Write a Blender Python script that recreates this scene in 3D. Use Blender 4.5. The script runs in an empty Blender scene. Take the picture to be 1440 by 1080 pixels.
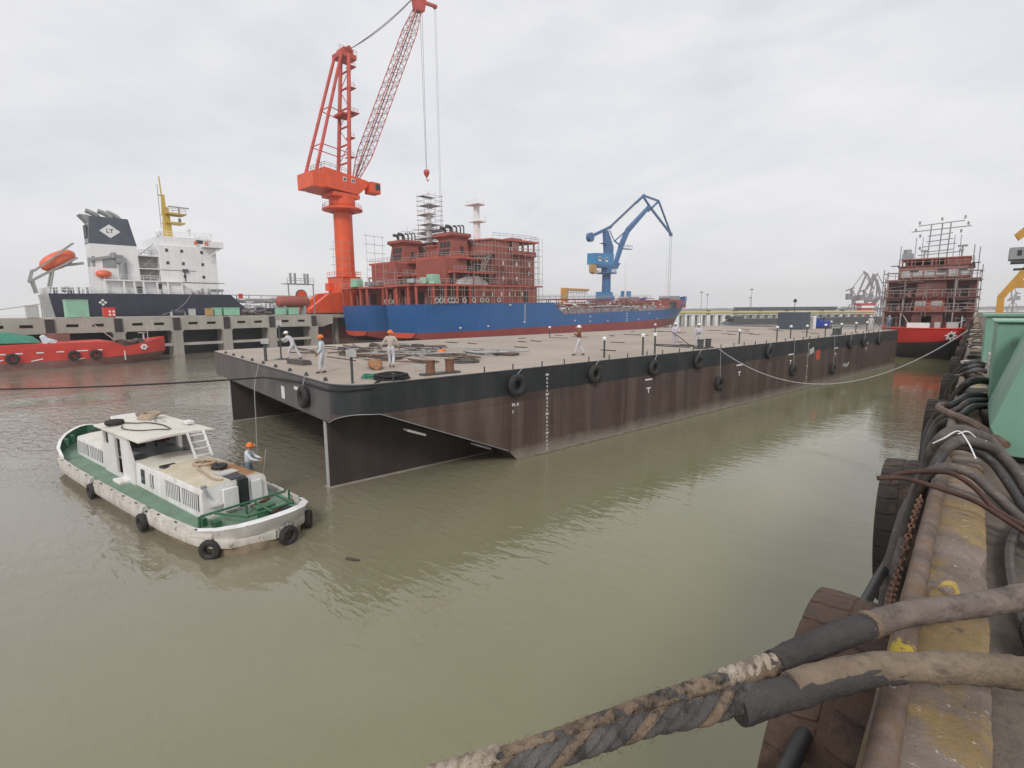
import bpy, bmesh, math, random
from mathutils import Vector, Matrix, noise as mnoise
random.seed(7)
R = math.radians
sc = bpy.context.scene
COL = sc.collection

# ---------------------------------------------------------------- helpers
def tag(o, label=None, cat=None, group=None, kind=None):
    if label: o['label'] = label
    if cat: o['category'] = cat
    if group: o['group'] = group
    if kind: o['kind'] = kind
    return o

def empty(name, loc, label=None, cat=None, group=None, rz=0.0, rx=0.0):
    o = bpy.data.objects.new(name, None); COL.objects.link(o)
    o.location = loc; o.rotation_euler = (rx, 0, rz)
    o.empty_display_size = 0.3
    return tag(o, label, cat, group)

def copy_tree(o, parent=None):
    c = o.copy(); COL.objects.link(c); c.parent = parent
    for ch in list(o.children): copy_tree(ch, c)
    return c

def frame(d, up=Vector((0, 0, 1))):
    d = Vector(d).normalized()
    a = d.cross(up)
    if a.length < 1e-4: a = d.cross(Vector((0, 1, 0)))
    a.normalize(); b = a.cross(d)
    return a, b

class MB:
    def __init__(s): s.v = []; s.f = []; s.m = []; s.k = 0
    def mat(s, k): s.k = k; return s
    def add(s, vs, fs):
        n = len(s.v); s.v += [tuple(p) for p in vs]
        for f in fs: s.f.append([i + n for i in f]); s.m.append(s.k)
        return s
    def box(s, c, d, rz=0.0, rx=0.0, ry=0.0, top=(1, 1), shift=(0, 0)):
        x, y, z = d[0] / 2, d[1] / 2, d[2] / 2
        M = Matrix.Rotation(rz, 3, 'Z') @ Matrix.Rotation(ry, 3, 'Y') @ Matrix.Rotation(rx, 3, 'X')
        vs = []
        for k, (tx, ty, sx, sy) in ((-1, (1, 1, 0, 0)), (1, (top[0], top[1], shift[0], shift[1]))):
            for i, j in ((-1, -1), (1, -1), (1, 1), (-1, 1)):
                vs.append(Vector(c) + M @ Vector((i * x * tx + sx, j * y * ty + sy, k * z)))
        return s.add(vs, [(3, 2, 1, 0), (4, 5, 6, 7), (0, 1, 5, 4), (1, 2, 6, 5), (2, 3, 7, 6), (3, 0, 4, 7)])
    def bx(s, x0, x1, y0, y1, z0, z1):
        return s.box(((x0 + x1) / 2, (y0 + y1) / 2, (z0 + z1) / 2), (abs(x1 - x0), abs(y1 - y0), abs(z1 - z0)))
    def cyl(s, p, q, r, r2=None, n=8, cap=True):
        p, q = Vector(p), Vector(q); r2 = r if r2 is None else r2
        a, b = frame(q - p)
        vs = []
        for c, rr in ((p, r), (q, r2)):
            for i in range(n):
                t = 2 * math.pi * i / n; vs.append(c + (a * math.cos(t) + b * math.sin(t)) * rr)
        fs = [(i, (i + 1) % n, n + (i + 1) % n, n + i) for i in range(n)]
        if cap: fs += [tuple(range(n - 1, -1, -1)), tuple(range(n, 2 * n))]
        return s.add(vs, fs)
    def bar(s, p, q, w, h=None):
        p, q = Vector(p), Vector(q); h = w if h is None else h
        a, b = frame(q - p); vs = []
        for c in (p, q):
            for i, j in ((-1, -1), (1, -1), (1, 1), (-1, 1)): vs.append(c + a * (i * w / 2) + b * (j * h / 2))
        return s.add(vs, [(3, 2, 1, 0), (4, 5, 6, 7), (0, 1, 5, 4), (1, 2, 6, 5), (2, 3, 7, 6), (3, 0, 4, 7)])
    def tube(s, pts, r, n=8, cap=True, closed=False, wob=0.0):
        P = [Vector(p) for p in pts]; N = len(P)
        rs = r if isinstance(r, (list, tuple)) else [r] * N
        a = None; vs = []
        for i in range(N):
            if closed: d = P[(i + 1) % N] - P[i - 1]
            else: d = P[min(i + 1, N - 1)] - P[max(i - 1, 0)]
            d.normalize()
            if a is None: a, b = frame(d)
            else:
                a = a - d * a.dot(d); a.normalize(); b = a.cross(d)
            for k in range(n):
                t = 2 * math.pi * k / n
                w = 1.0 if not wob else 1 + wob * mnoise.noise(P[i] * 9 + Vector((k * 1.7, 0, 0)))
                vs.append(P[i] + (a * math.cos(t) + b * math.sin(t)) * rs[i] * w)
        fs = []
        for i in range(N if closed else N - 1):
            j = (i + 1) % N
            for k in range(n):
                l = (k + 1) % n; fs.append((i * n + k, i * n + l, j * n + l, j * n + k))
        if cap and not closed: fs += [tuple(range(n - 1, -1, -1)), tuple((N - 1) * n + k for k in range(n))]
        return s.add(vs, fs)
    def lathe(s, prof, c=(0, 0, 0), axis='Z', n=16, M=None):
        vs = []; c = Vector(c)
        for (r, z) in prof:
            for k in range(n):
                t = 2 * math.pi * k / n; p = Vector((r * math.cos(t), r * math.sin(t), z))
                if axis == 'X': p = Vector((p.z, p.x, p.y))
                elif axis == 'Y': p = Vector((p.y, p.z, p.x))
                if M: p = M @ p
                vs.append(c + p)
        fs = []
        for i in range(len(prof) - 1):
            for k in range(n):
                l = (k + 1) % n; fs.append((i * n + k, i * n + l, (i + 1) * n + l, (i + 1) * n + k))
        if prof[0][0] > 1e-3: pass
        return s.add(vs, fs)
    def prism(s, poly, vec):
        n = len(poly); v = Vector(vec)
        vs = [Vector(p) for p in poly] + [Vector(p) + v for p in poly]
        fs = [tuple(range(n - 1, -1, -1)), tuple(range(n, 2 * n))] + [(i, (i + 1) % n, n + (i + 1) % n, n + i) for i in range(n)]
        return s.add(vs, fs)
    def loft(s, rings, closed=True, cap=True):
        n = len(rings[0]); vs = [p for r in rings for p in r]; fs = []
        for i in range(len(rings) - 1):
            for k in range(n if closed else n - 1):
                l = (k + 1) % n; fs.append((i * n + k, i * n + l, (i + 1) * n + l, (i + 1) * n + k))
        if cap: fs += [tuple(range(n - 1, -1, -1)), tuple((len(rings) - 1) * n + k for k in range(n))]
        return s.add(vs, fs)
    def rail(s, pts, h=1.0, r=0.03, n=5, post=1.5, levels=(1.0, 0.55)):
        P = [Vector(p) for p in pts]
        for l in levels:
            s.tube([p + Vector((0, 0, h * l)) for p in P], r, n)
        for a, b in zip(P[:-1], P[1:]):
            k = max(1, int((b - a).length / post))
            for i in range(k + 1):
                p = a.lerp(b, i / k); s.cyl(p, p + Vector((0, 0, h)), r, n=n)
        return s
    def build(s, name, mats, parent=None, smooth=35, bevel=0.0, loc=None):
        me = bpy.data.meshes.new(name)
        me.from_pydata(s.v, [], s.f)
        if not isinstance(mats, (list, tuple)): mats = [mats]
        for m in mats: me.materials.append(m)
        me.polygons.foreach_set('material_index', s.m)
        bm = bmesh.new(); bm.from_mesh(me); bmesh.ops.recalc_face_normals(bm, faces=bm.faces); bm.to_mesh(me); bm.free()
        if smooth:
            me.polygons.foreach_set('use_smooth', [True] * len(me.polygons))
            me.set_sharp_from_angle(angle=R(smooth))
        me.update()
        o = bpy.data.objects.new(name, me); COL.objects.link(o)
        if parent: o.parent = parent
        if loc: o.location = loc
        if bevel:
            b = o.modifiers.new('bevel', 'BEVEL'); b.width = bevel; b.segments = 2; b.limit_method = 'ANGLE'; b.angle_limit = R(40)
        return o

def curve(pts, n=8):
    """Catmull-Rom through pts"""
    P = [Vector(p) for p in pts]; P = [P[0] * 2 - P[1]] + P + [P[-1] * 2 - P[-2]]; out = []
    for i in range(1, len(P) - 2):
        a, b, c, d = P[i - 1:i + 3]
        for k in range(n):
            t = k / n
            out.append(0.5 * ((2 * b) + (c - a) * t + (2 * a - 5 * b + 4 * c - d) * t * t + (3 * b - a - 3 * c + d) * t ** 3))
    out.append(P[-2]); return out

def sag(p, q, d, n=24):
    p, q = Vector(p), Vector(q)
    return [p.lerp(q, i / n) - Vector((0, 0, d * 4 * (i / n) * (1 - i / n))) for i in range(n + 1)]

def lettering(name, txt, size, mat, parent, M, extrude=0.004):
    cu = bpy.data.curves.new(name, 'FONT'); cu.body = txt; cu.size = size; cu.extrude = extrude
    cu.offset = size * 0.02; cu.align_x = 'CENTER'; cu.align_y = 'CENTER'
    t = bpy.data.objects.new(name, cu); COL.objects.link(t)
    dg = bpy.context.evaluated_depsgraph_get(); dg.update()
    me = bpy.data.meshes.new_from_object(t.evaluated_get(dg)); me.name = name
    bpy.data.objects.remove(t); bpy.data.curves.remove(cu)
    me.materials.clear(); me.materials.append(mat)
    o = bpy.data.objects.new(name, me); COL.objects.link(o); o.parent = parent; o.matrix_local = M
    return o

def basis(origin, xdir, ydir):
    x = Vector(xdir).normalized(); y = Vector(ydir).normalized(); z = x.cross(y)
    M = Matrix((x, y, z)).transposed().to_4x4(); M.translation = Vector(origin); return M

# ---------------------------------------------------------------- materials
def newmat(name):
    m = bpy.data.materials.new(name); m.use_nodes = True
    nt = m.node_tree; b = nt.nodes['Principled BSDF']; return m, nt, b

def ramp(nt, src, stops):
    r = nt.nodes.new('ShaderNodeValToRGB'); e = r.color_ramp.elements
    while len(e) < len(stops): e.new(0.5)
    for i, (p, c) in enumerate(stops):
        e[i].position = p; e[i].color = (c[0], c[1], c[2], 1) if isinstance(c, (tuple, list)) else (c, c, c, 1)
    nt.links.new(src, r.inputs[0]); return r.outputs[0]

def noise_tex(nt, co, scale, detail=4, rough=0.55, dist=0.0, mapping=None):
    if mapping:
        mp = nt.nodes.new('ShaderNodeMapping'); mp.inputs['Scale'].default_value = mapping; nt.links.new(co, mp.inputs[0]); co = mp.outputs[0]
    n = nt.nodes.new('ShaderNodeTexNoise'); n.inputs['Scale'].default_value = scale; n.inputs['Detail'].default_value = detail
    n.inputs['Roughness'].default_value = rough; n.inputs['Distortion'].default_value = dist
    nt.links.new(co, n.inputs['Vector']); return n.outputs[0]

def mix(nt, fac, a, b, mode='MIX'):
    m = nt.nodes.new('ShaderNodeMix'); m.data_type = 'RGBA'; m.blend_type = mode
    for i, x in ((0, fac), (6, a), (7, b)):
        if isinstance(x, (int, float)): m.inputs[i].default_value = x
        elif isinstance(x, (tuple, list)): m.inputs[i].default_value = (x[0], x[1], x[2], 1)
        else: nt.links.new(x, m.inputs[i])
    return m.outputs[2]

def math_(nt, op, a, b=0.0, clamp=False):
    m = nt.nodes.new('ShaderNodeMath'); m.operation = op; m.use_clamp = clamp
    for i, x in enumerate((a, b)):
        if isinstance(x, (int, float)): m.inputs[i].default_value = x
        else: nt.links.new(x, m.inputs[i])
    return m.outputs[0]

def bump(nt, b, h, strength=0.3, dist=0.02):
    n = nt.nodes.new('ShaderNodeBump'); n.inputs['Strength'].default_value = strength; n.inputs['Distance'].default_value = dist
    nt.links.new(h, n.inputs['Height']); nt.links.new(n.outputs[0], b.inputs['Normal'])

def coord(nt): return nt.nodes.new('ShaderNodeTexCoord').outputs['Object']

def mul(c, f): return tuple(min(1.0, x * f) for x in c)

def paint(name, col, rough=0.5, var=0.18, scale=0.8, rust=0.0, rustcol=(0.16, 0.06, 0.025), streak=0.0, streakcol=None,
          metal=0.0, bmp=0.0, bscale=12.0, bdist=0.01, fine=0.0, rscale=1.6):
    m, nt, b = newmat(name); co = coord(nt)
    n1 = noise_tex(nt, co, scale, 5, 0.6)
    c = ramp(nt, n1, [(0.3, mul(col, 1 - var)), (0.7, mul(col, 1 + var))])
    if fine:
        n4 = noise_tex(nt, co, scale * 14, 3, 0.7)
        c = mix(nt, 1.0, c, ramp(nt, n4, [(0.25, 1 - fine), (0.75, 1.0)]), 'MULTIPLY')
    if streak:
        n2 = noise_tex(nt, co, 1.0, 4, 0.65, mapping=(1.3, 1.3, 0.08))
        f = ramp(nt, n2, [(0.42, 0.0), (0.75, streak)])
        c = mix(nt, f, c, streakcol or mul(col, 0.45))
    if rust:
        n3 = noise_tex(nt, co, rscale, 8, 0.72)
        f = ramp(nt, n3, [(0.62 - rust * 0.3, 0.0), (0.70 - rust * 0.3, 0.9)])
        c = mix(nt, f, c, rustcol)
    nt.links.new(c, b.inputs['Base Color'])
    b.inputs['Roughness'].default_value = rough; b.inputs['Metallic'].default_value = metal
    if bmp: bump(nt, b, noise_tex(nt, co, bscale, 5, 0.65), bmp, bdist)
    return m

M = {}
M['white'] = paint('white_paint', (0.79, 0.79, 0.80), 0.45, 0.06, 0.3, streak=0.25, streakcol=(0.5, 0.46, 0.42))
M['whitetrim'] = paint('white_trim', (0.78, 0.78, 0.78), 0.5, 0.08)
M['navy'] = paint('navy_hull_paint', (0.026, 0.031, 0.058), 0.4, 0.2, 0.3, streak=0.3, streakcol=(0.06, 0.065, 0.08))
M['slate'] = paint('slate_funnel_paint', (0.075, 0.09, 0.115), 0.45, 0.12, 0.4)
M['blue'] = paint('blue_hull_paint', (0.016, 0.110, 0.33), 0.36, 0.2, 0.12, streak=0.6, streakcol=(0.04, 0.125, 0.27), fine=0.15, rust=0.02, rustcol=(0.06, 0.10, 0.2), rscale=.5)
M['boot'] = paint('red_antifouling_paint', (0.27, 0.045, 0.04), 0.5, 0.15, 0.2, streak=0.4, streakcol=(0.20, 0.06, 0.05))
M['bootorange'] = paint('orange_red_primer', (0.55, 0.085, 0.04), 0.5, 0.12, 0.4)
M['primer'] = paint('red_oxide_primer', (0.34, 0.082, 0.062), 0.62, 0.22, 0.35, rust=0.12, rustcol=(0.24, 0.10, 0.075), streak=0.4, streakcol=(0.25, 0.10, 0.075), fine=0.25)
M['primerlight'] = paint('bright_primer', (0.54, 0.115, 0.075), 0.6, 0.2, 0.5, streak=0.3, fine=0.2)
M['primerdull'] = paint('dull_primer', (0.33, 0.16, 0.14), 0.7, 0.25, 0.6, streak=0.4, fine=0.25)
M['orange'] = paint('orange_crane_paint', (0.80, 0.098, 0.020), 0.45, 0.14, 0.3, streak=0.6, streakcol=(0.50, 0.065, 0.03), rust=0.04, rustcol=(0.30, 0.07, 0.035), rscale=0.9, fine=0.12)
M['cranered'] = paint('faded_crane_red', (0.54, 0.075, 0.05), 0.55, 0.25, 0.5, rust=0.08, rustcol=(0.25, 0.06, 0.04), rscale=0.8, fine=0.15)
M['craneblue'] = paint('crane_blue', (0.035, 0.13, 0.30), 0.45, 0.12, 0.2)
M['cranebluel'] = paint('crane_cab_blue', (0.03, 0.22, 0.46), 0.45, 0.1, 0.2)
M['tan'] = paint('tan_paint', (0.42, 0.27, 0.10), 0.5, 0.15)
M['yellow'] = paint('yellow_mast_paint', (0.55, 0.38, 0.055), 0.5, 0.15, 1.0)
M['craneyellow'] = paint('ochre_crane_paint', (0.55, 0.29, 0.055), 0.5, 0.15, 1.2, rust=0.1)
M['grey'] = paint('grey_paint', (0.28, 0.29, 0.30), 0.5, 0.15)
M['lightgrey'] = paint('light_grey_paint', (0.48, 0.48, 0.47), 0.55, 0.12, streak=0.3)
M['darkgrey'] = paint('dark_grey_paint', (0.06, 0.065, 0.07), 0.5, 0.2)
M['steel'] = paint('galvanised_steel', (0.32, 0.32, 0.31), 0.55, 0.2, 2.0)
M['scaf'] = paint('scaffold_steel', (0.34, 0.29, 0.27), 0.6, 0.25, 2.0)
M['wire'] = paint('steel_wire', (0.12, 0.12, 0.13), 0.6, 0.1)
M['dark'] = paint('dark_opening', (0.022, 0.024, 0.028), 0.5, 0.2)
M['glass'] = paint('dark_window_glass', (0.03, 0.035, 0.04), 0.12, 0.2)
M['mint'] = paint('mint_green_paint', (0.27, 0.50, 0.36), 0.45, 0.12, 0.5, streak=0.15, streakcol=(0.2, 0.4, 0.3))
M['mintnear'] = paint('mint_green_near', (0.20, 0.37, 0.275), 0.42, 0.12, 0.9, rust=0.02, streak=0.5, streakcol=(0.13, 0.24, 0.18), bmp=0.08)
M['lifeorange'] = paint('lifeboat_orange', (0.72, 0.14, 0.06), 0.4, 0.1, 1.0)
M['rust'] = paint('rusty_steel', (0.17, 0.085, 0.05), 0.8, 0.35, 4.0, bmp=0.3, bscale=30)
M['brownsteel'] = paint('brown_steel', (0.10, 0.075, 0.062), 0.7, 0.3, 4.0)
M['tyre'] = paint('worn_tyre_rubber', (0.028, 0.027, 0.027), 0.75, 0.3, 4.0, bmp=0.2, bscale=25)
M['tyreworn'] = paint('grey_black_tyre_rubber', (0.055, 0.044, 0.038), 0.85, 0.3, 3.0, rust=0.36, rustcol=(0.125, 0.08, 0.055), rscale=2.4, bmp=0.5, bscale=45, bdist=0.004, fine=0.35)
M['tyrebig'] = paint('mud_stained_tyre_rubber', (0.125, 0.078, 0.055), 0.88, 0.4, 1.7, rust=0.38, rustcol=(0.048, 0.038, 0.034), rscale=2.2, bmp=0.6, bscale=35, bdist=0.005, fine=0.35)
M['hose'] = paint('black_rubber_hose', (0.035, 0.033, 0.034), 0.5, 0.3, 5.0, rust=0.18, rustcol=(0.10, 0.08, 0.065), rscale=5, bmp=0.15, bscale=60, bdist=0.003)
M['hosedust'] = paint('dusty_grey_hose', (0.105, 0.088, 0.08), 0.7, 0.3, 5.0, rust=0.25, rustcol=(0.17, 0.135, 0.11), rscale=7, bmp=0.2, bscale=60, bdist=0.003, fine=0.3)
M['rod'] = paint('rusty_hose', (0.075, 0.035, 0.025), 0.75, 0.35, 9.0, fine=0.3)
M['pipe'] = paint('scuffed_kerb_pipe', (0.165, 0.118, 0.09), 0.65, 0.4, 9.0, rust=0.32, rustcol=(0.15, 0.085, 0.04), rscale=7.5, bmp=0.25, bscale=50, bdist=0.003, fine=0.35)
M['yellowspot'] = paint('yellow_paint_spot', (0.55, 0.42, 0.03), 0.6, 0.25, 30.0)
def pipe_mat():
    m = M['pipe'].copy(); m.name = 'kerb_pipe_with_yellow_paint_spots'; nt = m.node_tree; b = nt.nodes['Principled BSDF']; co = coord(nt)
    src = b.inputs['Base Color'].links[0].from_socket
    sep = nt.nodes.new('ShaderNodeSeparateXYZ'); nt.links.new(co, sep.inputs[0])
    band = ramp(nt, math_(nt, 'ABSOLUTE', math_(nt, 'SUBTRACT', sep.outputs[1], 2.42)), [(0.05, 0.36), (0.16, 0.0)])
    f = ramp(nt, math_(nt, 'ADD', noise_tex(nt, co, 26, 5, 0.7), band), [(0.72, 0), (0.76, 0.9)])
    c = mix(nt, f, src, (0.52, 0.38, 0.03))
    c = mix(nt, ramp(nt, noise_tex(nt, co, 34, 6, 0.78), [(0.655, 0), (0.675, 0.85)]), c, (0.52, 0.47, 0.42))
    nt.links.new(c, b.inputs['Base Color']); return m
M['pipespots'] = pipe_mat()
M['concrete'] = paint('wharf_concrete', (0.40, 0.37, 0.33), 0.9, 0.14, 0.25, streak=0.45, streakcol=(0.24, 0.22, 0.19), fine=0.2)
M['conclight'] = paint('light_wharf_concrete', (0.44, 0.41, 0.36), 0.9, 0.14, 0.3, streak=0.4, streakcol=(0.28, 0.25, 0.22), fine=0.15)
M['fender'] = paint('dark_rubber_fender', (0.05, 0.042, 0.042), 0.8, 0.25, 1.5)
M['floor'] = paint('quay_ground', (0.17, 0.14, 0.115), 0.95, 0.3, 2.0, rust=0.25, rustcol=(0.095, 0.075, 0.06), bmp=0.6, bscale=22, bdist=0.02, fine=0.35)
M['tarpgreen'] = paint('green_tarpaulin', (0.035, 0.21, 0.14), 0.6, 0.2, 1.5)
M['redboat'] = paint('red_workboat_paint', (0.62, 0.055, 0.04), 0.45, 0.12, 0.5, rust=0.10, rustcol=(0.30, 0.09, 0.06), streak=0.45, streakcol=(0.42, 0.06, 0.045))
M['redboatlow'] = paint('stained_workboat_bottom', (0.21, 0.10, 0.085), 0.6, 0.25, 0.5, streak=0.6, streakcol=(0.16, 0.12, 0.10), rust=0.2)
M['rshipred'] = paint('bright_red_hull', (0.68, 0.035, 0.03), 0.35, 0.08, 0.3)
M['rshipblack'] = paint('black_hull_bottom', (0.028, 0.028, 0.036), 0.4, 0.25, 0.4, streak=0.35, streakcol=(0.09, 0.07, 0.06))
M['skin'] = paint('skin', (0.42, 0.24, 0.16), 0.6, 0.05)
M['shirtwhite'] = paint('pale_blue_shirt', (0.58, 0.63, 0.68), 0.85, 0.08, 6)
M['overall'] = paint('light_grey_overall', (0.50, 0.50, 0.53), 0.85, 0.1, 6)
M['lilac'] = paint('pale_lilac_overall', (0.52, 0.49, 0.56), 0.85, 0.1, 6)
M['beige'] = paint('beige_work_vest', (0.45, 0.40, 0.34), 0.85, 0.1, 6)
M['brownjacket'] = paint('rust_brown_jacket', (0.20, 0.075, 0.04), 0.85, 0.15, 6)
M['trouser'] = paint('pale_work_trousers', (0.52, 0.52, 0.55), 0.85, 0.12, 6)
M['greyblue'] = paint('grey_blue_workwear', (0.13, 0.17, 0.21), 0.85, 0.15, 6)
M['bootblack'] = paint('dark_shoe', (0.05, 0.03, 0.025), 0.7, 0.2)
M['helmetorange'] = paint('orange_helmet', (0.75, 0.17, 0.02), 0.35, 0.05)
M['helmetwhite'] = paint('white_helmet', (0.78, 0.78, 0.76), 0.35, 0.05)
M['glovered'] = paint('dark_red_glove', (0.16, 0.03, 0.025), 0.8, 0.1)
M['launchwhite'] = paint('weathered_white_launch_paint', (0.77, 0.765, 0.76), 0.5, 0.07, 1.2, rust=0.07, rustcol=(0.40, 0.30, 0.20), rscale=3.2, streak=0.5, streakcol=(0.42, 0.36, 0.30), bmp=0.06, bscale=3)
M['launchrub'] = paint('scuffed_white_rubbing_strake', (0.56, 0.53, 0.48), 0.65, 0.18, 2.0, rust=0.22, rustcol=(0.24, 0.17, 0.12), rscale=4.5, streak=0.5, streakcol=(0.30, 0.25, 0.2), bmp=0.3, bscale=9)
M['launchgreen'] = paint('green_deck_paint', (0.16, 0.255, 0.18), 0.6, 0.2, 1.4, rust=0.05, rustcol=(0.15, 0.17, 0.12), rscale=2.5, fine=0.2)
M['launchgreend'] = paint('dark_green_paint', (0.035, 0.12, 0.06), 0.5, 0.2, 3)
M['ropepale'] = paint('pale_rope', (0.40, 0.31, 0.22), 0.9, 0.15, 12, bmp=0.5, bscale=60)
M['blackrope'] = paint('black_mooring_line', (0.018, 0.018, 0.02), 0.8, 0.2, 6)
M['greyrope'] = paint('grey_mooring_line', (0.34, 0.34, 0.35), 0.8, 0.15, 3)
M['signred'] = paint('red_box_paint', (0.60, 0.05, 0.04), 0.5, 0.1)
M['hatchdark'] = paint('dark_timber', (0.075, 0.06, 0.045), 0.8, 0.3, 4)
M['sack'] = paint('brown_sack', (0.30, 0.15, 0.07), 0.9, 0.2, 6, bmp=0.5, bscale=14)
M['bluetool'] = paint('blue_machine_paint', (0.03, 0.07, 0.32), 0.45, 0.15)
M['mark'] = paint('white_marking_paint', (0.75, 0.75, 0.74), 0.6, 0.05)
M['distant'] = paint('grey_crane_steel', (0.17, 0.15, 0.165), 0.6, 0.1)
M['distred'] = paint('far_red_paint', (0.50, 0.05, 0.05), 0.6, 0.1)
M['jetty'] = paint('jetty_concrete', (0.42, 0.41, 0.38), 0.9, 0.15, 0.2)
M['pipeyellow'] = paint('yellow_pipeline', (0.45, 0.38, 0.16), 0.6, 0.15, 0.3)

def tarnished_roof():
    """launch engine-casing top: cream paint with a big rust stain near the far aft corner"""
    m, nt, b = newmat('cream_casing_top_with_rust'); co = coord(nt)
    c = ramp(nt, noise_tex(nt, co, 1.1, 5), [(0.3, (0.46, 0.40, 0.28)), (0.7, (0.60, 0.55, 0.44))])
    c = mix(nt, ramp(nt, noise_tex(nt, co, 6, 4), [(0.45, 0), (0.8, 0.35)]), c, (0.40, 0.27, 0.13))
    sep = nt.nodes.new('ShaderNodeSeparateXYZ'); nt.links.new(co, sep.inputs[0])
    dx = math_(nt, 'DIVIDE', math_(nt, 'SUBTRACT', sep.outputs[0], 0.62), 0.62)
    dy = math_(nt, 'DIVIDE', math_(nt, 'SUBTRACT', sep.outputs[1], -5.4), 1.6)
    d = math_(nt, 'ADD', math_(nt, 'MULTIPLY', dx, dx), math_(nt, 'MULTIPLY', dy, dy))
    d = math_(nt, 'ADD', d, math_(nt, 'MULTIPLY', math_(nt, 'SUBTRACT', noise_tex(nt, co, 3, 6, 0.7), 0.5), 2.2))
    f = ramp(nt, d, [(0.45, 0.95), (1.15, 0.0)])
    r = ramp(nt, noise_tex(nt, co, 5, 6), [(0.35, (0.22, 0.075, 0.02)), (0.7, (0.42, 0.19, 0.045))])
    c = mix(nt, f, c, r)
    nt.links.new(c, b.inputs['Base Color']); b.inputs['Roughness'].default_value = 0.6
    return m
M['casingtop'] = tarnished_roof()
M['launchroof'] = paint('cream_roof_paint', (0.64, 0.61, 0.54), 0.55, 0.1, 1.0, rust=0.06, rustcol=(0.48, 0.42, 0.30), rscale=1.3)

def barge_side():
    m, nt, b = newmat('barge_side_paint'); co = coord(nt)
    sep = nt.nodes.new('ShaderNodeSeparateXYZ'); nt.links.new(co, sep.inputs[0]); z = sep.outputs[2]
    brown = ramp(nt, noise_tex(nt, co, 0.25, 5), [(0.3, (0.066, 0.043, 0.038)), (0.7, (0.100, 0.067, 0.058))])
    st = noise_tex(nt, co, 1.0, 5, 0.65, mapping=(0.9, 0.9, 0.05))
    brown = mix(nt, ramp(nt, st, [(0.45, 0), (0.75, 0.75)]), brown, (0.20, 0.155, 0.135))
    st2 = noise_tex(nt, co, 1.0, 3, 0.5, mapping=(0.33, 0.33, 0.012))
    brown = mix(nt, ramp(nt, st2, [(0.5, 0), (0.8, 0.5)]), brown, (0.05, 0.042, 0.045))
    black = ramp(nt, noise_tex(nt, co, 0.5, 5), [(0.3, (0.020, 0.024, 0.027)), (0.7, (0.042, 0.046, 0.050))])
    black = mix(nt, ramp(nt, st, [(0.5, 0), (0.8, 0.5)]), black, (0.085, 0.08, 0.08))
    f = ramp(nt, math_(nt, 'ADD', math_(nt, 'DIVIDE', z, 6.0), 0.0), [(3.245 / 6, 0), (3.255 / 6, 1)])
    c = mix(nt, f, brown, black)
    # the bow transom is painted a lighter grey than the side
    fy = math_(nt, 'MULTIPLY', ramp(nt, sep.outputs[1], [(0.25, 1.0), (0.5, 0.0)]), ramp(nt, math_(nt, 'MULTIPLY', sep.outputs[0], -0.1), [(0.11, 0.0), (0.15, 1.0)]))
    gt = mix(nt, ramp(nt, st, [(0.4, 0), (0.8, 0.7)]), (0.105, 0.10, 0.10), (0.20, 0.19, 0.185))
    c = mix(nt, fy, c, gt)
    # splash grime just above the water
    g = math_(nt, 'SUBTRACT', z, math_(nt, 'MULTIPLY', noise_tex(nt, co, 0.9, 6, 0.7), 0.9))
    c = mix(nt, ramp(nt, math_(nt, 'ADD', g, 0.5), [(0.2, 0.85), (0.75, 0.0)]), c, (0.27, 0.24, 0.20))
    # shell plates: each a little different, with weld lines between
    cb = nt.nodes.new('ShaderNodeCombineXYZ'); nt.links.new(sep.outputs[1], cb.inputs[0]); nt.links.new(z, cb.inputs[1])
    br = nt.nodes.new('ShaderNodeTexBrick'); nt.links.new(cb.outputs[0], br.inputs[0]); br.inputs['Scale'].default_value = 1.0
    br.inputs['Brick Width'].default_value = 5.4; br.inputs['Row Height'].default_value = 1.45; br.inputs['Mortar Size'].default_value = 0.018; br.inputs['Mortar Smooth'].default_value = 0.6
    br.inputs['Color1'].default_value = (1, 1, 1, 1); br.inputs['Color2'].default_value = (0.80, 0.80, 0.81, 1); br.inputs['Mortar'].default_value = (0.62, 0.60, 0.58, 1)
    c = mix(nt, 0.85, c, br.outputs[0], 'MULTIPLY')
    sc2 = noise_tex(nt, co, 1.0, 7, 0.75, mapping=(2.0, 0.35, 5.0))
    c = mix(nt, ramp(nt, sc2, [(0.66, 0), (0.69, 0.55)]), c, (0.24, 0.21, 0.19))
    # rusty scrapes
    sr = noise_tex(nt, co, 1.0, 6, 0.7, mapping=(1.4, 1.4, 0.5))
    c = mix(nt, ramp(nt, sr, [(0.70, 0), (0.74, 0.7)]), c, (0.25, 0.10, 0.055))
    nt.links.new(c, b.inputs['Base Color']); b.inputs['Roughness'].default_value = 0.42
    bump(nt, b, math_(nt, 'ADD', noise_tex(nt, co, 0.9, 3), math_(nt, 'MULTIPLY', br.outputs[1], -0.25)), 0.5, 0.06)
    return m
M['bargeside'] = barge_side()

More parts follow.
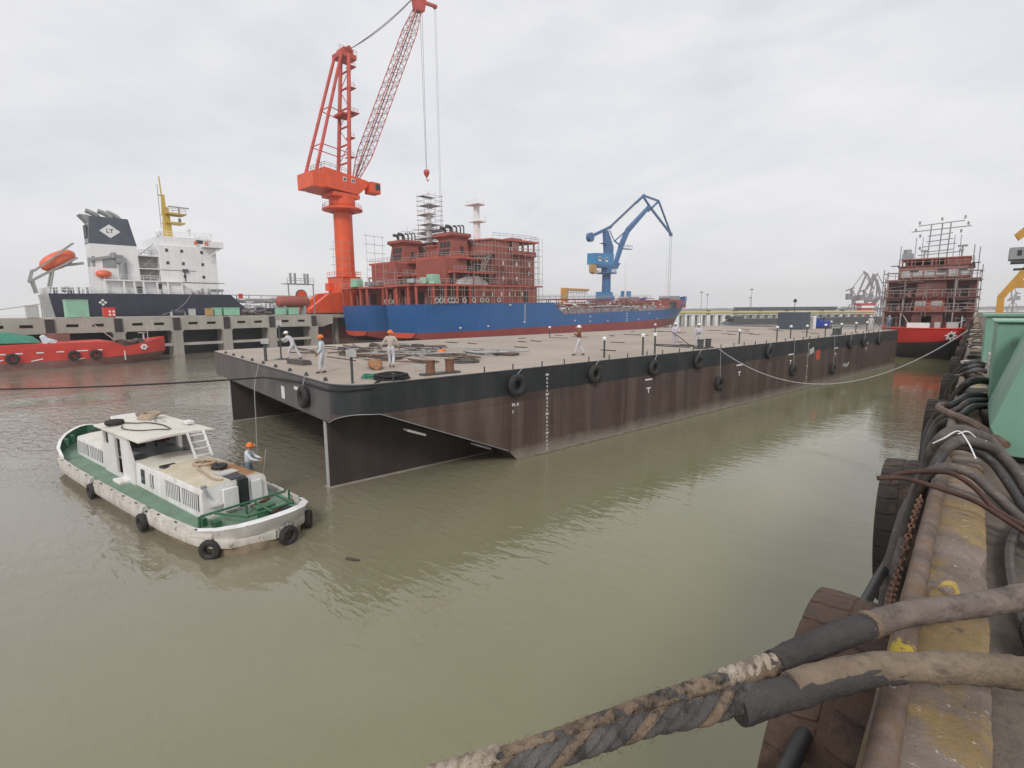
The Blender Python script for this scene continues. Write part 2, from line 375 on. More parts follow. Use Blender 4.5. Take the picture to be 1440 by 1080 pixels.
def barge_deck():
    m, nt, b = newmat('sandy_barge_deck_plating'); co = coord(nt)
    c = ramp(nt, noise_tex(nt, co, 0.16, 7, 0.65), [(0.28, (0.315, 0.262, 0.210)), (0.72, (0.44, 0.375, 0.31))])
    c = mix(nt, ramp(nt, noise_tex(nt, co, 1.3, 8, 0.75), [(0.5, 0), (0.75, 0.5)]), c, (0.25, 0.19, 0.15))
    c = mix(nt, ramp(nt, noise_tex(nt, co, 0.6, 6, 0.7, mapping=(0.4, 2.0, 1)), [(0.62, 0), (0.7, 0.5)]), c, (0.20, 0.15, 0.12))
    br = nt.nodes.new('ShaderNodeTexBrick'); nt.links.new(co, br.inputs[0])
    br.inputs['Scale'].default_value = 1.0; br.inputs['Brick Width'].default_value = 6.0; br.inputs['Row Height'].default_value = 2.0
    br.inputs['Mortar Size'].default_value = 0.025; br.inputs['Color1'].default_value = (1, 1, 1, 1); br.inputs['Color2'].default_value = (0.93, 0.93, 0.93, 1); br.inputs['Mortar'].default_value = (0.6, 0.55, 0.5, 1)
    c = mix(nt, 0.8, c, br.outputs[0], 'MULTIPLY')
    nt.links.new(c, b.inputs['Base Color']); b.inputs['Roughness'].default_value = 0.8
    return m
M['bargedeck'] = barge_deck()
M['rake'] = paint('brown_raked_bottom', (0.085, 0.06, 0.055), .5, .2, .5, streak=.5, streakcol=(.14, .11, .10))
M['skeg'] = paint('skeg_brown_with_shade', (0.045, 0.034, 0.032), .5, .25, .6, streak=.5, streakcol=(.085, .07, .065))  # hull brown with the shade under the bow overhang put into the colour

def kerb_mat():
    m, nt, b = newmat('yellow_worn_kerb_concrete'); co = coord(nt)
    base = ramp(nt, noise_tex(nt, co, 3.0, 8, 0.7), [(0.3, (0.13, 0.10, 0.08)), (0.7, (0.27, 0.215, 0.175))])
    big = noise_tex(nt, co, 1.1, 6, 0.68, dist=0.3)
    yel = ramp(nt, noise_tex(nt, co, 5, 7, 0.75), [(0.3, (0.20, 0.125, 0.048)), (0.7, (0.33, 0.23, 0.09))])
    c = mix(nt, ramp(nt, big, [(0.48, 0), (0.53, 0.8)]), base, yel)
    c = mix(nt, ramp(nt, noise_tex(nt, co, 22, 6, 0.8), [(0.60, 0), (0.66, 0.9)]), c, (0.50, 0.46, 0.42))
    c = mix(nt, ramp(nt, noise_tex(nt, co, 9, 8, 0.8), [(0.58, 0), (0.62, 0.85)]), c, (0.10, 0.08, 0.066))
    nt.links.new(c, b.inputs['Base Color']); b.inputs['Roughness'].default_value = 0.9
    h = mix(nt, 0.5, noise_tex(nt, co, 45, 6, 0.75), noise_tex(nt, co, 7, 5, 0.6))
    bump(nt, b, h, 0.8, 0.02)
    return m
M['kerb'] = kerb_mat()

def braid_mat(name, a, bcol, stain):
    m, nt, b = newmat(name); co = coord(nt)
    c = ramp(nt, noise_tex(nt, co, 5, 6, 0.7), [(0.35, a), (0.65, bcol)])
    c = mix(nt, ramp(nt, noise_tex(nt, co, 9, 6, 0.75), [(0.48, 0), (0.6, 0.9)]), c, stain)
    nt.links.new(c, b.inputs['Base Color']); b.inputs['Roughness'].default_value = 0.9
    wv = nt.nodes.new('ShaderNodeTexWave'); wv.inputs['Scale'].default_value = 60; wv.inputs['Distortion'].default_value = 6; wv.inputs['Detail'].default_value = 3
    nt.links.new(co, wv.inputs[0])
    bump(nt, b, wv.outputs[1], 0.7, 0.004)
    return m
M['braidtan'] = braid_mat('frayed_tan_rope_strand', (0.165, 0.115, 0.075), (0.27, 0.20, 0.14), (0.042, 0.035, 0.03))
M['braiddark'] = braid_mat('oily_grey_rope_strand', (0.066, 0.060, 0.057), (0.145, 0.135, 0.128), (0.03, 0.027, 0.025))
M['braidpale'] = braid_mat('clean_cream_rope_strand', (0.38, 0.31, 0.24), (0.50, 0.43, 0.35), (0.16, 0.12, 0.09))

def canvas(name, a, bcol, dark):
    m, nt, b = newmat(name); co = coord(nt)
    c = ramp(nt, noise_tex(nt, co, 4, 7, 0.7), [(0.3, a), (0.7, bcol)])
    c = mix(nt, ramp(nt, noise_tex(nt, co, 7, 7, 0.72, mapping=(1, 1, 2.5)), [(0.5, 0), (0.68, 0.8)]), c, dark)
    nt.links.new(c, b.inputs['Base Color']); b.inputs['Roughness'].default_value = 0.85
    h = mix(nt, 0.35, noise_tex(nt, co, 9, 4, 0.6, dist=1.0), noise_tex(nt, co, 90, 3, 0.6))
    bump(nt, b, h, 0.8, 0.02)
    return m
M['canvasgrey'] = canvas('dirty_grey_canvas_sleeve', (0.10, 0.076, 0.062), (0.205, 0.165, 0.14), (0.048, 0.037, 0.03))
M['canvasbrown'] = canvas('dirty_brown_canvas_sleeve', (0.125, 0.09, 0.06), (0.245, 0.19, 0.135), (0.055, 0.043, 0.033))
M['canvasblack'] = canvas('black_rubber_sleeve', (0.034, 0.030, 0.03), (0.07, 0.062, 0.06), (0.02, 0.018, 0.018))

def water_mat():
    m, nt, b = newmat('muddy_harbour_water'); co = coord(nt)
    b.inputs['Roughness'].default_value = 0.02; b.inputs['IOR'].default_value = 1.62
    patch = ramp(nt, noise_tex(nt, co, 0.06, 3, 0.5, mapping=(1.0, 0.6, 1)), [(0.42, 0.16), (0.58, 1.0)])
    sep = nt.nodes.new('ShaderNodeSeparateXYZ'); nt.links.new(co, sep.inputs[0])
    # a breeze ruffles the open part of the basin on the left and beyond; the lee of the barge stays smoother
    west = ramp(nt, math_(nt, 'ADD', math_(nt, 'MULTIPLY', sep.outputs[0], -0.022), 0.0), [(0.30, 0.30), (0.70, 1.0)])
    n1 = noise_tex(nt, co, 0.35, 1, 0.5, dist=0.4, mapping=(0.6, 1.3, 1))
    n2 = noise_tex(nt, co, 2.1, 2, 0.45, dist=0.8, mapping=(0.55, 1.35, 1))
    n3 = noise_tex(nt, co, 5.5, 1.5, 0.5, dist=0.6, mapping=(0.7, 1.3, 1))
    amp = math_(nt, 'MULTIPLY', math_(nt, 'MULTIPLY', patch, west), 1.7)
    # base colour: greyer brown in the open western half, greener in the sheltered half
    tone = noise_tex(nt, co, 0.05, 5, 0.65, dist=1.2)
    cw = ramp(nt, tone, [(0.3, (0.195, 0.172, 0.126)), (0.7, (0.232, 0.206, 0.155))])
    ce = ramp(nt, tone, [(0.3, (0.190, 0.180, 0.090)), (0.7, (0.222, 0.208, 0.112))])
    wf = ramp(nt, math_(nt, 'ADD', math_(nt, 'MULTIPLY', sep.outputs[0], -0.025), math_(nt, 'MULTIPLY', tone, 0.25)), [(0.28, 0.0), (0.68, 1.0)])
    nt.links.new(mix(nt, wf, ce, cw), b.inputs['Base Color'])
    h = math_(nt, 'ADD', math_(nt, 'MULTIPLY', n1, 0.018), math_(nt, 'MULTIPLY', math_(nt, 'MULTIPLY', n2, 0.050), amp))
    h = math_(nt, 'ADD', h, math_(nt, 'MULTIPLY', math_(nt, 'MULTIPLY', n3, 0.011), amp))
    bn = nt.nodes.new('ShaderNodeBump'); bn.inputs['Strength'].default_value = 1.0; bn.inputs['Distance'].default_value = 1.0
    nt.links.new(h, bn.inputs['Height']); nt.links.new(bn.outputs[0], b.inputs['Normal'])
    return m
M['water'] = water_mat()

# ---------------------------------------------------------------- camera, world, light, haze
PITCH, YAW, ROLL = R(8.22), R(41.65), R(0.4)
fwd = Vector((-math.sin(YAW) * math.cos(PITCH), math.cos(YAW) * math.cos(PITCH), -math.sin(PITCH)))
r0 = Vector((math.cos(YAW), math.sin(YAW), 0)); u0 = r0.cross(fwd)
rt = r0 * math.cos(ROLL) - u0 * math.sin(ROLL); up = rt.cross(fwd)
cam = bpy.data.cameras.new('camera'); cam.sensor_width = 36.0; cam.lens = 730 / 1440 * 36.0
cam.clip_start = 0.05; cam.clip_end = 20000
co_ = bpy.data.objects.new('camera', cam); COL.objects.link(co_)
Mx = Matrix((rt, up, -fwd)).transposed().to_4x4(); Mx.translation = Vector((0, 0, 7.3)); co_.matrix_world = Mx
sc.camera = co_
sc.view_settings.view_transform = 'Standard'; sc.view_settings.look = 'None'; sc.view_settings.gamma = 1.0
sc.view_settings.exposure = 0.20; sc.view_settings.use_curve_mapping = False

SUN_EL, SUN_AZ = R(40), R(145)       # azimuth measured from +Y towards +X
w = bpy.data.worlds.new('World'); sc.world = w; w.use_nodes = True
nt = w.node_tree; bg = nt.nodes['Background']
sky = nt.nodes.new('ShaderNodeTexSky'); sky.sky_type = 'NISHITA'; sky.sun_disc = False
sky.sun_elevation = SUN_EL; sky.sun_rotation = SUN_AZ; sky.dust_density = 4.0; sky.air_density = 1.0
tc = nt.nodes.new('ShaderNodeTexCoord').outputs['Generated']
n1 = noise_tex(nt, tc, 1.7, 6, 0.55, dist=0.8, mapping=(1, 1, 2.6))
n2 = noise_tex(nt, tc, 6.0, 5, 0.55, dist=0.4, mapping=(1, 1, 3.0))
nn = math_(nt, 'ADD', math_(nt, 'MULTIPLY', n1, 0.7), math_(nt, 'MULTIPLY', n2, 0.3))
cl = ramp(nt, nn, [(0.34, (6.2, 6.35, 6.9)), (0.5, (7.2, 7.25, 7.6)), (0.64, (8.0, 7.95, 8.1))])
skyc = mix(nt, 0.94, sky.outputs[0], cl)
nt.links.new(skyc, bg.inputs['Color']); bg.inputs['Strength'].default_value = 0.1
sun = bpy.data.lights.new('sun', 'SUN'); sun.energy = 1.5; sun.angle = R(14); sun.color = (1.0, 0.96, 0.9)
so = bpy.data.objects.new('sun', sun); COL.objects.link(so)
sd = Vector((math.sin(SUN_AZ) * math.cos(SUN_EL), math.cos(SUN_AZ) * math.cos(SUN_EL), math.sin(SUN_EL)))
so.rotation_euler = sd.to_track_quat('Z', 'Y').to_euler(); so.location = (0, 0, 200)

def haze(density):
    mb = MB(); mb.bx(-2600, 2600, -600, 3600, -2.6, 112.0)
    m = bpy.data.materials.new('haze_air'); m.use_nodes = True; nt = m.node_tree
    nt.nodes.remove(nt.nodes['Principled BSDF'])
    v = nt.nodes.new('ShaderNodeVolumePrincipled'); v.inputs['Density'].default_value = density
    v.inputs['Color'].default_value = (0.97, 0.97, 0.98, 1); v.inputs['Anisotropy'].default_value = 0.1
    nt.links.new(v.outputs[0], nt.nodes['Material Output'].inputs['Volume'])
    o = mb.build('haze', m, smooth=0); tag(o, kind='stuff'); o['label'] = 'pale grey haze hanging over the harbour'
    return o
haze(0.00034)
sc.cycles.volume_bounces = 3; sc.cycles.max_bounces = 8

# ---------------------------------------------------------------- water (one sheet to the horizon)
mb = MB(); mb.add([(-2500, -500, 0), (2500, -500, 0), (2500, 3500, 0), (-2500, 3500, 0)], [(0, 1, 2, 3)])
tag(mb.build('water', M['water'], smooth=0), kind='structure')
# ================================================================ NEAR QUAY
KY0, KY1 = -6.0, 185.0
mb = MB()
mb.bx(0.16, 60, KY0, KY1, -0.9, 5.62)
tag(mb.build('quay_ground', M['floor'], smooth=0), kind='structure')
# quay wall with kerb (one wall; kerb is cast in bays)
q = empty('quay_wall', (0, 0, 0), 'worn concrete quay wall under the tyres and hoses, running away at the right edge', 'quay wall')
mb = MB(); mb.bx(-0.12, 0.15, KY0, KY1, -0.9, 5.6); mb.build('wall_face', M['concrete'], q, smooth=0)
y = KY0; k = 0
rnd = random.Random(3)
while y < 60:
    L = 6.0
    mb = MB()
    # kerb bay: rough top, subdivided and displaced a little
    nx, ny = 6, (220 if y < 11 else 50)
    x0, x1 = -0.16, 0.17
    vs = []; fs = []
    prof = [(x0, 5.60), (x0, 5.845), (x0 + 0.03, 5.865), (x0 + .1, 5.868), (x0 + .17, 5.868), (x0 + .24, 5.866), (x1 - .03, 5.86), (x1, 5.835), (x1 + .012, 5.60)]
    for j in range(ny + 1):
        yy = y + 0.006 + (L - 0.012) * j / ny
        for i, (a, z) in enumerate(prof):
            d = mnoise.noise(Vector((a * 9, yy * 7, 1.3))) * 0.007 + mnoise.noise(Vector((a * 25, yy * 30, 5.3))) * 0.006
            e = mnoise.noise(Vector((a * 5, yy * 2.2, 7.7)))
            if i in (1, 2, 6, 7) and e > 0.28: d -= 0.03 * min(1, (e - .28) * 5)
            vs.append((a + (d * 0.7 if i in (6, 7, 8) else 0), yy, z + (d if 0 < i < 8 else 0)))
    m_ = len(prof)
    for j in range(ny):
        for i in range(m_ - 1): fs.append((j * m_ + i, j * m_ + i + 1, (j + 1) * m_ + i + 1, (j + 1) * m_ + i))
    fs.append(tuple(range(m_))); fs.append(tuple(ny * m_ + i for i in range(m_)))
    mb.add(vs, fs); mb.build('kerb', M['kerb'], q, smooth=24)
    y += L; k += 1
mb = MB(); mb.bx(-0.16, 0.17, 60, KY1, 5.603, 5.85); mb.build('kerb', M['kerb'], q, smooth=0)
# steel pipe along the outer edge of the kerb
def pipe_pts(y0, y1, n): 
    return [(-0.102 + 0.006 * math.sin(t * 1.3), t, 5.911 + 0.004 * math.sin(t * 2.1)) for t in [y0 + (y1 - y0) * i / n for i in range(n + 1)]]
mb = MB(); mb.tube(pipe_pts(0.4, 9.0, 40), 0.044, 16); 
pp = mb.build('kerb_pipe', M['pipespots']); tag(pp, 'scuffed brown steel pipe lying along the outer edge of the kerb in front', 'pipe')
mb = MB(); mb.tube(pipe_pts(9.4, 30, 30), 0.044, 10)
tag(mb.build('kerb_pipe', M['pipe']), 'far length of brown pipe along the kerb beyond the hose bundle', 'pipe')
# pipe off-cut loop on the kerb (bent pipe end)
mb = MB(); mb.tube(curve([(-0.06, 9.1, 5.93), (-0.22, 8.95, 5.99), (-0.25, 8.55, 6.0), (-0.12, 8.2, 5.99), (0.1, 7.9, 5.95), (0.35, 7.4, 5.85)], 8), 0.045, 8)
tag(mb.build('bent_pipe', M['pipe']), 'bent dusty pipe end curling over the kerb by the pipe', 'pipe')

# ---- big tyres hung as fenders on the quay face
def big_tyre(name, loc, Rr, wd, label, grp='big tyres hung along the quay face', tilt=0.0, n=64, mt='tyreworn'):
    t = empty(name, loc, label, 'tyre', grp)
    t.rotation_euler = (0, tilt, 0)
    hw = wd / 2
    mb = MB()
    prof = [(Rr * .55, -hw * .62), (Rr * .60, -hw * .9), (Rr * .75, -hw), (Rr * .88, -hw * .98), (Rr * .965, -hw * .90), (Rr * .985, -hw * .7), (Rr * .99, 0),
            (Rr * .985, hw * .7), (Rr * .965, hw * .90), (Rr * .88, hw * .98), (Rr * .75, hw), (Rr * .60, hw * .9), (Rr * .55, hw * .62), (Rr * .57, hw * .3), (Rr * .62, 0), (Rr * .57, -hw * .3), (Rr * .55, -hw * .62)]
    mb.lathe(prof, axis='X', n=n); mb.build('casing', M[mt], t)
    mb = MB()
    nb = 30
    for i in range(nb):
        a0 = 2 * math.pi * i / nb
        for sgn in (-1, 1):
            off = 0.5 * 2 * math.pi / nb if sgn > 0 else 0
            ring = []
            da = 2 * math.pi / nb * 0.435
            outs = []
            for (xx, sk) in ((sgn * 0.02, 0.0), (sgn * hw * .5, .25), (sgn * hw * .93, .12)):
                for rr in (Rr * .93, Rr * 1.0 - (0.012 if abs(xx) > hw * .8 else 0)):
                    for d in (-da, da):
                        a = a0 + off + d + sk * da * 1.2
                        outs.append((xx, rr * math.cos(a), rr * math.sin(a)))
            # faces for 3 sections of 4 points (lo-,lo+,hi-,hi+)
            f = []
            for s_ in range(2):
                o_ = s_ * 4; p_ = o_ + 4
                f += [(o_ + 2, o_ + 3, p_ + 3, p_ + 2), (o_ + 0, o_ + 2, p_ + 2, p_ + 0), (o_ + 1, o_ + 3, p_ + 3, p_ + 1)]
            f += [(0, 1, 3, 2), (8, 9, 11, 10)]
            mb.add(outs, f)
    mb.build('tread', M[mt], t, smooth=30, bevel=0.008 if n > 50 else 0)
    return t
big_tyre('quay_tyre', (-0.385, 6.95, 4.83), 0.80, 0.42, 'big worn quay tyre hanging beyond the rope, upper of the two nearest', tilt=R(-3))
big_tyre('quay_tyre', (-0.37, 3.0, 4.95), 0.80, 0.44, 'big muddy quay tyre nearest the viewer, below the rope sleeves', tilt=R(3), mt='tyrebig')
big_tyre('quay_tyre', (-0.37, 12.6, 4.75), 0.80, 0.40, 'dark quay tyre half hidden behind the bundle of black hoses', n=40)
for i in range(9):
    yy = 18.5 + i * 6.3
    t = big_tyre('quay_tyre', (-0.37, yy, 4.7), 0.78, 0.40, ['third quay tyre along the wall beyond the hose bundle', 'small looking quay tyre further along the wall towards the red ship'][min(i, 1)] if i < 2 else 'one of the far tyres in the row on the quay wall near the red ship', n=24)
# hanging chain and rope between pipe and tyre
mb = MB()
def chain(mb, pts, r, ln):
    P = curve(pts, 20); d = 0; last = P[0]; k = 0
    for a, b in zip(P[:-1], P[1:]):
        d += (b - a).length
        if d >= ln * 0.78:
            ax = (b - a).normalized(); u, v = frame(ax); s_ = u if k % 2 else v
            c = b; ring = []
            for i in range(10):
                t = 2 * math.pi * i / 10; ring.append(c + ax * (math.cos(t) * ln * .5) + s_ * (math.sin(t) * ln * .3))
            mb.tube(ring, r, 5, closed=True); d = 0; k += 1
chain(mb, [(-0.165, 2.7, 5.9), (-0.20, 3.15, 5.80), (-0.21, 3.7, 5.75), (-0.2, 4.4, 5.85), (-0.19, 4.8, 5.9)], 0.007, 0.055)
tag(mb.build('chain', M['rust']), 'rusty chain slack along the outside of the kerb pipe', 'chain')
# torn yellow strap lying on the kerb
mb = MB()
pts = curve([(-0.045, 3.12, 5.885), (-0.02, 3.2, 5.925), (0.03, 3.22, 5.93), (0.055, 3.14, 5.885), (0.06, 3.07, 5.878)], 6)
vs = []; fs = []
for p in pts: vs += [p + Vector((0, -0.02, 0)), p + Vector((0.012, 0.03, 0.008)), p + Vector((0.012, 0.03, 0.014)), p + Vector((0, -0.02, 0.006))]
n_ = len(pts)
for i in range(n_ - 1):
    for k_ in range(4): fs.append((i * 4 + k_, i * 4 + (k_ + 1) % 4, (i + 1) * 4 + (k_ + 1) % 4, (i + 1) * 4 + k_))
mb.add(vs, fs)
tag(mb.build('torn_strap', paint('dull_yellow_padding', (0.36, 0.26, 0.07), 0.8, 0.3, 20)), 'torn yellow strip of padding curling up on the kerb', 'strap')

# ---- ropes in the foreground: braided hawser splitting into two sleeved legs
def strand_rope(name, core, rad, nstr, pitch, mats, parent, phase=0.0, rs=0.5, samples=7, seed=0, envelope=None):
    """a rope of nstr strands twisting round core; every strand is shaped from short plump lays"""
    P = curve(core, 26); acc = [0]
    for a, b in zip(P[:-1], P[1:]): acc.append(acc[-1] + (b - a).length)
    frs = []; a = None
    for i in range(len(P)):
        d = (P[min(i + 1, len(P) - 1)] - P[max(i - 1, 0)]).normalized()
        if a is None: a, b = frame(d)
        else: a = (a - d * a.dot(d)).normalized(); b = a.cross(d)
        frs.append((a, b, d))
    rng = random.Random(seed)
    mbs = [MB() for _ in mats]
    for k in range(nstr):
        pts = []; rr = []
        for i, p in enumerate(P):
            t = 2 * math.pi * (acc[i] / pitch + k / nstr) + phase
            a, b, d = frs[i]
            e = envelope(acc[i] / acc[-1]) if envelope else 1.0
            w_ = rad * e
            pts.append(p + (a * math.cos(t) + b * math.sin(t)) * w_)
            rr.append(rad * rs * 1.9 * e * (1 + 0.07 * mnoise.noise(Vector((acc[i] * 22, k * 3.1, seed)))))
        mbs[k % len(mats)].tube(pts, rr, 10)
    for m_, mm in zip(mbs, mats): 
        if m_.v: m_.build('strand', mm, parent, smooth=70)
hw = empty('mooring_rope', (-0.9, 2.0, 5.7), 'thick frayed braided mooring rope whose two legs run in canvas sleeves across the kerb', 'rope')
off = Vector((-0.9, 2.0, 5.7))
def rel(pts): return [Vector(p) - off for p in pts]
ROPE_A = [(-2.02, 1.05, 5.72), (-1.72, 1.22, 5.80), (-1.42, 1.42, 5.86), (-1.16, 1.66, 5.91), (-0.92, 1.92, 5.97), (-0.72, 2.14, 6.0)]
ROPE_U = [(0.45, 3.47, 5.96), (0.3, 3.23, 5.985), (0.18, 3.03, 5.995), (0.06, 2.84, 6.01), (-0.11, 2.55, 6.045), (-0.23, 2.29, 6.06), (-0.35, 2.04, 6.055), (-0.43, 1.84, 6.05)]
ROPE_UB = [(-0.40, 1.92, 6.052), (-0.43, 1.84, 6.05), (-0.51, 1.7, 6.04), (-0.62, 1.53, 6.03), (-0.72, 1.34, 6.02), (-0.82, 1.17, 6.0), (-0.91, 1.01, 5.99), (-0.99, 0.86, 5.98), (-1.3, 0.35, 5.93), (-1.75, -0.35, 5.85)]
ROPE_L = [(0.4, 2.66, 5.96), (0.26, 2.5, 5.99), (0.14, 2.39, 6.01), (0.03, 2.28, 6.025), (-0.11, 2.13, 6.045), (-0.24, 1.95, 6.06), (-0.35, 1.76, 6.065), (-0.45, 1.61, 6.06)]
ROPE_LB = [(-0.42, 1.66, 6.06), (-0.45, 1.61, 6.06), (-0.53, 1.49, 6.045), (-0.63, 1.36, 6.035), (-0.73, 1.215, 6.015), (-0.83, 1.07, 5.995), (-0.91, 0.935, 5.985), (-0.985, 0.805, 5.975), (-1.29, 0.29, 5.925), (-1.74, -0.41, 5.845)]
def sleeve(pts, r, seed, n=26, flare=None):
    P = curve(rel(pts), 14); N_ = len(P); rs = []
    for i, p in enumerate(P):
        s_ = i / (N_ - 1)
        rr = r[0] + (r[1] - r[0]) * s_
        rr *= 1 + 0.10 * mnoise.noise(Vector((s_ * 9, seed, 0))) + 0.055 * mnoise.noise(Vector((s_ * 34, seed, 3)))
        rs.append(rr)
    m_ = MB(); m_.tube(P, rs, n, wob=0.11); return m_, P, rs
mb, P, rs = sleeve(ROPE_U[:6], (0.056, 0.047), 1); mb.build('canvas_sleeve', M['canvasgrey'], hw, smooth=70)
mb, P, rs = sleeve([(-0.21, 2.33, 6.06), (-0.23, 2.29, 6.06), (-0.35, 2.04, 6.055), (-0.425, 1.86, 6.05)], (0.050, 0.047), 2)
mb.build('rubber_sleeve', M['canvasblack'], hw, smooth=70)
mb = MB(); mb.tube([Vector(p) - off for p in ((-0.205, 2.345, 6.06), (-0.212, 2.33, 6.06), (-0.218, 2.316, 6.06))], 0.054, 20); mb.build('sleeve_tie', M['braidtan'], hw)
mb, P, rs = sleeve(ROPE_L[:7], (0.060, 0.044), 3); mb.build('canvas_sleeve', M['canvasbrown'], hw, smooth=70)
# black under-half of the lower sleeve: a separate wrap hanging a little lower, with a ragged end
mb, P, rs = sleeve([(-0.09, 2.16, 6.03), (-0.20, 2.0, 6.045), (-0.35, 1.755, 6.045), (-0.46, 1.59, 6.035)], (0.047, 0.054), 4); mb.build('rubber_sleeve', M['canvasblack'], hw, smooth=70)
env1 = lambda s: 1.0 + 0.10 * math.sin(s * 23) * math.sin(s * 7 + 1)
strand_rope('braid', rel(ROPE_UB), 0.0195, 3, 0.20, [M['braidtan']], hw, 0.0, 0.44, seed=1, envelope=env1)
strand_rope('braid', rel(ROPE_UB), 0.0195, 3, -0.20, [M['braidtan'], M['braidtan'], M['braiddark']], hw, 0.5, 0.44, seed=2, envelope=env1)
strand_rope('braid', rel(ROPE_LB), 0.0205, 4, 0.25, [M['braiddark'], M['braiddark'], M['braiddark'], M['braidtan']], hw, 0.2, 0.43, seed=3, envelope=env1)
strand_rope('braid', rel([(-0.40, 1.91, 6.055), (-0.47, 1.78, 6.055), (-0.53, 1.67, 6.047)]), 0.0195, 3, 0.11, [M['braidpale']], hw, 0.4, 0.5, seed=6)
strand_rope('braid', rel([(-0.93, 0.97, 6.0), (-0.985, 0.87, 5.995), (-1.06, 0.75, 5.985)]), 0.021, 3, 0.11, [M['braidpale']], hw, 0.4, 0.5, seed=8)
# frayed fibres
mb = MB(); rng = random.Random(5)
for core in (ROPE_UB, ROPE_LB):
    P = curve(rel(core), 30)
    for i in range(520):
        k = rng.randrange(4, len(P) - 30); p = P[k]; d = (P[k + 1] - P[k - 1]).normalized(); a, b = frame(d)
        t = rng.uniform(0, 6.28); n_ = a * math.cos(t) + b * math.sin(t)
        q = p + n_ * 0.033; L_ = rng.uniform(0.006, 0.022)
        m1 = q + n_ * L_ * .5 + d * rng.uniform(-.012, .012); m2 = m1 + n_ * L_ * .3 + d * rng.uniform(-.015, .015) - Vector((0, 0, L_ * .3))
        mb.tube([q, m1, m2], 0.0006, 3, cap=False)
mb.build('loose_fibres', M['braidtan'], hw, smooth=0)

# ---- hoses over the kerb
HG = 'hoses and cables slung over the kerb'
def hose(name, pts, r, mat, label, grp=HG, n=12, sub=8):
    m_ = MB(); P = curve(pts, sub); m_.tube(P, [r * (1 + .05 * mnoise.noise(p * 5)) for p in P], n)
    return tag(m_.build(name, mat, smooth=60), label, 'hose', grp)
h1 = [(0.62, 4.6, 5.69), (0.46, 5.69, 5.72), (0.34, 6.3, 5.87), (0.2, 6.42, 6.05), (0.07, 6.23, 6.15), (-0.05, 6.13, 6.18), (-0.14, 6.0, 6.12), (-0.20, 6.08, 5.95), (-0.24, 6.08, 5.75), (-0.29, 5.85, 5.55), (-0.33, 5.57, 5.4), (-0.36, 5.2, 5.0), (-0.35, 5.0, 4.0)]
hose('hose', h1, 0.05, M['hosedust'], 'thick dusty grey hose arching highest over the kerb with a white tie beside it')
h1b = [(p[0] + 0.05, p[1] - 0.25, p[2] - 0.035 if i > 2 else p[2]) for i, p in enumerate(h1)]
hose('hose', h1b, 0.045, M['hosedust'], 'second thick grey hose running just under the highest arch')
hose('hose', [(0.6, 4.3, 5.71), (0.42, 5.0, 5.75), (0.19, 5.1, 5.95), (0.09, 5.15, 6.03), (-0.02, 5.17, 6.06), (-0.11, 5.12, 6.05), (-0.2, 5.16, 5.95), (-0.25, 5.3, 5.7), (-0.29, 5.3, 5.45), (-0.33, 5.4, 4.8)], 0.037, M['hosedust'], 'dusty grey hose crossing the kerb lowest, nearest the rope')
hose('hose', [(0.55, 4.9, 5.69), (0.43, 5.5, 5.72), (0.24, 6.0, 5.93), (0.08, 6.0, 6.05), (-0.04, 5.9, 6.08), (-0.1, 5.75, 6.05), (-0.17, 5.6, 5.9), (-0.25, 5.7, 5.6), (-0.36, 5.9, 5.25), (-0.40, 5.6, 5.02), (-0.40, 4.79, 5.16), (-0.40, 3.9, 5.30), (-0.40, 3.23, 5.37), (-0.40, 2.67, 5.42), (-0.41, 2.2, 5.43), (-0.43, 1.7, 5.42), (-0.5, 1.0, 5.3)], 0.036, M['hose'], 'long black rubber hose running down outside the kerb past both near tyres', n=14)
hose('hose', [(-0.44, 4.55, 6.045), (-0.4, 4.57, 6.05), (-0.29, 4.61, 6.06), (-0.11, 4.54, 6.055), (0.09, 4.65, 5.98), (0.23, 4.67, 5.9), (0.4, 4.66, 5.8), (0.6, 4.5, 5.7)], 0.017, M['rod'], 'thin rusty red hose with its end sticking out over the water')
hose('hose', [(-0.42, 5.05, 5.88), (-0.38, 5.08, 5.95), (-0.24, 5.11, 6.0), (-0.07, 5.07, 6.04), (0.02, 5.01, 6.03), (0.12, 5.03, 5.95), (0.23, 4.96, 5.85), (0.41, 4.87, 5.78), (0.6, 4.7, 5.70)], 0.019, M['rod'], 'second thin rusty hose curving under the grey hose behind the first')
a1 = [(0.9, 13.2, 5.7), (0.46, 11.94, 5.9), (0.3, 10.89, 6.1), (0.16, 10.37, 6.2), (0.04, 9.99, 6.22), (-0.04, 9.99, 6.15), (-0.1, 10.39, 6.0), (-0.18, 10.8, 5.75), (-0.24, 11.0, 5.5), (-0.27, 11.0, 5.2), (-0.28, 10.8, 4.5)]
hose('hose', a1, 0.055, M['hose'], 'shiny black hose making the tall arch in front of the mint green box')
a2 = [(0.7, 11.6, 5.68), (0.39, 10.91, 5.75), (0.22, 10.44, 5.95), (0.06, 9.71, 6.05), (-0.02, 9.41, 6.06), (-0.09, 9.07, 6.02), (-0.19, 9.0, 5.95), (-0.3, 9.36, 5.75), (-0.38, 9.3, 5.5), (-0.39, 9.1, 5.2), (-0.38, 8.8, 4.5)]
hose('hose', a2, 0.046, M['hose'], 'black hose in the middle of the bundle, upper of three side by side')
for k in range(2):
    hose('hose', [(p[0] + 0.035 * (k + 1), p[1] - 0.33 * (k + 1), p[2] - 0.025 * (k + 1) * (1 if p[2] > 5.8 else 0)) for p in a2], 0.042, M['hose'] if k else M['hosedust'], ['grey hose in the middle of the bundle, second of three side by side', 'black hose in the middle of the bundle, lowest of three side by side'][k])
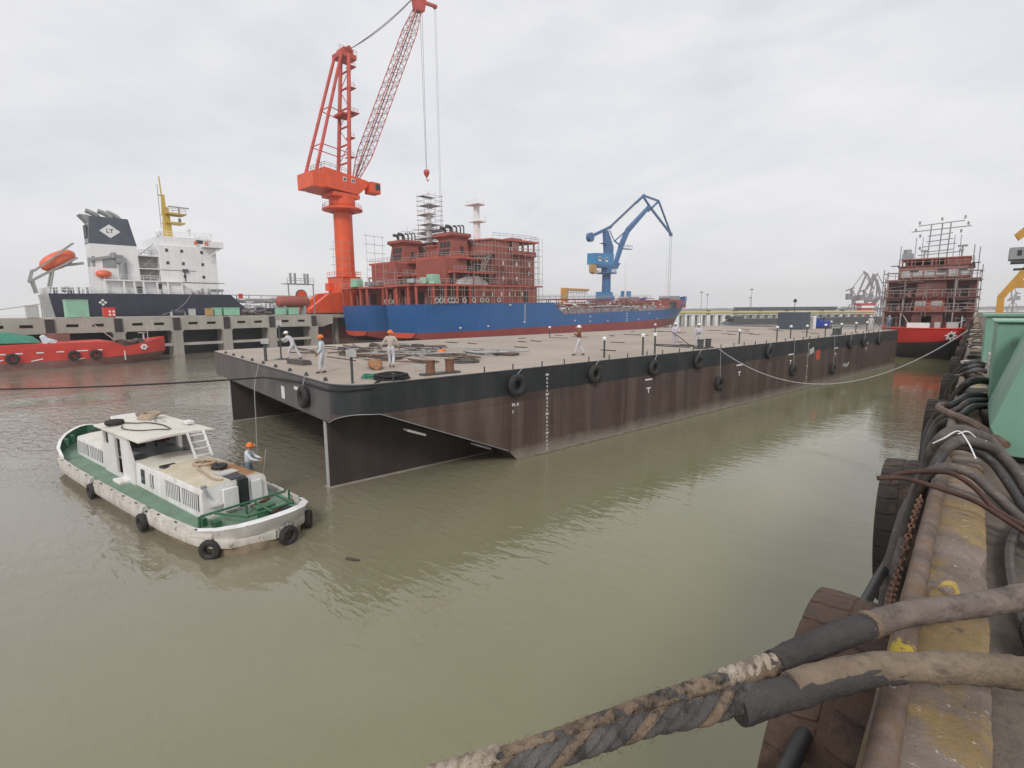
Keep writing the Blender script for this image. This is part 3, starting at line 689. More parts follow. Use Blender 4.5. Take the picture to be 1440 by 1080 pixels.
a4 = [(0.6, 17.5, 5.68), (0.16, 16.09, 6.0), (-0.02, 14.72, 6.1), (-0.17, 14.91, 5.95), (-0.32, 15.6, 5.6), (-0.37, 15.9, 5.2), (-0.38, 15.9, 4.5)]
for k in range(3):
    hose('hose', [(p[0] + 0.02 * k, p[1] - 0.75 * k, p[2] - 0.02 * k) for p in a4], 0.045, M['hose'], ['black hose farthest along the bundle', 'black hose second from the far end of the bundle', 'black hose third from the far end of the bundle, by the tall arch'][k])
mb = MB()
mb.tube(curve([(-0.19, 5.80, 6.1), (-0.12, 5.78, 6.16), (-0.03, 5.80, 6.235), (0.04, 5.7, 6.17), (0.10, 5.6, 6.06)], 6), 0.006, 5)
mb.tube(curve([(-0.03, 5.85, 6.20), (0.03, 5.86, 6.23), (0.1, 5.95, 6.16), (0.16, 6.0, 6.14)], 6), 0.006, 5)
tag(mb.build('tie_rope', M['mark']), 'short white tie knotted round the thick grey hoses', 'rope')
# corrugated hose lying on the quay floor at the right edge
mb = MB(); P = curve([(0.75, 3.05, 5.72), (0.5, 3.05, 5.72), (0.36, 3.25, 5.72), (0.37, 3.55, 5.72), (0.6, 3.75, 5.72)], 40)
mb.tube(P, [0.045 * (1 + .10 * (1 if i % 4 < 2 else -1)) for i in range(len(P))], 12)
tag(mb.build('corrugated_hose', M['canvasblack'], smooth=25), 'black corrugated hose on the quay floor at the right edge', 'hose')
mb = MB(); mb.tube(curve([(0.9, 8.2, 5.66), (0.55, 7.0, 5.66), (0.42, 5.6, 5.67), (0.3, 4.6, 5.68), (0.33, 3.6, 5.66), (0.5, 2.9, 5.66)], 10), 0.03, 8)
tag(mb.build('hose', M['hosedust']), 'grey hose lying along the quay floor beside the kerb', 'hose', HG)
# ---- green winch housings on the quay, timber and bundles
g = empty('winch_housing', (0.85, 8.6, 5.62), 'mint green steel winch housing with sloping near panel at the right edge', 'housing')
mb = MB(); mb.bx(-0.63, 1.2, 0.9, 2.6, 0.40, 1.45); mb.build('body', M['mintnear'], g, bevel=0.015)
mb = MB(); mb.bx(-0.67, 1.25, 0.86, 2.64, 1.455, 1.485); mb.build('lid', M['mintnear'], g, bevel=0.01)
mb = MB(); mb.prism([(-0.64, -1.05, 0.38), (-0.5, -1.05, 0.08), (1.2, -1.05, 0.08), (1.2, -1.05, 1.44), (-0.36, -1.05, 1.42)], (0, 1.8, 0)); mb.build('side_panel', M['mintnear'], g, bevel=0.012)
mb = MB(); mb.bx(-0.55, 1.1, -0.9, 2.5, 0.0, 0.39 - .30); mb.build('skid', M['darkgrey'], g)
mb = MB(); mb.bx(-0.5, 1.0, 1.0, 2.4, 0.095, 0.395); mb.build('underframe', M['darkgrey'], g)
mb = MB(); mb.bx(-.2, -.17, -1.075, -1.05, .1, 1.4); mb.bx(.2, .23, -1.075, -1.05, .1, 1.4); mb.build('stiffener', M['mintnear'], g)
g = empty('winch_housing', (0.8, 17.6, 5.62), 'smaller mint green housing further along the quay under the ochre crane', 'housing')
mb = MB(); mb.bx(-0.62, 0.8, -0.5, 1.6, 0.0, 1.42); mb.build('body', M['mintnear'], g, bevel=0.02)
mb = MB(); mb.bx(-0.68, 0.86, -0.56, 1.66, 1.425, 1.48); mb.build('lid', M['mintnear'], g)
rng = random.Random(11)
for i in range(16):
    yy = 11.5 + i * 1.9 + rng.uniform(-.5, .5)
    mb = MB(); L = rng.uniform(0.5, 1.3); a = rng.uniform(-0.5, 0.5)
    zz = 5.89 + rng.uniform(0, .03)
    mb.box((rng.uniform(-.02, .12), yy, zz + 0.03), (rng.uniform(.3, .42), rng.uniform(.15, .4), rng.uniform(.04, .1)), rz=a)
    tag(mb.build('timber_block', M['hatchdark'] if i % 3 else M['conclight'], bevel=0.008), 'loose timber or concrete block lying across the far part of the kerb', 'block', 'blocks scattered along the far kerb')
for i in range(10):
    yy = 12.5 + i * 4.5; 
    pts = [(rng.uniform(.2, .6), yy + rng.uniform(-.5, .5), 5.68), (0.25, yy + .6, 5.95 + rng.uniform(0, .15)), (0.0, yy + 1.0, 6.02), (-0.2, yy + 1.3, 5.8), (-0.3, yy + 1.5, 5.2), (-.3, yy + 1.6, 4.4)]
    hose('hose', pts, rng.uniform(.02, .045), rng.choice([M['hose'], M['hosedust'], M['braidtan']]), 'far dark hose drooping over the kerb between the green box and the red ship', 'far hoses drooping over the kerb', n=7, sub=5)
mb = MB()
for k in range(6):
    mb.tube(curve([(0.25 + .05 * k, 14.5, 5.7 + .07 * k), (0.35, 15.4, 5.95 + .06 * k), (0.5 + .05 * k, 16.5, 5.75 + .05 * k)], 6), 0.09, 7, wob=.3)
tag(mb.build('canvas_bundle', paint('cream_canvas', (0.48, 0.44, 0.37), 0.9, 0.15, 4)), 'cream canvas bundle heaped on the quay beside the far kerb', 'bundle')
# ---- ochre portal crane at the right edge
g = empty('portal_crane', (1.0, 42, 5.62), 'ochre yellow portal crane leg with grey cabin cut by the right edge', 'crane')
mb = MB()
def plate(poly, th): mb.prism([(x - 1.0, 0, z - 5.62) for x, z in poly], (0, th, 0))
plate([(0.82, 6.3), (1.16, 6.3), (1.12, 7.7), (1.3, 8.05), (1.55, 8.3), (3.2, 8.3), (3.2, 9.0), (1.95, 8.75), (1.78, 8.75), (2.4, 9.9), (2.0, 9.9), (0.92, 8.05), (0.80, 7.85)], 0.45)
plate([(2.9, 8.3), (3.3, 8.3), (3.3, 5.7), (2.9, 5.7)], 0.45)
mb.build('portal_leg', M['craneyellow'], g)
mb = MB(); mb.bx(0.02, 2.4, -0.15, 0.6, 0.55, 1.2); mb.build('bogie', M['signred'], g)
mb = MB(); mb.bx(-0.3, 0.45, -0.1, 0.6, 0.0, 0.68); mb.build('wheel_box', M['mint'], g)
mb = MB(); mb.bx(0.08, 1.6, -0.2, 1.0, 4.27, 4.97); mb.build('cabin', M['grey'], g, bevel=0.03)
mb = MB(); mb.bx(0.42, 0.6, -0.225, -0.203, 4.5, 4.8); mb.build('window', M['glass'], g)
mb = MB(); mb.bx(0.2, 1.7, -0.25, 1.1, 4.08, 4.24); mb.bx(0.35, 1.6, 0, .8, 3.7, 3.8); mb.bx(.9, 1.5, .1, .7, 3.4, 4.1); mb.build('platform', M['darkgrey'], g)
mb = MB(); mb.prism([(0.2, 0, 5.7), (0.4, 0, 5.35), (1.6, 0, 6.5), (1.6, 0, 7.2)], (0, .4, 0)); mb.build('jib', M['craneyellow'], g)
# ================================================================ PEOPLE
def skin_mesh(name, V, E, rad, mat, parent, root=0, sub=1):
    me = bpy.data.meshes.new(name); me.from_pydata([tuple(v) for v in V], E, [])
    o = bpy.data.objects.new(name, me); COL.objects.link(o); me.materials.append(mat)
    o.parent = parent
    s = o.modifiers.new('skin', 'SKIN'); s.use_smooth_shade = True
    sv = me.skin_vertices[0].data
    for i, r in enumerate(rad):
        sv[i].radius = (r, r) if not isinstance(r, tuple) else r; sv[i].use_root = (i == root)
    m = o.modifiers.new('sub', 'SUBSURF'); m.levels = sub; m.render_levels = sub
    return o

STAND = dict(pelvis=(0, 0, .95), waist=(0, 0.0, 1.08), chest=(0, 0.0, 1.30), neck=(0, 0, 1.47), head=(0, 0.03, 1.60), crown=(0, 0.02, 1.70),
             hipL=(-.10, 0, .92), kneeL=(-.11, .03, .50), ankL=(-.11, -.02, .09), toeL=(-.12, .15, .04),
             hipR=(.10, 0, .92), kneeR=(.11, .03, .50), ankR=(.11, -.02, .09), toeR=(.12, .15, .04),
             shL=(-.19, 0, 1.41), elL=(-.25, -.03, 1.13), wrL=(-.26, .08, .90), hdL=(-.26, .13, .82),
             shR=(.19, 0, 1.41), elR=(.25, -.03, 1.13), wrR=(.26, .08, .90), hdR=(.26, .13, .82))

def person(label, loc, heading, pose=None, top='overall', bottom='trouser', helmet='helmetwhite', glove=None, group=None, scale=1.0):
    J = {k: Vector(v) for k, v in STAND.items()}
    for k, v in (pose or {}).items(): J[k] = Vector(v)
    root = empty('person', loc, label, 'person', group, rz=heading); root.scale = (scale,) * 3
    V = []; E = []; Rr = []; idx = {}
    def v(k, p, r, par=None):
        V.append(Vector(p)); Rr.append(r); idx[k] = len(V) - 1
        if par is not None: E.append((idx[par], idx[k]))
    v('pelvis', J['pelvis'], .085); v('waist', J['waist'], .075, 'pelvis'); v('chest', J['chest'], (.10, .085), 'waist')
    v('neck', J['neck'], .052, 'chest'); hd = J['head']; nk = J['neck']
    v('jaw', nk.lerp(hd, .55) + Vector((0, .015, 0)), .062, 'neck'); v('head', hd, .088, 'jaw'); v('crown', J['crown'], .07, 'head')
    v('nose', hd + Vector((0, .105, -.01)), .014, 'head')
    for s in 'LR':
        sg = -1 if s == 'L' else 1
        v('ear' + s, hd + Vector((sg * .09, 0, -.01)), .016, 'head')
        v('hip' + s, J['hip' + s], .06, 'pelvis'); v('knee' + s, J['knee' + s], .044, 'hip' + s); v('ank' + s, J['ank' + s], .038, 'knee' + s); v('toe' + s, J['toe' + s], .03, 'ank' + s)
        v('sh' + s, J['sh' + s], .045, 'chest'); v('el' + s, J['el' + s], .034, 'sh' + s); v('wr' + s, J['wr' + s], .029, 'el' + s)
        hdp = J['hd' + s]; d = (hdp - J['wr' + s]).normalized(); a, b = frame(d)
        v('palm' + s, hdp, .03, 'wr' + s)
        for f, (ox, ln) in enumerate(((-.027, .072), (-.009, .082), (.009, .077), (.027, .06))):
            k = 'f%d%s' % (f, s); v(k, hdp + a * ox + d * ln * .55, .0095, 'palm' + s); v(k + 'b', hdp + a * ox * 1.05 + d * ln + b * .02, .008, k)
        v('th' + s, hdp - a * .045 * sg + d * .01, .011, 'palm' + s); v('thb' + s, hdp - a * .055 * sg + d * .045, .009, 'th' + s)
    skin_mesh('body', V, E, Rr, M['skin'], root)
    # jacket
    V = []; E = []; Rr = []; idx.clear()
    v('chest', J['chest'], (.165, .14)); v('waist', J['waist'], (.145, .125), 'chest'); v('hem', J['pelvis'] + (J['pelvis'] - J['waist']) * .5, (.155, .135), 'waist'); v('collar', J['neck'] - Vector((0, 0, .02)), .065, 'chest')
    for s in 'LR':
        v('sh' + s, J['sh' + s], .082, 'chest'); v('el' + s, J['el' + s], .06, 'sh' + s); v('cuff' + s, J['el' + s].lerp(J['wr' + s], .93), .045, 'el' + s)
    skin_mesh('jacket', V, E, Rr, M[top], root)
    V = []; E = []; Rr = []; idx.clear()
    v('pelvis', J['pelvis'], (.135, .12)); v('top', J['waist'] + (J['waist'] - J['pelvis']) * .4, (.12, .105), 'pelvis')
    for s in 'LR':
        v('hip' + s, J['hip' + s] - Vector((0, 0, .03)), .105, 'pelvis'); v('knee' + s, J['knee' + s], .078, 'hip' + s); v('ank' + s, J['ank' + s] + Vector((0, 0, .02)), .062, 'knee' + s)
    skin_mesh('trousers', V, E, Rr, M[bottom], root)
    for s in 'LR':
        V = []; E = []; Rr = []; idx.clear()
        an = J['ank' + s]; to = J['toe' + s]
        v('heel', an + (an - to).normalized() * .04 - Vector((0, 0, .03)), .045); v('mid', an.lerp(to, .5), .045, 'heel'); v('toe', to, .04, 'mid')
        skin_mesh('shoe', V, E, Rr, M['bootblack'], root)
        if glove:
            V = []; E = []; Rr = []; idx.clear()
            v('w', J['wr' + s], .04); v('h', J['hd' + s], .045, 'w'); d = (J['hd' + s] - J['wr' + s]).normalized(); v('f', J['hd' + s] + d * .05, .035, 'h')
            skin_mesh('glove', V, E, Rr, M[glove], root)
    if helmet:
        ax = (J['crown'] - J['head']).normalized(); q = Vector((0, 0, 1)).rotation_difference(ax).to_matrix()
        mb = MB()
        prof = [(.155, .0), (.150, .012), (.125, .015), (.122, .05), (.105, .095), (.07, .125), (.03, .137), (.001, .139)]
        mb.lathe(prof, (0, 0, 0), 'Z', 18)
        mb.box((0, .14, .004), (.16, .10, .012))
        mb.box((0, 0, .075), (.02, .2, .13), top=(1, .3))
        hm = mb.build('helmet', M[helmet], root); hm.matrix_local = Matrix.Translation(J['head'] + ax * .035) @ q.to_4x4()
    return root

# ================================================================ BARGE
A0 = Vector((-17.45, 10.06, 0)); BH = R(8.6); BL = 69.7; BW = 24.5; DZ = 4.45
def BP(x, y, z=DZ):
    return Vector((A0.x + x * math.cos(BH) + y * math.sin(BH), A0.y - x * math.sin(BH) + y * math.cos(BH), z))
bg_ = empty('barge', A0, 'long flat black and brown deck barge floating across the middle of the basin', 'barge', rz=-BH)
def zb(y):
    if y < 9.6: return 3.36 - (3.36 + 0.10) * max(0, y - 1.2) / 8.4
    return -0.10
out = []; rad = 1.5; K = 10
def col(x, y, zbot): out.append((x, y, zbot))
for yy in [BL, 60, 50, 40, 30, 20, 14, 9.6, 8, 6, 4, 2.4, rad]: col(0, yy, zb(yy) if yy > 9 else zb(max(yy, 1.2)))
for i in range(1, K + 1):
    t = math.pi / 2 * i / K
    s_ = i / K
    col(-rad + rad * math.cos(t), rad - rad * math.sin(t), zb(1.5) + 0.06 * math.sin(s_ * math.pi) - (zb(1.5) - 2.86) * (max(0, s_ - .25) / .75) ** 2)
for xx in [-4, -8, -12, -16, -20]: col(xx, 0, 2.86)
for i in range(K + 1):
    t = math.pi / 2 * (K - i) / K; s_ = (K - i) / K
    col(-BW + rad - rad * math.cos(t), rad - rad * math.sin(t), zb(1.5) + 0.06 * math.sin(s_ * math.pi) - (zb(1.5) - 2.86) * (max(0, s_ - .25) / .75) ** 2)
for yy in [2.4, 4, 6, 8, 9.6, 14, 20, 30, 40, 50, 60, BL]: col(-BW, yy, zb(yy))
n_ = len(out)
mb = MB()
# side shell rows
vs = []; rows = 5
for (x, y, z0) in out:
    z0 = z0 if z0 > -.05 else -1.0
    for r_ in range(rows): vs.append((x, y, z0 + (DZ - z0) * r_ / (rows - 1)))
fs = []
for i in range(n_):
    j = (i + 1) % n_
    for r_ in range(rows - 1): fs.append((i * rows + r_, j * rows + r_, j * rows + r_ + 1, i * rows + r_ + 1))
mb.add(vs, fs)
# raked bottom: pair up near and far side columns
half = [(i, n_ - 1 - i) for i in range(n_ // 2)]
vs2 = [(x, y, z if z > -.05 else -1.0) for x, y, z in out]
mb.build('hull', M['bargeside'], bg_, smooth=30)
mb = MB(); mb.add(vs2, [(a, a + 1, b - 1, b) for a, b in half if a + 1 <= b - 1]); mb.build('raked_bottom', M['rake'], bg_, smooth=30)
mb = MB(); mb.tube([Vector((x + .01, y, z)) for x, y, z in out[8:23]], .018, 6); mb.build('lit_chine_edge', M['grey'], bg_)  # pale tube added along the chine to draw its lit edge
mb = MB(); mb.add([(x * 1.0, y, DZ + 0.004) for x, y, _ in out], [tuple(range(n_))]); mb.build('deck', M['bargedeck'], bg_, smooth=0)
# rounded sheer lip along the edge
mb = MB(); mb.tube([Vector((x, y, DZ - 0.01)) for x, y, _ in out], 0.035, 6, closed=True); mb.build('sheer_lip', M['darkgrey'], bg_)
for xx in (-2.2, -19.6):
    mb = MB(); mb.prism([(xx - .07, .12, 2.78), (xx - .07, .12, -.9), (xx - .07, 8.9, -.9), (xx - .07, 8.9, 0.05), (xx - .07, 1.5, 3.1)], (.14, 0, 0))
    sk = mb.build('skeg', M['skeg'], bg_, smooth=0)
    mb = MB(); mb.bx(xx - .25, xx + .25, .0, 8.9, -.10, .02); mb.build('shoe_plate', paint('pale_mud_band', (0.33, 0.29, 0.25), .85, .2, 2), sk)
    mb = MB(); mb.bx(xx - .1, xx + .1, .06, .117, -.1, 2.8); mb.build('edge_bar', M['lightgrey'], sk)
for y_, z_ in ((3.3, 1.95), (6.8, .72)):
    mb = MB(); mb.box((-.55, y_, z_ + .18), (.5, .9, .1), rx=-0.38); mb.build('anode', M['lightgrey'], bg_, bevel=.02)
# bilge strip along the side at the waterline
mb = MB(); mb.bx(-0.1, 0.07, 9.8, BL, 0.02, 0.10); mb.build('rubbing_bar', paint('muddy_strake', (0.24, 0.21, 0.18), .8, .25, 1.5), bg_)
# white draught figures, frame marks
I_ = Matrix.Identity(4)
def side_text(txt, y, z, size, name='draught_mark'):
    return lettering(name, txt, size, M['mark'], bg_, basis((0.012, y, z), (0, 1, 0), (0, 0, 1)))
seq = ['4M', '8', '6', '4', '2', '3M', '8', '6', '4', '2', '2M', '8', '6', '4', '2', '1M', '8', '6', '4', '2']
for ystat in (10.55, 42.9):
    for i, t in enumerate(seq): side_text(t, ystat, 4.02 - i * 0.2, 0.17)
def tmark(y, z, w_=.36):
    mb = MB(); mb.bx(.004, .012, y - w_, y + w_, z + .5, z + .6); mb.bx(.004, .012, y - .2, y + .2, z - .02, z + .06); mb.bx(.004, .012, y - .04, y + .04, z - .28, z - .021)
    mb.build('frame_mark', M['mark'], bg_, smooth=0)
for y_, z_ in ((19.1, 2.45), (30.4, 2.5), (39.3, 2.75), (49.6, 2.75), (58.5, 2.8)): tmark(y_, z_, .36 if y_ < 25 else .5)
side_text('FR. 8', 8.45, 2.75, .2, 'frame_mark'); side_text('T', 8.3, 2.4, .2, 'frame_mark')
mb = MB()
for a in range(5): mb.box((.008, 52 + .35 * a, 1.4 + .12 * math.sin(a * 2)), (.012, .3, .22 + .05 * (a % 2)), rx=.5 * (-1) ** a)
mb.build('paint_patch', M['lightgrey'], bg_, smooth=0)
mb = MB(); mb.box((.006, 43.7, 3.35), (.012, 1.0, .5), rx=.2); mb.build('paint_patch', M['lightgrey'], bg_, smooth=0)
mb = MB(); mb.box((.006, 45.2, 2.9), (.01, .8, .9), rx=.1); mb.build('paint_patch', M['bootorange'], bg_, smooth=0)
mb = MB(); mb.bx(-7.6, -7.1, -.012, -.004, 3.1, 3.7); mb.bx(-5.6, -4.9, -.012, -.004, 3.75, 3.9); mb.build('paint_patch', M['mark'], bg_, smooth=0)

# tyres along the barge (hung from the deck edge, so things of their own)
def tyre_obj(name, loc, Rr, axis_rz, label, grp, wd=.28, tilt=0, mat='tyre', lanyard=None):
    t = empty(name, loc, label, 'tyre', grp, rz=axis_rz)
    mb = MB(); hw_ = wd / 2; q_ = Rr * .3
    prof = []
    for i in range(13):
        a = 2 * math.pi * i / 12
        prof.append((Rr - q_ + q_ * math.copysign(abs(math.cos(a)) ** .7, math.cos(a)), hw_ * math.copysign(abs(math.sin(a)) ** .8, math.sin(a))))
    mb.lathe(prof, axis='X', n=28); mb.build('casing', M[mat], t, smooth=60)
    if lanyard:
        mb = MB(); mb.tube([Vector((0, 0, Rr * .9)), Vector(lanyard)], 0.018, 5); mb.build('lanyard', M['greyrope'], t)
    return t
tl = [(8.45, 3.72, .55), (14.0, 3.78, .5), (19.4, 3.7, .5), (24.4, 3.74, .5), (34.8, 3.72, .5), (27.3, 1.97, .5), (39.6, 1.9, .5), (48.8, 1.3, .5), (53.1, 3.55, .5), (57.2, 3.5, .48), (62.2, 3.45, .48)]
tlab = ['largest black tyre hung on the barge side, nearest the draught marks', 'tyre on the black band of the barge below the brown jacketed man', 'third tyre along the black band of the barge', 'tyre on the black band just left of where the white line leaves the barge',
        'fifth tyre along the black band, right of the white line', 'nearest of the three tyres hung low on the brown side of the barge', 'low tyre on the brown side of the barge beneath the white line', 'low tyre on the brown side by the white paint smear',
        'first of three tyres close together at the far end of the barge band', 'middle of three tyres close together at the far end of the barge band', 'last tyre at the far corner of the barge']
for (y_, z_, r_), lb in zip(tl, tlab):
    tyre_obj('fender_tyre', BP(.16, y_, z_), r_, -BH, lb, 'tyres hung along the barge side', lanyard=(-.12, .45, DZ - z_ + .05) if z_ > 3 else (-.1, .1, DZ - z_))
tyre_obj('fender_tyre', BP(-3.9, -.17, 3.62), .5, -BH + R(90), 'tyre hung on the grey bow transom of the barge beside the rounded corner', 'tyres hung along the barge side', lanyard=(.15, .1, DZ - 3.6))

# deck fittings -------------------------------------------------------------
def bollard(x, y, label, twin=True, mat='rust'):
    b = empty('bollard', BP(x, y), label, 'bollard', 'twin bollards on the barge deck', rz=-BH)
    mb = MB(); mb.bx(-.22, .22, -.95, .95, .005, .09); mb.build('base_plate', M['darkgrey'], b)
    for s in (-.5, .5):
        mb = MB(); mb.cyl((0, s, .09), (0, s, .62), .2, n=16); mb.cyl((0, s, .62), (0, s, .66), .235, n=16); mb.build('post', M[mat], b)
    return b
bollard(-.95, 4.9, 'rusty brown twin bollard on the near edge of the barge by the rope coil')
bollard(-.75, 26.6, 'dark twin bollard where the white line is made fast on the barge edge', mat='darkgrey')
bollard(-.9, 52.1, 'dark twin bollard on the far half of the barge edge', mat='darkgrey')
def vent(x, y, h, label, box=False, twin=False):
    v_ = empty('vent_pipe', BP(x, y), label, 'vent', 'white capped vent posts on the barge deck', rz=-BH)
    xs = (-.12, .12) if twin else (0,)
    mb = MB()
    for dx in xs: mb.cyl((dx, 0, .004), (dx, 0, h), .055, n=8)
    mb.build('pipe', M['darkgrey'], v_)
    mb = MB()
    if box: mb.bx(-.15 - (.1 if twin else 0), .15 + (.1 if twin else 0), -.15, .15, h, h + .27); mb.bx(-.1, .1, -.17, -.152, h + .06, h + .2)
    else: mb.lathe([(.11, h - .02), (.13, h + .1), (.07, h + .17), (.001, h + .18)], n=10)
    mb.build('cap', M['lightgrey'] if box else M['whitetrim'], v_)
    return v_
vent(-.75, .75, 1.05, 'vent post with white square box at the near bow corner of the barge', box=True)
vent(-12.9, .75, 1.0, 'twin vent post with white square box on the bow edge of the barge', box=True, twin=True)
vt = [(-1.0, 16.1, 1.05), (-.35, 18.9, 1.15), (-.4, 20.2, 1.15), (-1.2, 32.5, 1.0), (-1.4, 39.6, 1.05), (-1.4, 42.4, 1.05), (-1.4, 46.0, 1.0), (-1.2, 50.0, 1.0), (-1.1, 54.0, 1.0), (-1.1, 58.4, 1.0), (-1.1, 62.0, 1.0)]
vlab = ['capped vent post on the barge edge just right of the brown jacketed man', 'left one of two bare vent posts close together on the barge edge', 'right one of two bare vent posts close together on the barge edge', 'vent post just right of the twin bollard with the white line']
for i, (x, y, h) in enumerate(vt): vent(x, y, h, vlab[i] if i < 4 else 'white capped vent post in the row along the far half of the barge edge')
for i, (px_, py_) in enumerate([(-10, 64), (-8.2, 66), (-6.5, 67), (-20, 30), (-17, 44)]):
    vent(px_, py_, .9, 'small white capped vent standing far back on the barge deck')
# small deck-edge studs
sp_ = MB(); sp_.cyl((0, 0, .004), (0, 0, .26), .035, n=6); 
st0 = sp_.build('edge_stud', M['darkgrey']); st0.location = BP(-.14, 2.2); tag(st0, 'small dark stud standing on the near edge of the barge deck', 'stud', 'studs along the barge edge')
y_ = 6.8
while y_ < 66:
    c = st0.copy(); COL.objects.link(c); c.location = BP(-.14, y_ + random.uniform(-.15, .15)); y_ += 1.75
for i in range(9):
    mb = MB(); mb.cyl((0, 0, .004), (0, 0, .1), .09, n=8); mb.cyl((0, 0, .1), (0, 0, .16), .05, n=8)
    o = mb.build('edge_fitting', M['darkgrey']); o.location = BP(-2.2 - i * 2.3, .22); tag(o, 'small dark fitting along the bow edge of the barge deck', 'fitting', 'fittings along the bow edge')
# scrap: bars, pipes, hose, timbers over the bow deck
rng = random.Random(21)
for i in range(64):
    L = rng.uniform(1.2, 6.0); x = rng.uniform(-21, -6.0); y = rng.uniform(3.5, 13.5)
    if x > -8 and y < 5: y += 4
    a = rng.gauss(0, .35); h = rng.uniform(.03, .22); r_ = rng.uniform(.02, .06)
    mb = MB()
    if i % 3 == 0: mb.bar((-L / 2, 0, 0), (L / 2, 0, rng.uniform(0, .08)), r_ * 2.2, r_ * 1.6)
    else: mb.cyl((-L / 2, 0, 0), (L / 2, 0, rng.uniform(0, .1)), r_, n=6)
    o = mb.build('steel_bar', rng.choice([M['rust'], M['brownsteel'], M['darkgrey'], M['hatchdark'], M['steel']])); o.location = BP(x, y, DZ + h); o.rotation_euler = (0, 0, a - BH)
    tag(o, 'thin steel bar or pipe in the scatter of scrap on the barge bow', 'bar', 'scrap bars strewn on the barge bow')
for i in range(16):
    mb = MB(); x0, y0 = rng.uniform(-19, -5), rng.uniform(5, 14)
    pts = [Vector((rng.uniform(-1.4, 1.4), rng.uniform(-.7, .7), .04 + rng.uniform(0, .06))) for _ in range(7)]
    mb.tube(curve(pts, 6), .035, 6); o = mb.build('cable', rng.choice([M['hose'], M['hosedust'], M['rod']])); o.location = BP(x0, y0)
    tag(o, 'loose tangled cable among the scrap on the bow deck of the barge', 'cable', 'tangled cables on the barge bow')
for i in range(14):
    mb = MB(); mb.box((0, 0, 0), (rng.uniform(.5, 1.6), rng.uniform(.3, .8), rng.uniform(.06, .18)), rz=rng.uniform(0, 3))
    o = mb.build('steel_plate', rng.choice([M['brownsteel'], M['hatchdark'], M['darkgrey']])); o.location = BP(rng.uniform(-20, -5), rng.uniform(5, 15), DZ + .1)
    tag(o, 'small dark plate lying among the scrap on the barge bow', 'plate', 'plates among the scrap')
for i in range(34):
    mb = MB(); mb.box((0, 0, 0), (rng.uniform(.4, 2.2), rng.uniform(.12, .35), .05), rz=rng.gauss(0, .3))
    o = mb.build('dunnage', rng.choice([M['brownsteel'], M['hatchdark']])); o.location = BP(rng.uniform(-22, -3), rng.uniform(17, 62), DZ + .032); o.rotation_euler.z = -BH
    tag(o, 'dark strip of timber lying flat on the open middle of the barge deck', 'timber', 'timber strips on the open barge deck')
def coil(loc, R0, n, r, mat, label, name='rope_coil', cat='rope coil', z0=0.0, wob=.06):
    mb = MB(); pts = []
    for i in range(n * 20 + 1):
        t = 2 * math.pi * i / 20; k = i / 20
        q_ = R0 * (1 + wob * math.sin(k * 2.7 + 1)) - (k % 3) * r * 1.7
        pts.append(Vector((q_ * math.cos(t), q_ * math.sin(t), r + (k // 3) * r * 1.6 + .02 * math.sin(t * 3 + k))))
    mb.tube(pts, r, 6); o = mb.build(name, mat); o.location = loc; return tag(o, label, cat)
coil(BP(-.95, 2.5), .72, 8, .045, M['blackrope'], 'black mooring line coiled on the near bow edge of the barge')
coil(BP(-4.5, 8.6), .8, 5, .05, M['hosedust'], 'grey hose coiled on the deck beyond the man in the beige vest', cat='hose coil', name='hose_coil')
coil(BP(-1.9, 2.1), .45, 4, .04, M['tarpgreen'], 'green hose coiled on the bow corner of the barge', cat='hose coil', name='hose_coil')
mb = MB(); mb.loft([[Vector((x, .34 * w_ * math.cos(t), .20 * w_ + .2 * w_ * math.sin(t) * (1.0 + .2 * mnoise.noise(Vector((x * 3, t, 0)))))) for t in [2 * math.pi * k / 12 for k in range(12)]] for x, w_ in [(-1.0, .15), (-.85, .6), (-.5, 1.0), (0, 1.1), (.4, .9), (.8, .75), (1.05, .2)]])
o = mb.build('sack', M['sack']); o.location = BP(-5.2, 3.8); o.rotation_euler.z = -.5; tag(o, 'brown burlap sack slumped on the bow deck of the barge', 'sack')
mb = MB(); mb.lathe([(.01, 0), (.3, .0), (.32, .1), (.26, .26), (.1, .33), (.01, .34)], n=12); mb.cyl((0, 0, .3), (.25, .1, .36), .06)
o = mb.build('float', M['helmetorange']); o.location = BP(-9.3, 10.2); tag(o, 'orange red float lying on the barge deck past the beige vested man', 'float')
# paint tray (white frame) and hatch boards
mb = MB()
for a, b in (((0, 0), (.8, 0)), ((.8, 0), (.8, .5)), ((.8, .5), (0, .5)), ((0, .5), (0, 0))):
    mb.bar((a[0], a[1], .3), (b[0], b[1], .3), .04); mb.bar((a[0], a[1], 0), (a[0], a[1], .3), .04)
o = mb.build('wire_stand', M['lightgrey']); o.location = BP(-2.6, 4.5); tag(o, 'small white wire stand on the deck below the beige vested man', 'stand')
mb = MB(); mb.box((0, 0, .1), (1.8, .5, .2)); mb.box((0, 0, .23), (1.6, .4, .06)); o = mb.build('mat_roll', M['hosedust']); o.location = BP(-9.8, 1.6); o.rotation_euler.z = -BH + .15; tag(o, 'low grey roll of matting on the bow deck of the barge', 'mat roll')
# warping mast held by the leaning man
g = empty('signal_mast', BP(-13.3, 1.7), 'dark portable post on a tripod foot held by the leaning man at the bow', 'post', rz=-BH)
mb = MB(); mb.cyl((0, 0, .1), (0, 0, 2.0), .045); mb.build('post', M['darkgrey'], g)
mb = MB(); mb.cyl((0, 0, 0.01), (0, 0, .1), .4, .15, n=10); mb.build('foot', M['darkgrey'], g)
mb = MB(); mb.bx(-.14, .14, -.12, .12, 2.0, 2.28); mb.build('lamp', M['lightgrey'], g)
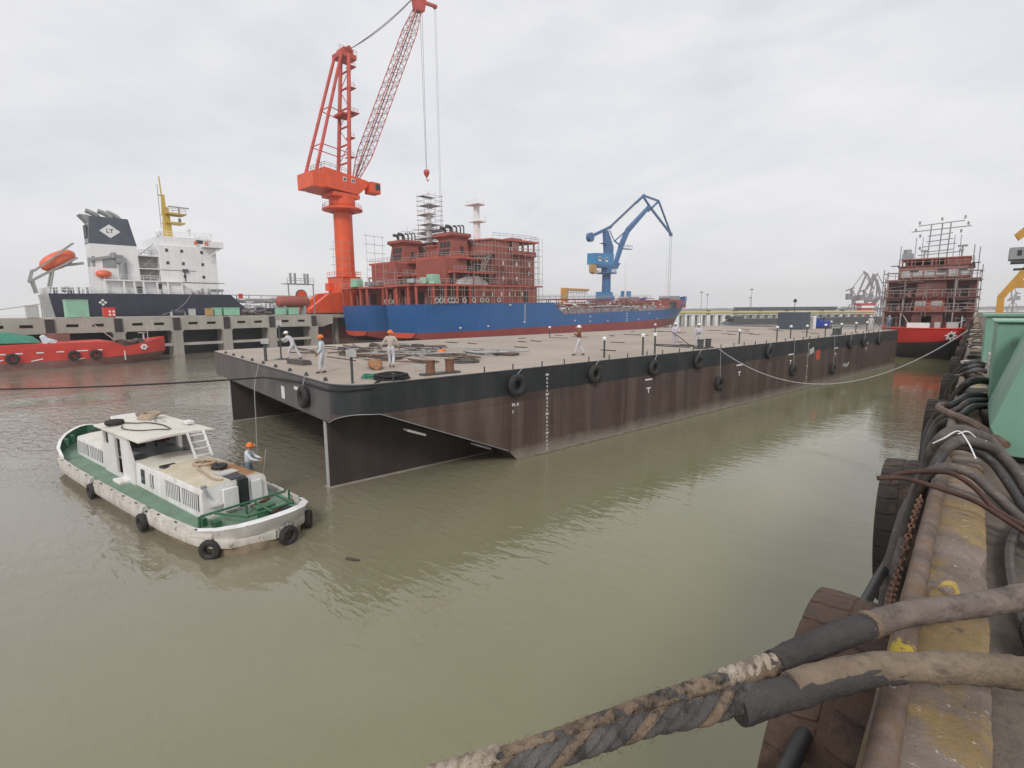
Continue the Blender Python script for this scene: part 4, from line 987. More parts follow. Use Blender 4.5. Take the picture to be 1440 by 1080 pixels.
# far-end deck gear
g = empty('deck_container', BP(-10.0, 64.3), 'dark slate container standing at the far end of the barge deck', 'container', rz=-BH)
mb = MB(); mb.bx(-1.5, 1.5, -1.3, 1.3, .01, 2.2); mb.build('body', M['slate'], g, bevel=.03)
mb = MB()
for k in range(8): mb.bx(-1.35 + k * .37, -1.2 + k * .37, -1.33, -1.303, .15, 2.05)
mb.build('ribs', M['slate'], g)
mb = MB(); mb.cyl((0, 0, 2.2), (0, 0, 3.4), .04); mb.lathe([(.01, 3.4), (.2, 3.5), (.22, 3.75), (.01, 3.95)], n=10); mb.build('mast_light', M['darkgrey'], g)
g = empty('cabinet', BP(-8.7, 66.2), 'white steel cabinet beside the dark container on the barge', 'cabinet', rz=-BH)
mb = MB(); mb.bx(-.55, .55, -.4, .4, .01, 1.7); mb.build('body', M['whitetrim'], g, bevel=.03)
mb = MB(); mb.bx(-.5, -.02, -.43, -.402, .1, 1.6); mb.bx(.02, .5, -.43, -.402, .1, 1.6); mb.build('door', M['lightgrey'], g)
g = empty('generator', BP(-8.8, 70.2 - 1.2), 'royal blue engine set standing near the far corner of the barge', 'generator', rz=-BH)
mb = MB(); mb.bx(-1.3, 1.3, -.5, .5, .2, 1.0); mb.bx(-1.0, .2, -.45, .45, 1.0, 1.35); mb.build('engine', M['bluetool'], g, bevel=.05)
mb = MB(); mb.bx(-1.5, 1.5, -.55, .55, .01, .18); mb.cyl((.7, 0, 1.0), (.7, 0, 1.6), .12); mb.build('skid', M['darkgrey'], g)

# people on the barge
def face(px): return px
person('white helmeted man in grey overalls leaning on the dark post at the barge bow', BP(-12.9, 2.2), R(128),
       dict(pelvis=(0, -.12, .90), waist=(0, -.05, 1.03), chest=(0, .10, 1.24), neck=(0, .2, 1.38), head=(0, .27, 1.5), crown=(0, .29, 1.6), hipL=(-.1, -.1, .87), hipR=(.1, -.12, .87), kneeL=(-.13, .12, .5), ankL=(-.13, .18, .09), toeL=(-.13, .35, .04), kneeR=(.13, -.25, .48), ankR=(.14, -.5, .1), toeR=(.14, -.34, .04),
            shL=(-.19, .18, 1.33), elL=(-.2, .36, 1.12), wrL=(-.08, .52, 1.12), hdL=(-.04, .58, 1.12), shR=(.19, .14, 1.33), elR=(.2, .32, 1.1), wrR=(.1, .5, 1.0), hdR=(.05, .56, 1.0)), 'overall', 'overall', 'helmetwhite')
person('man in pale blue shirt and orange helmet standing side on on the barge', BP(-4.9, 1.1), R(138),
       dict(elL=(-.24, .0, 1.12), wrL=(-.22, .16, .92), hdL=(-.21, .2, .85), elR=(.23, .03, 1.12), wrR=(.2, .2, .93), hdR=(.18, .24, .86), kneeL=(-.12, .08, .5), ankL=(-.12, .10, .09), toeL=(-.13, .28, .04), ankR=(.11, -.1, .09), toeR=(.12, .08, .04)), 'shirtwhite', 'trouser', 'helmetorange', glove='glovered')
person('man in beige vest and orange cap seen from behind, arms out, on the barge', BP(-4.85, 4.5), R(46),
       dict(elL=(-.34, -.05, 1.16), wrL=(-.45, .02, .96), hdL=(-.48, .05, .89), elR=(.32, -.03, 1.15), wrR=(.36, .08, .93), hdR=(.37, .12, .86), kneeL=(-.09, .1, .5), ankL=(-.08, .08, .09), toeL=(-.08, .25, .04), ankR=(.1, -.16, .12), toeR=(.1, .0, .04)), 'beige', 'trouser', 'helmetorange', scale=1.06)
person('man in rust brown jacket and white helmet striding alone on the middle of the barge', BP(-2.97, 16.1), R(120),
       dict(kneeL=(-.11, .16, .5), ankL=(-.12, .25, .09), toeL=(-.12, .42, .04), kneeR=(.11, -.05, .5), ankR=(.12, -.28, .1), toeR=(.12, -.12, .04), elL=(-.24, .12, 1.15), wrL=(-.1, .26, 1.28), hdL=(-.04, .28, 1.34), elR=(.24, .1, 1.15), wrR=(.1, .27, 1.2), hdR=(.03, .29, 1.24)), 'brownjacket', 'trouser', 'helmetwhite', scale=1.05)
person('man in lilac grey overalls and white helmet holding a hose on the barge', BP(-3.3, 26.9), R(215),
       dict(elL=(-.25, .1, 1.13), wrL=(-.12, .3, 1.1), hdL=(-.08, .34, 1.08), elR=(.25, .1, 1.13), wrR=(.05, .32, 1.05), hdR=(.0, .35, 1.03)), 'lilac', 'lilac', 'helmetwhite')
person('man in white overalls standing beside the dark bollard on the barge', BP(-.95, 26.1), R(205),
       dict(elL=(-.25, .06, 1.14), wrL=(-.08, .25, 1.15), hdL=(-.03, .28, 1.16), elR=(.25, .06, 1.14), wrR=(.08, .25, 1.12), hdR=(.02, .28, 1.12)), 'overall', 'overall', 'helmetwhite')
mb = MB(); mb.tube(curve([(0, 0, 1.05), (.6, .3, .6), (1.3, .5, .1), (2.4, .6, .05), (.6, 1.0, .05), (-1.8, .6, .05), (-.8, -.4, .05), (1.6, -.2, .05)], 8), .035, 6)
o = mb.build('hose', M['hose']); o.location = BP(-3.3, 26.5); o.rotation_euler.z = -BH; tag(o, 'dark hose snaking on the barge deck from the lilac clad man', 'hose')
person('white clad man standing at the far corner of the barge', BP(-1.6, 65.0), R(200), None, 'overall', 'overall', 'helmetwhite')
person('man in grey blue work clothes bending over the far barge corner', BP(-.7, 68.3), R(0),
       dict(chest=(0, .2, 1.22), neck=(0, .32, 1.34), head=(0, .42, 1.42), crown=(0, .48, 1.5), shL=(-.19, .26, 1.3), shR=(.19, .26, 1.3), elL=(-.24, .45, 1.05), wrL=(-.2, .55, .8), hdL=(-.2, .56, .72), elR=(.24, .45, 1.05), wrR=(.2, .55, .8), hdR=(.2, .56, .72)), 'greyblue', 'greyblue', 'helmetwhite', scale=1.1)
# lines
mb = MB(); mb.tube(curve([BP(-.3, 1.9, DZ + .12), BP(-.25, 1.5, DZ + .02), BP(.02, 1.2, DZ - .12), BP(-.5, .25, DZ - .2), BP(-1.6, -.04, DZ - .25), BP(-4.0, -.06, 4.2), BP(-7.7, -.12, 4.02)], 8), .045, 7)
mb.tube([BP(-7.7, -.12, 4.02)] + sag(BP(-9, -.4, 4.0), (-62, -7.2, 2.5), .5, 20), .045, 7)
tag(mb.build('mooring_line', M['blackrope']), 'black mooring line running from the barge bow out to the left over the water', 'rope')
mb = MB(); mb.tube(sag(BP(-.2, 27.2, DZ + .1), (-0.3, 40, 5.9), 2.9, 40), .03, 7)
tag(mb.build('mooring_line', M['greyrope']), 'pale grey mooring line sagging from the barge edge across to the quay', 'rope')
mb = MB(); mb.tube(curve([BP(-11.1, -.1, DZ), BP(-11.2, -.35, 3.2), BP(-11.25, -.4, 1.4), BP(-11.3, -.45, -.1)], 6), .03, 6)
tag(mb.build('hanging_line', M['greyrope']), 'thin pale line hanging from the barge bow into the water', 'rope')

# ================================================================ HARBOUR LAUNCH
LO = Vector((-25.0, 5.75, -0.09)); LR = R(95.0)
def LP(x, y, z): 
    return Vector((LO.x + x * math.cos(LR) - y * math.sin(LR), LO.y + x * math.sin(LR) + y * math.cos(LR), z + LO.z))
lb = empty('launch', LO, 'white harbour launch with green deck and rusty cabin top beside the barge bow', 'boat', rz=LR)
# half-breadth along the length (y from stern -9.6 to bow +9.8)
HBt = [(-9.3, .0), (-9.24, .5), (-9.02, 1.0), (-8.55, 1.42), (-7.8, 1.68), (-6, 1.83), (-3, 1.9), (0, 1.92), (3, 1.92), (5, 1.88), (6.2, 1.72), (7.2, 1.4), (7.9, 1.05), (8.45, .62), (8.75, .28), (8.85, 0)]
def zdeck(y): return .72 + (.28 * ((y - 3) / 7) ** 2 if y > 3 else 0)
def lring(k, z, f=0.0):
    return [(-b * k, y, z if not callable(z) else z(y)) for y, b in HBt]
mb = MB()
rows_ = []
for (k, dz, dy) in ((.80, None, -1), (.93, None, 0), (1.0, 0.0, 0)):
    pass
def hullrow(k, zf): return [Vector((-b * k, y * (1 if k > .9 else .985), zf(y))) for y, b in HBt] + [Vector((b * k, y * (1 if k > .9 else .985), zf(y))) for y, b in reversed(HBt[1:-1])]
mb.loft([hullrow(.82, lambda y: -.6), hullrow(.94, lambda y: .05), hullrow(.98, lambda y: zdeck(y) - .32)], closed=True, cap=False)
mb.build('hull', paint('stained_hull', (0.30, 0.24, 0.16), .6, .3, 1.5, streak=.7, streakcol=(.10, .08, .06)), lb)
mb = MB(); mb.add(hullrow(.985, lambda y: zdeck(y)), [tuple(range(2 * len(HBt) - 2))]); mb.build('deck', M['launchgreen'], lb, smooth=0)
# rubbing strake / low gunwale, thick white beam
def strake(y0, y1, z0, z1, th, name, mat, both=True, k0=1.0):
    ys = [y0 + (y1 - y0) * i / 40 for i in range(41)]
    def hb(y):
        for (a, b), (c, d) in zip(HBt[:-1], HBt[1:]):
            if a <= y <= c: return b + (d - b) * (y - a) / (c - a)
        return 0
    P = [Vector((-hb(y), y, 0)) for y in ys]
    if both: P += [Vector((hb(y), y, 0)) for y in reversed(ys[:-1] if y1 >= 8.84 else ys)]
    vs = []; fs = []; n = len(P)
    for i, p in enumerate(P):
        d = P[min(i + 1, n - 1)] - P[max(i - 1, 0)]
        if d.length < 1e-6: d = Vector((0, 1, 0))
        d.normalize(); nrm = Vector((d.y, -d.x, 0)); 
        if nrm.dot(Vector((p.x, p.y * .15, 0))) < 0: nrm = -nrm
        zd = zdeck(p.y)
        for (o_, z_) in ((-.03, z0), (th, z0 + .02), (th + .015, (z0 + z1) / 2), (th, z1 - .03), (th - .03, z1), (-.03, z1)): vs.append(p + nrm * o_ + Vector((0, 0, zd + z_)))
    for i in range(n - 1):
        for k in range(6): fs.append((i * 6 + k, i * 6 + (k + 1) % 6, (i + 1) * 6 + (k + 1) % 6, (i + 1) * 6 + k))
    fs += [tuple(range(6)), tuple((n - 1) * 6 + k for k in range(6))]
    m_ = MB(); m_.add(vs, fs); return m_.build(name, mat, lb, smooth=40)
strake(-9.3, 8.85, -.36, -.06, .10, 'rubbing_strake', M['launchrub'])
# cap rail segments in three lengths along each side, gap between, flat boards standing
def board(y0, y1, side, z1=.16, w_=.30):
    ys = [y0 + (y1 - y0) * i / 14 for i in range(15)]; vs = []; fs = []
    def hb(y):
        for (a, b), (c, d) in zip(HBt[:-1], HBt[1:]):
            if a <= y <= c: return b + (d - b) * (y - a) / (c - a)
        return 0
    for y in ys:
        b = hb(y); zd = zdeck(y)
        for (o_, z_) in ((-.10, .005), (-.06, z1), (.06, z1), (.12, -.05)): vs.append(Vector((side * (b + o_), y, zd + z_)))
    for i in range(14):
        for k in range(4): fs.append((i * 4 + k, i * 4 + (k + 1) % 4, (i + 1) * 4 + (k + 1) % 4, (i + 1) * 4 + k))
    fs += [(0, 1, 2, 3), tuple(14 * 4 + k for k in range(4))]
    m_ = MB(); m_.add(vs, fs); g_ = m_.build('gunwale', M['launchrub'], lb)
    m_ = MB()
    for y in [y0 + .6 + j * 1.15 for j in range(int((y1 - y0 - .6) / 1.15) + 1)]:
        b = hb(y); m_.box((side * (b + .04), y, zdeck(y) + z1 - .005), (.05, .16, .03))
    if m_.v: m_.build('freeing_port', M['dark'], g_)
for s in (-1, 1):
    board(-8.5, -4.85, s); board(-4.4, .4, s); board(.85, 5.0, s)
# bow bulwark (dark green inside, white out)
def bulwark(y0, y1, h0, h1, name, mat, th=.05, inside=None):
    ys = [y for y, b in HBt if y0 <= y <= y1]; L = [Vector((-b, y, 0)) for y, b in HBt if y0 <= y <= y1]
    Rr_ = [Vector((-p.x, p.y, 0)) for p in reversed(L)]
    if y1 > 8: P = L + (Rr_[1:] if abs(L[-1].x) < .01 else Rr_)
    else: P = list(reversed(L)) + ([Vector((-p.x, p.y, 0)) for p in L][1:])
    m_ = MB(); vs = []; fs = []; n = len(P)
    for i, p in enumerate(P):
        q_ = p * (1 - th / max(.3, p.length) * 1.0) if False else p + (Vector((0, 3 if y1 > 8 else -4, 0)) - p).normalized() * th
        s_ = abs(i / (n - 1) * 2 - 1); h = h1 + (h0 - h1) * s_ ** 2; zd = zdeck(p.y)
        vs += [p + Vector((0, 0, zd - .06)), p * 1.03 + Vector((0, 0, zd + h)), q_ * 1.0 + Vector((0, 0, zd + h)), q_ + Vector((0, 0, zd - .02))]
    m_.k = 0; nb = len(vs)
    for i in range(n - 1):
        for k in range(4): fs.append((i * 4 + k, i * 4 + (k + 1) % 4, (i + 1) * 4 + (k + 1) % 4, (i + 1) * 4 + k))
    fs += [(0, 1, 2, 3), tuple((n - 1) * 4 + k for k in range(4))]
    m_.add(vs, fs)
    if inside:
        for i in range(n - 1): m_.m[i * 4 + 2] = 1
    return m_.build(name, [mat, inside] if inside else mat, lb, smooth=30)
bulwark(5.0, 8.9, .30, .72, 'bow_bulwark', M['launchwhite'], inside=M['launchgreend'])
bulwark(-9.4, -7.6, .16, .42, 'stern_bulwark', M['launchwhite'], inside=M['launchgreend'])
mb = MB()
for x, y in ((-.85, 7.75), (-1.25, 7.0), (.85, 7.75)): mb.box((x, y, 1.25), (.12, .3, .35))
mb.build('bulwark_stay', M['launchgreend'], lb)
# casing (aft, rust-stained top), cambered
def house(x, y0, y1, z0, z1, name, mats, tx=.93, camber=.10, ends=(0, 0)):
    rings = []
    ny = 2
    P = [(-x, z0), (-x * (tx + .04), z1 - .12), (-x * tx, z1 - .02), (-x * .5, z1 + camber * .75), (0, z1 + camber), (x * .5, z1 + camber * .75), (x * tx, z1 - .02), (x * (tx + .04), z1 - .12), (x, z0)]
    m_ = MB(); a = [Vector((p, y0 + (ends[0] if q_ > z0 + .1 else 0), q_)) for p, q_ in P]; b = [Vector((p, y1 - (ends[1] if q_ > z0 + .1 else 0), q_)) for p, q_ in P]
    n = len(P); fs = []; ms = []
    for k in range(n - 1): fs.append((k, k + 1, n + k + 1, n + k)); ms.append(1 if 2 <= k <= 5 else 0)
    fs += [tuple(range(n)), tuple(range(n, 2 * n))]; ms += [0, 0]
    m_.add(a + b, fs); m_.m = ms
    return m_.build(name, mats, lb, smooth=25)
CW = 1.08
cas = house(CW, -6.95, -3.25, .73, 1.72, 'engine_casing', [M['launchwhite'], M['casingtop']], ends=(.06, 0))
mid = house(CW, -3.22, -1.25, .73, 1.68, 'casing_trunk', [M['launchwhite'], M['launchroof']])
fwdc = house(CW, 2.06, 6.15, .80, 1.66, 'fore_cabin', [M['launchwhite'], M['launchroof']], camber=.06, ends=(0, .05))
# casing details: louvres, doors, hatch opening, doorway
def side_panel(y0, y1, z0, z1, name, mat, parent, x=-CW, d=.012, slats=0):
    m_ = MB(); f = .965
    def X(z): return x - math.copysign(d, -x) * -1 if False else None
    sx = -1 if x < 0 else 1
    xs = abs(x) * (1 - .03 * (z0 - .73) / 1.0), abs(x) * (1 - .03 * (z1 - .73) / 1.0)
    m_.prism([(sx * (xs[0] - .01), y0, z0), (sx * (xs[0] - .01), y1, z0), (sx * (xs[1] - .01), y1, z1), (sx * (xs[1] - .01), y0, z1)], (sx * (d + .012), 0, 0))
    p_ = m_.build(name, mat, parent, smooth=0)
    if slats:
        m_ = MB()
        for k in range(slats):
            yy = y0 + (y1 - y0) * (k + .5) / slats; w_ = (y1 - y0) / slats * .5
            m_.prism([(sx * (xs[0] + .004), yy - w_ / 2, z0), (sx * (xs[0] + .004), yy + w_ / 2, z0), (sx * (xs[1] + .004), yy + w_ / 2, z1), (sx * (xs[1] + .004), yy - w_ / 2, z1)], (sx * .02, 0, 0))
        m_.build('slats', M['launchwhite'], p_, smooth=0)
    return p_
for s in (-1, 1):
    side_panel(-6.65, -5.35, .95, 1.5, 'louvre', M['dark'], cas, x=s * CW, slats=9)
    side_panel(-5.2, -4.0, .95, 1.5, 'louvre', M['dark'], cas, x=s * CW, slats=9)
    side_panel(-2.9, -2.55, .95, 1.45, 'window', M['glass'], mid, x=s * CW, slats=2)
    side_panel(-2.1, -1.75, .95, 1.5, 'window', M['glass'], mid, x=s * CW)
    side_panel(2.6, 4.3, .96, 1.48, 'louvre', M['dark'], fwdc, x=s * CW, slats=8)
    side_panel(4.5, 6.0, .96, 1.46, 'louvre', M['dark'], fwdc, x=s * CW, slats=9)
mb = MB(); mb.bx(.05, .38, -7.02, -6.86, .85, 1.78); mb.build('doorway', M['dark'], cas, smooth=0)
mb = MB(); mb.box((.12, -6.6, 1.815), (.5, .62, .03), rx=.0); mb.build('hatch_opening', M['dark'], cas, smooth=0)
mb = MB(); mb.bx(-.48, .0, -7.10, -6.96, .86, 1.60); mb.build('door', M['launchwhite'], cas, bevel=.01)
mb = MB(); mb.box((-.62, -7.02, 1.12), (.5, .09, .05)); mb.build('step', M['launchrub'], cas)
mb = MB(); mb.bx(.5, .85, -6.99, -6.93, .95, 1.6); mb.build('panel', M['launchwhite'], cas, bevel=.008)
mb = MB(); mb.box((.15, -5.98, 1.835), (.65, .45, .025), rz=.1); mb.build('hatch_cover', M['lightgrey'], cas)
mb = MB(); mb.bx(-.85, -.35, -3.4, -2.95, 1.7, 1.775); mb.build('skylight_opening', M['dark'], mid, smooth=0)
mb = MB(); mb.tube([(-.95, -6.85, 1.76), (-.95, -6.95, 1.6), (-.9, -6.99, 1.45)], .04, 6); mb.lathe([(.01, 1.72), (.09, 1.74), (.09, 1.82), (.01, 1.84)], (-.95, -6.8, 0), n=8); mb.build('deck_lamp', M['grey'], cas)
# things lying on the casing
tyre_obj('small_tyre', LP(.25, -5.25, 1.89), .27, 0, 'small black tyre lying flat on the rusty launch top', 'tyres carried on the launch', wd=.15).rotation_euler = (0, R(88), LR)
mb = MB(); mb.lathe([(.34 + .06 * math.cos(a), .06 * math.sin(a)) for a in [2 * math.pi * i / 10 for i in range(11)]], n=24)
o = mb.build('rope_ring', M['ropepale'], smooth=60); o.location = LP(.2, -4.2, 1.86); tag(o, 'pale rope ring lying on the cream top of the launch', 'rope ring')
mb = MB(); mb.tube(curve([(.35, -3.9, 1.86), (-.2, -4.6, 1.86), (-.35, -5.5, 1.85), (-.45, -6.4, 1.84), (-.3, -6.7, 1.83)], 8), .035, 6)
o = mb.build('rope', M['ropepale']); o.location = LO; o.rotation_euler.z = LR; tag(o, 'pale rope trailing aft across the rusty launch top', 'rope')
# wheelhouse: walls with openings
wh = empty('wheelhouse', (0, 0, 0)); wh.parent = lb
WZ0, WZ1 = .74, 2.66; WX = 1.10
def wall_piece(y0, y1, z0, z1, sx):
    mb.bx(sx * WX - .04, sx * WX + .04, y0, y1, z0, z1)
mb = MB()
for sx in (-1, 1):
    # side walls: window forward, door, raking aft edge
    wall_piece(1.85, 2.05, WZ0, WZ1, sx); wall_piece(1.3, 1.85, WZ0, 2.0, sx); wall_piece(1.3, 1.85, 2.5, WZ1, sx); wall_piece(.55, 1.3, WZ0, WZ1, sx)
    wall_piece(-.05, .55, WZ0, .95, sx); wall_piece(-.05, .55, 2.42, WZ1, sx)
    mb.prism([(sx * WX - .04, -.05, WZ0), (sx * WX - .04, -1.22, WZ0), (sx * WX - .04, -1.22, 1.7), (sx * WX - .04, -.75, WZ1), (sx * WX - .04, -.05, WZ1)], (.08, 0, 0))
for x0, x1 in ((-1.06, -.7), (-.1, .1), (.7, 1.06)): mb.bx(x0, x1, 1.97, 2.05, 1.8, WZ1)
mb.bx(-1.06, 1.06, 1.97, 2.05, .74, 2.1); mb.bx(-.7, .7, 1.97, 2.05, 2.5, WZ1)
mb.bx(-1.06, 1.06, -1.22, -1.15, .74, 1.7)
mb.build('wall', M['launchwhite'], wh, smooth=0)
mb = MB(); mb.bx(-1.06, -.2, 1.0, 1.06, 1.8, WZ1); mb.bx(.4, 1.06, 1.0, 1.06, 1.8, WZ1); mb.build('bulkhead', M['lightgrey'], wh, smooth=0)
mb = MB(); mb.bx(-1.05, 1.05, -1.14, 1.96, 1.55, 1.6); mb.build('floor', M['grey'], wh, smooth=0)
mb = MB(); mb.box((-.35, .7, 2.15), (.5, .35, .7)); mb.cyl((.2, .3, 1.78), (.2, .3, 2.4), .05); mb.build('console', M['darkgrey'], wh)
mb = MB(); mb.lathe([(.3, 0), (.33, .03), (.3, .06), (.27, .03), (.3, 0)], (.15, .35, 2.3), 'Y', 18); mb.build('steering_wheel', M['darkgrey'], wh)
mb = MB(); mb.loft([[Vector((x, y, z)) for x, z in ((-1.32, 2.665), (-1.30, 2.715), (-.6, 2.775), (0, 2.795), (.6, 2.775), (1.30, 2.715), (1.32, 2.665), (0, 2.715))] for y in (-2.65, -2.4, 2.0, 2.35)]); mb.build('roof', M['launchroof'], wh, smooth=25)
mb = MB(); mb.box((-.2, 2.45, 2.81), (.9, .12, .3), rx=-.5); mb.box((1.0, -1.0, 2.84), (.3, .5, .13)); mb.build('roof_vent', M['launchwhite'], wh, bevel=.02)
mb = MB(); mb.cyl((.3, .4, 2.78), (.3, .4, 3.12), .03); mb.cyl((.3, .4, 3.08), (-.05, .15, 2.78), .015); mb.cyl((.3, .4, 3.08), (.6, .15, 2.78), .015); mb.build('antenna', M['steel'], wh)
lad = MB()
for x in (.28, .86): lad.bar((x, -2.68, 2.78), (x, -3.3, 1.82), .075, .05)
for k in range(4): 
    t = .15 + k * .25; lad.bar((.28, -2.68 - .62 * t, 2.78 - .96 * t), (.86, -2.68 - .62 * t, 2.78 - .96 * t), .09, .035)
lad.build('ladder', M['launchwhite'], lb)
mb = MB(); mb.bx(.35, .8, .5, .56, 1.9, 2.55); mb.build('red_panel', M['glovered'], wh)
# cushion/step on side deck, fairlead bits
mb = MB(); mb.box((-1.3, -.35, .82), (.4, .75, .14)); mb.build('side_step', M['launchwhite'], lb, bevel=.03)
tyre_obj('small_tyre', LP(-.85, 1.35, 2.87), .34, 0, 'black tyre lying on the wheelhouse roof of the launch', 'tyres carried on the launch', wd=.2).rotation_euler = (0, R(90), LR)
mb = MB(); mb.tube(curve([(-.8, .7, 2.80), (-.95, 0, 2.79), (-.7, -.9, 2.80), (-.2, -1.4, 2.82), (0, -1.8, 2.82)], 8), .022, 6); mb.tube(curve([(-.55, 1.2, 2.81), (-.3, .6, 2.83), (.0, .3, 2.83), (.2, -.6, 2.82), (.1, -1.7, 2.82)], 8), .025, 6)
o = mb.build('hose', M['hose']); o.location = LO; o.rotation_euler.z = LR; tag(o, 'dark hose trailing over the wheelhouse roof of the launch', 'hose')
mb = MB()
for k in range(7): mb.tube([Vector((.35 + .32 * math.cos(t + k) + .03 * k, 1.5 + .45 * math.sin(t + k), 2.82 + .03 * k)) for t in [2 * math.pi * i / 14 for i in range(14)]], .03, 5, closed=True)
o = mb.build('rope_heap', M['ropepale']); o.location = LO; o.rotation_euler.z = LR; tag(o, 'grey brown heap of rope on the fore end of the wheelhouse roof', 'rope')
# stern deck: steering quadrant frames in green pipe, towing hook
mb = MB()
for a, b in (((-1.4, -7.55, 1.12), (1.4, -7.55, 1.12)), ((-1.0, -7.6, 1.1), (-.55, -8.8, 1.12)), ((.25, -7.6, 1.1), (.1, -9.0, 1.12)), ((1.0, -7.6, 1.1), (.9, -8.85, 1.12)), ((-1.45, -7.55, 1.12), (-1.45, -7.55, .74)), ((1.5, -7.55, 1.12), (1.5, -7.55, .74)), ((0, -7.55, 1.12), (0, -7.55, .74)), ((-.6, -8.7, 1.1), (.9, -8.7, 1.1))):
    mb.cyl(a, b, .04, n=7)
mb.build('steering_frame', M['launchgreend'], lb)
mb = MB(); mb.cyl((.25, -8.2, .74), (.25, -8.2, 1.05), .22, n=12); mb.box((.25, -8.2, 1.08), (.6, .35, .08)); mb.box((-1.25, -7.3, .85), (.12, .35, .25)); mb.box((-1.05, -7.75, .82), (.2, .3, .18)); mb.build('towing_bitts', M['launchgreend'], lb)
mb = MB(); mb.bx(.5, 1.15, -8.9, -7.9, .745, .80); mb.build('engine_well', M['dark'], lb)
mb = MB(); mb.cyl((.3, -8.6, .95), (1.2, -8.3, 1.0), .05); mb.cyl((.2, -7.5, .9), (.9, -7.3, .95), .07); mb.build('tiller', M['rust'], lb)
mb = MB(); mb.cyl((.25, 7.7, 1.0), (.25, 7.7, 1.75), .13, n=10); mb.cyl((-.1, 7.7, 1.55), (.7, 7.7, 1.55), .06); mb.cyl((.75, 7.2, 1.0), (.75, 7.2, 1.7), .13, n=10); mb.cyl((.25, 7.5, 1.5), (.8, 7.2, 1.5), .1, n=8); mb.build('anchor_windlass', M['darkgrey'], lb)
for (x, y, lbx) in ((-2.05, .6, 'tyre hung on the near side of the launch towards its bow'), (-2.05, -4.6, 'tyre hung amidships on the near side of the launch'), (-1.58, -8.45, 'wet tyre at the near stern corner of the launch touching the water'), (.35, -9.42, 'tyre with a bright centre on the stern of the launch'), (1.45, -8.75, 'tyre on the far stern corner of the launch')):
    ang = {.35: R(97), -1.58: R(40), 1.45: R(140)}.get(x, 0)
    tyre_obj('fender_tyre', LP(x, y, .42 if y > -8 else .36), .31 if y > -8 else .32, LR + ang, lbx, 'tyres hung round the launch', wd=.22, lanyard=(.1, 0, .5))
person('deckhand with orange helmet on the far side deck of the launch', LP(1.4, -5.0, .73), R(-40), dict(elL=(-.22, .2, 1.15), wrL=(-.12, .42, 1.1), hdL=(-.1, .48, 1.1), elR=(.22, .2, 1.15), wrR=(.1, .42, 1.05), hdR=(.08, .48, 1.05), chest=(0, .03, 1.3), neck=(0, .06, 1.46), head=(0, .1, 1.58), crown=(0, .1, 1.68)), 'shirtwhite', 'greyblue', 'helmetorange')
mb = MB(); mb.cyl((0, 0, .0), (.1, .2, 1.5), .015, n=6); o = mb.build('boat_hook', M['steel']); o.location = LP(1.6, -5.5, .73); tag(o, 'thin dark pole held by the deckhand on the launch', 'pole')
# ================================================================ FAR WHARF (finger pier on piles)
WX0, WX1, WZ = -101.0, -128.0, 6.35
wf = empty('pier', (0, 0, 0), 'pale concrete finger pier with dark openings behind the red workboat and the white ship', 'pier')
mb = MB(); mb.bx(WX1, WX0 - .45, -60, 53.4, WZ - .9, WZ); mb.bx(WX1, -103, 53.45, 58, WZ - .9, WZ - .01); mb.bx(WX1, -122.4, 58.05, 330, WZ - .9, WZ - .02); mb.build('deck', M['conclight'], wf, smooth=0)
piers = [-44.9, -36.7, -28.6, -20.4, -12.3, -4.1, 4.05, 12.2, 20.36, 28.4, 36.3, 44.4, 52.9]
for a, b in zip(piers[:-1], piers[1:]):
    L = b - a
    mb = MB(); x0, x1 = WX0 - .45, WX0
    y0, y1 = a + .52, b - .52
    s1 = (y0 + L * .16, y0 + L * .16 + 1.45); s2 = (y1 - L * .16 - 1.45, y1 - L * .16)
    mb.bx(x0, x1, y0, y1, WZ - .85, WZ + .12)
    mb.bx(x0, x1, y0, y1, WZ - 2.2, WZ - 1.30)
    for p, q_ in ((y0, s1[0]), (s1[1], s2[0]), (s2[1], y1)): mb.bx(x0, x1, p, q_, WZ - 1.299, WZ - .851)
    mb.build('fascia_beam', M['conclight'], wf, smooth=0)
    mb = MB(); mb.bx(x0 - .1, x1 - .05, a + .6, b - .6, 1.55, 2.0); mb.build('tie_beam', M['conclight'], wf, smooth=0)
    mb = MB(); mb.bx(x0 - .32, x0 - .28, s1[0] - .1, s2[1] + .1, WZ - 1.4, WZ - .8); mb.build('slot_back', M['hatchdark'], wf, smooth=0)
for y in piers:
    mb = MB(); mb.bx(WX0 - 1.6, WX0 + .10, y - .75, y + .75, -1, WZ - 2.45); mb.box((WX0 - .75, y, WZ - 2.32), (1.7, 1.9, .25)); mb.build('column', M['concrete'], wf, smooth=0)
    mb = MB(); mb.bx(WX0 - .44, WX0 + .16, y - .515, y + .515, WZ - 2.19, WZ - .1); mb.build('fender', M['fender'], wf, smooth=0)
    for xb in (-104.4,):
        mb = MB(); mb.cyl((xb, y, -1), (xb, y, WZ - .9), .6, n=8); mb.build('pile', M['concrete'], wf)
mb = MB(); mb.bx(-105.6, -105.3, -60, 57, -1, WZ - .91); mb.build('shade_backing', M['dark'], wf, smooth=0)  # dark sheet added behind the openings, standing for shade under the deck
# end of the pier beyond the last bay
mb = MB(); mb.prism([(-102.9, 53.5, 3.9), (-102.9, 53.5, WZ - .02), (-102.9, 58.2, WZ - .02), (-102.9, 58.2, 4.6), (-102.9, 55.6, 3.9)], (-1.5, 0, 0)); mb.build('end_slab', M['concrete'], wf, smooth=0)
for y in (66, 72, 90, 110, 130, 150, 170, 190, 210, 230, 250, 270, 290):
    for xx in (-125.6, -127.2):
        mb = MB(); mb.cyl((xx, y, -1), (xx, y, WZ - .9), .5, n=8); mb.build('pile', M['concrete'], wf)

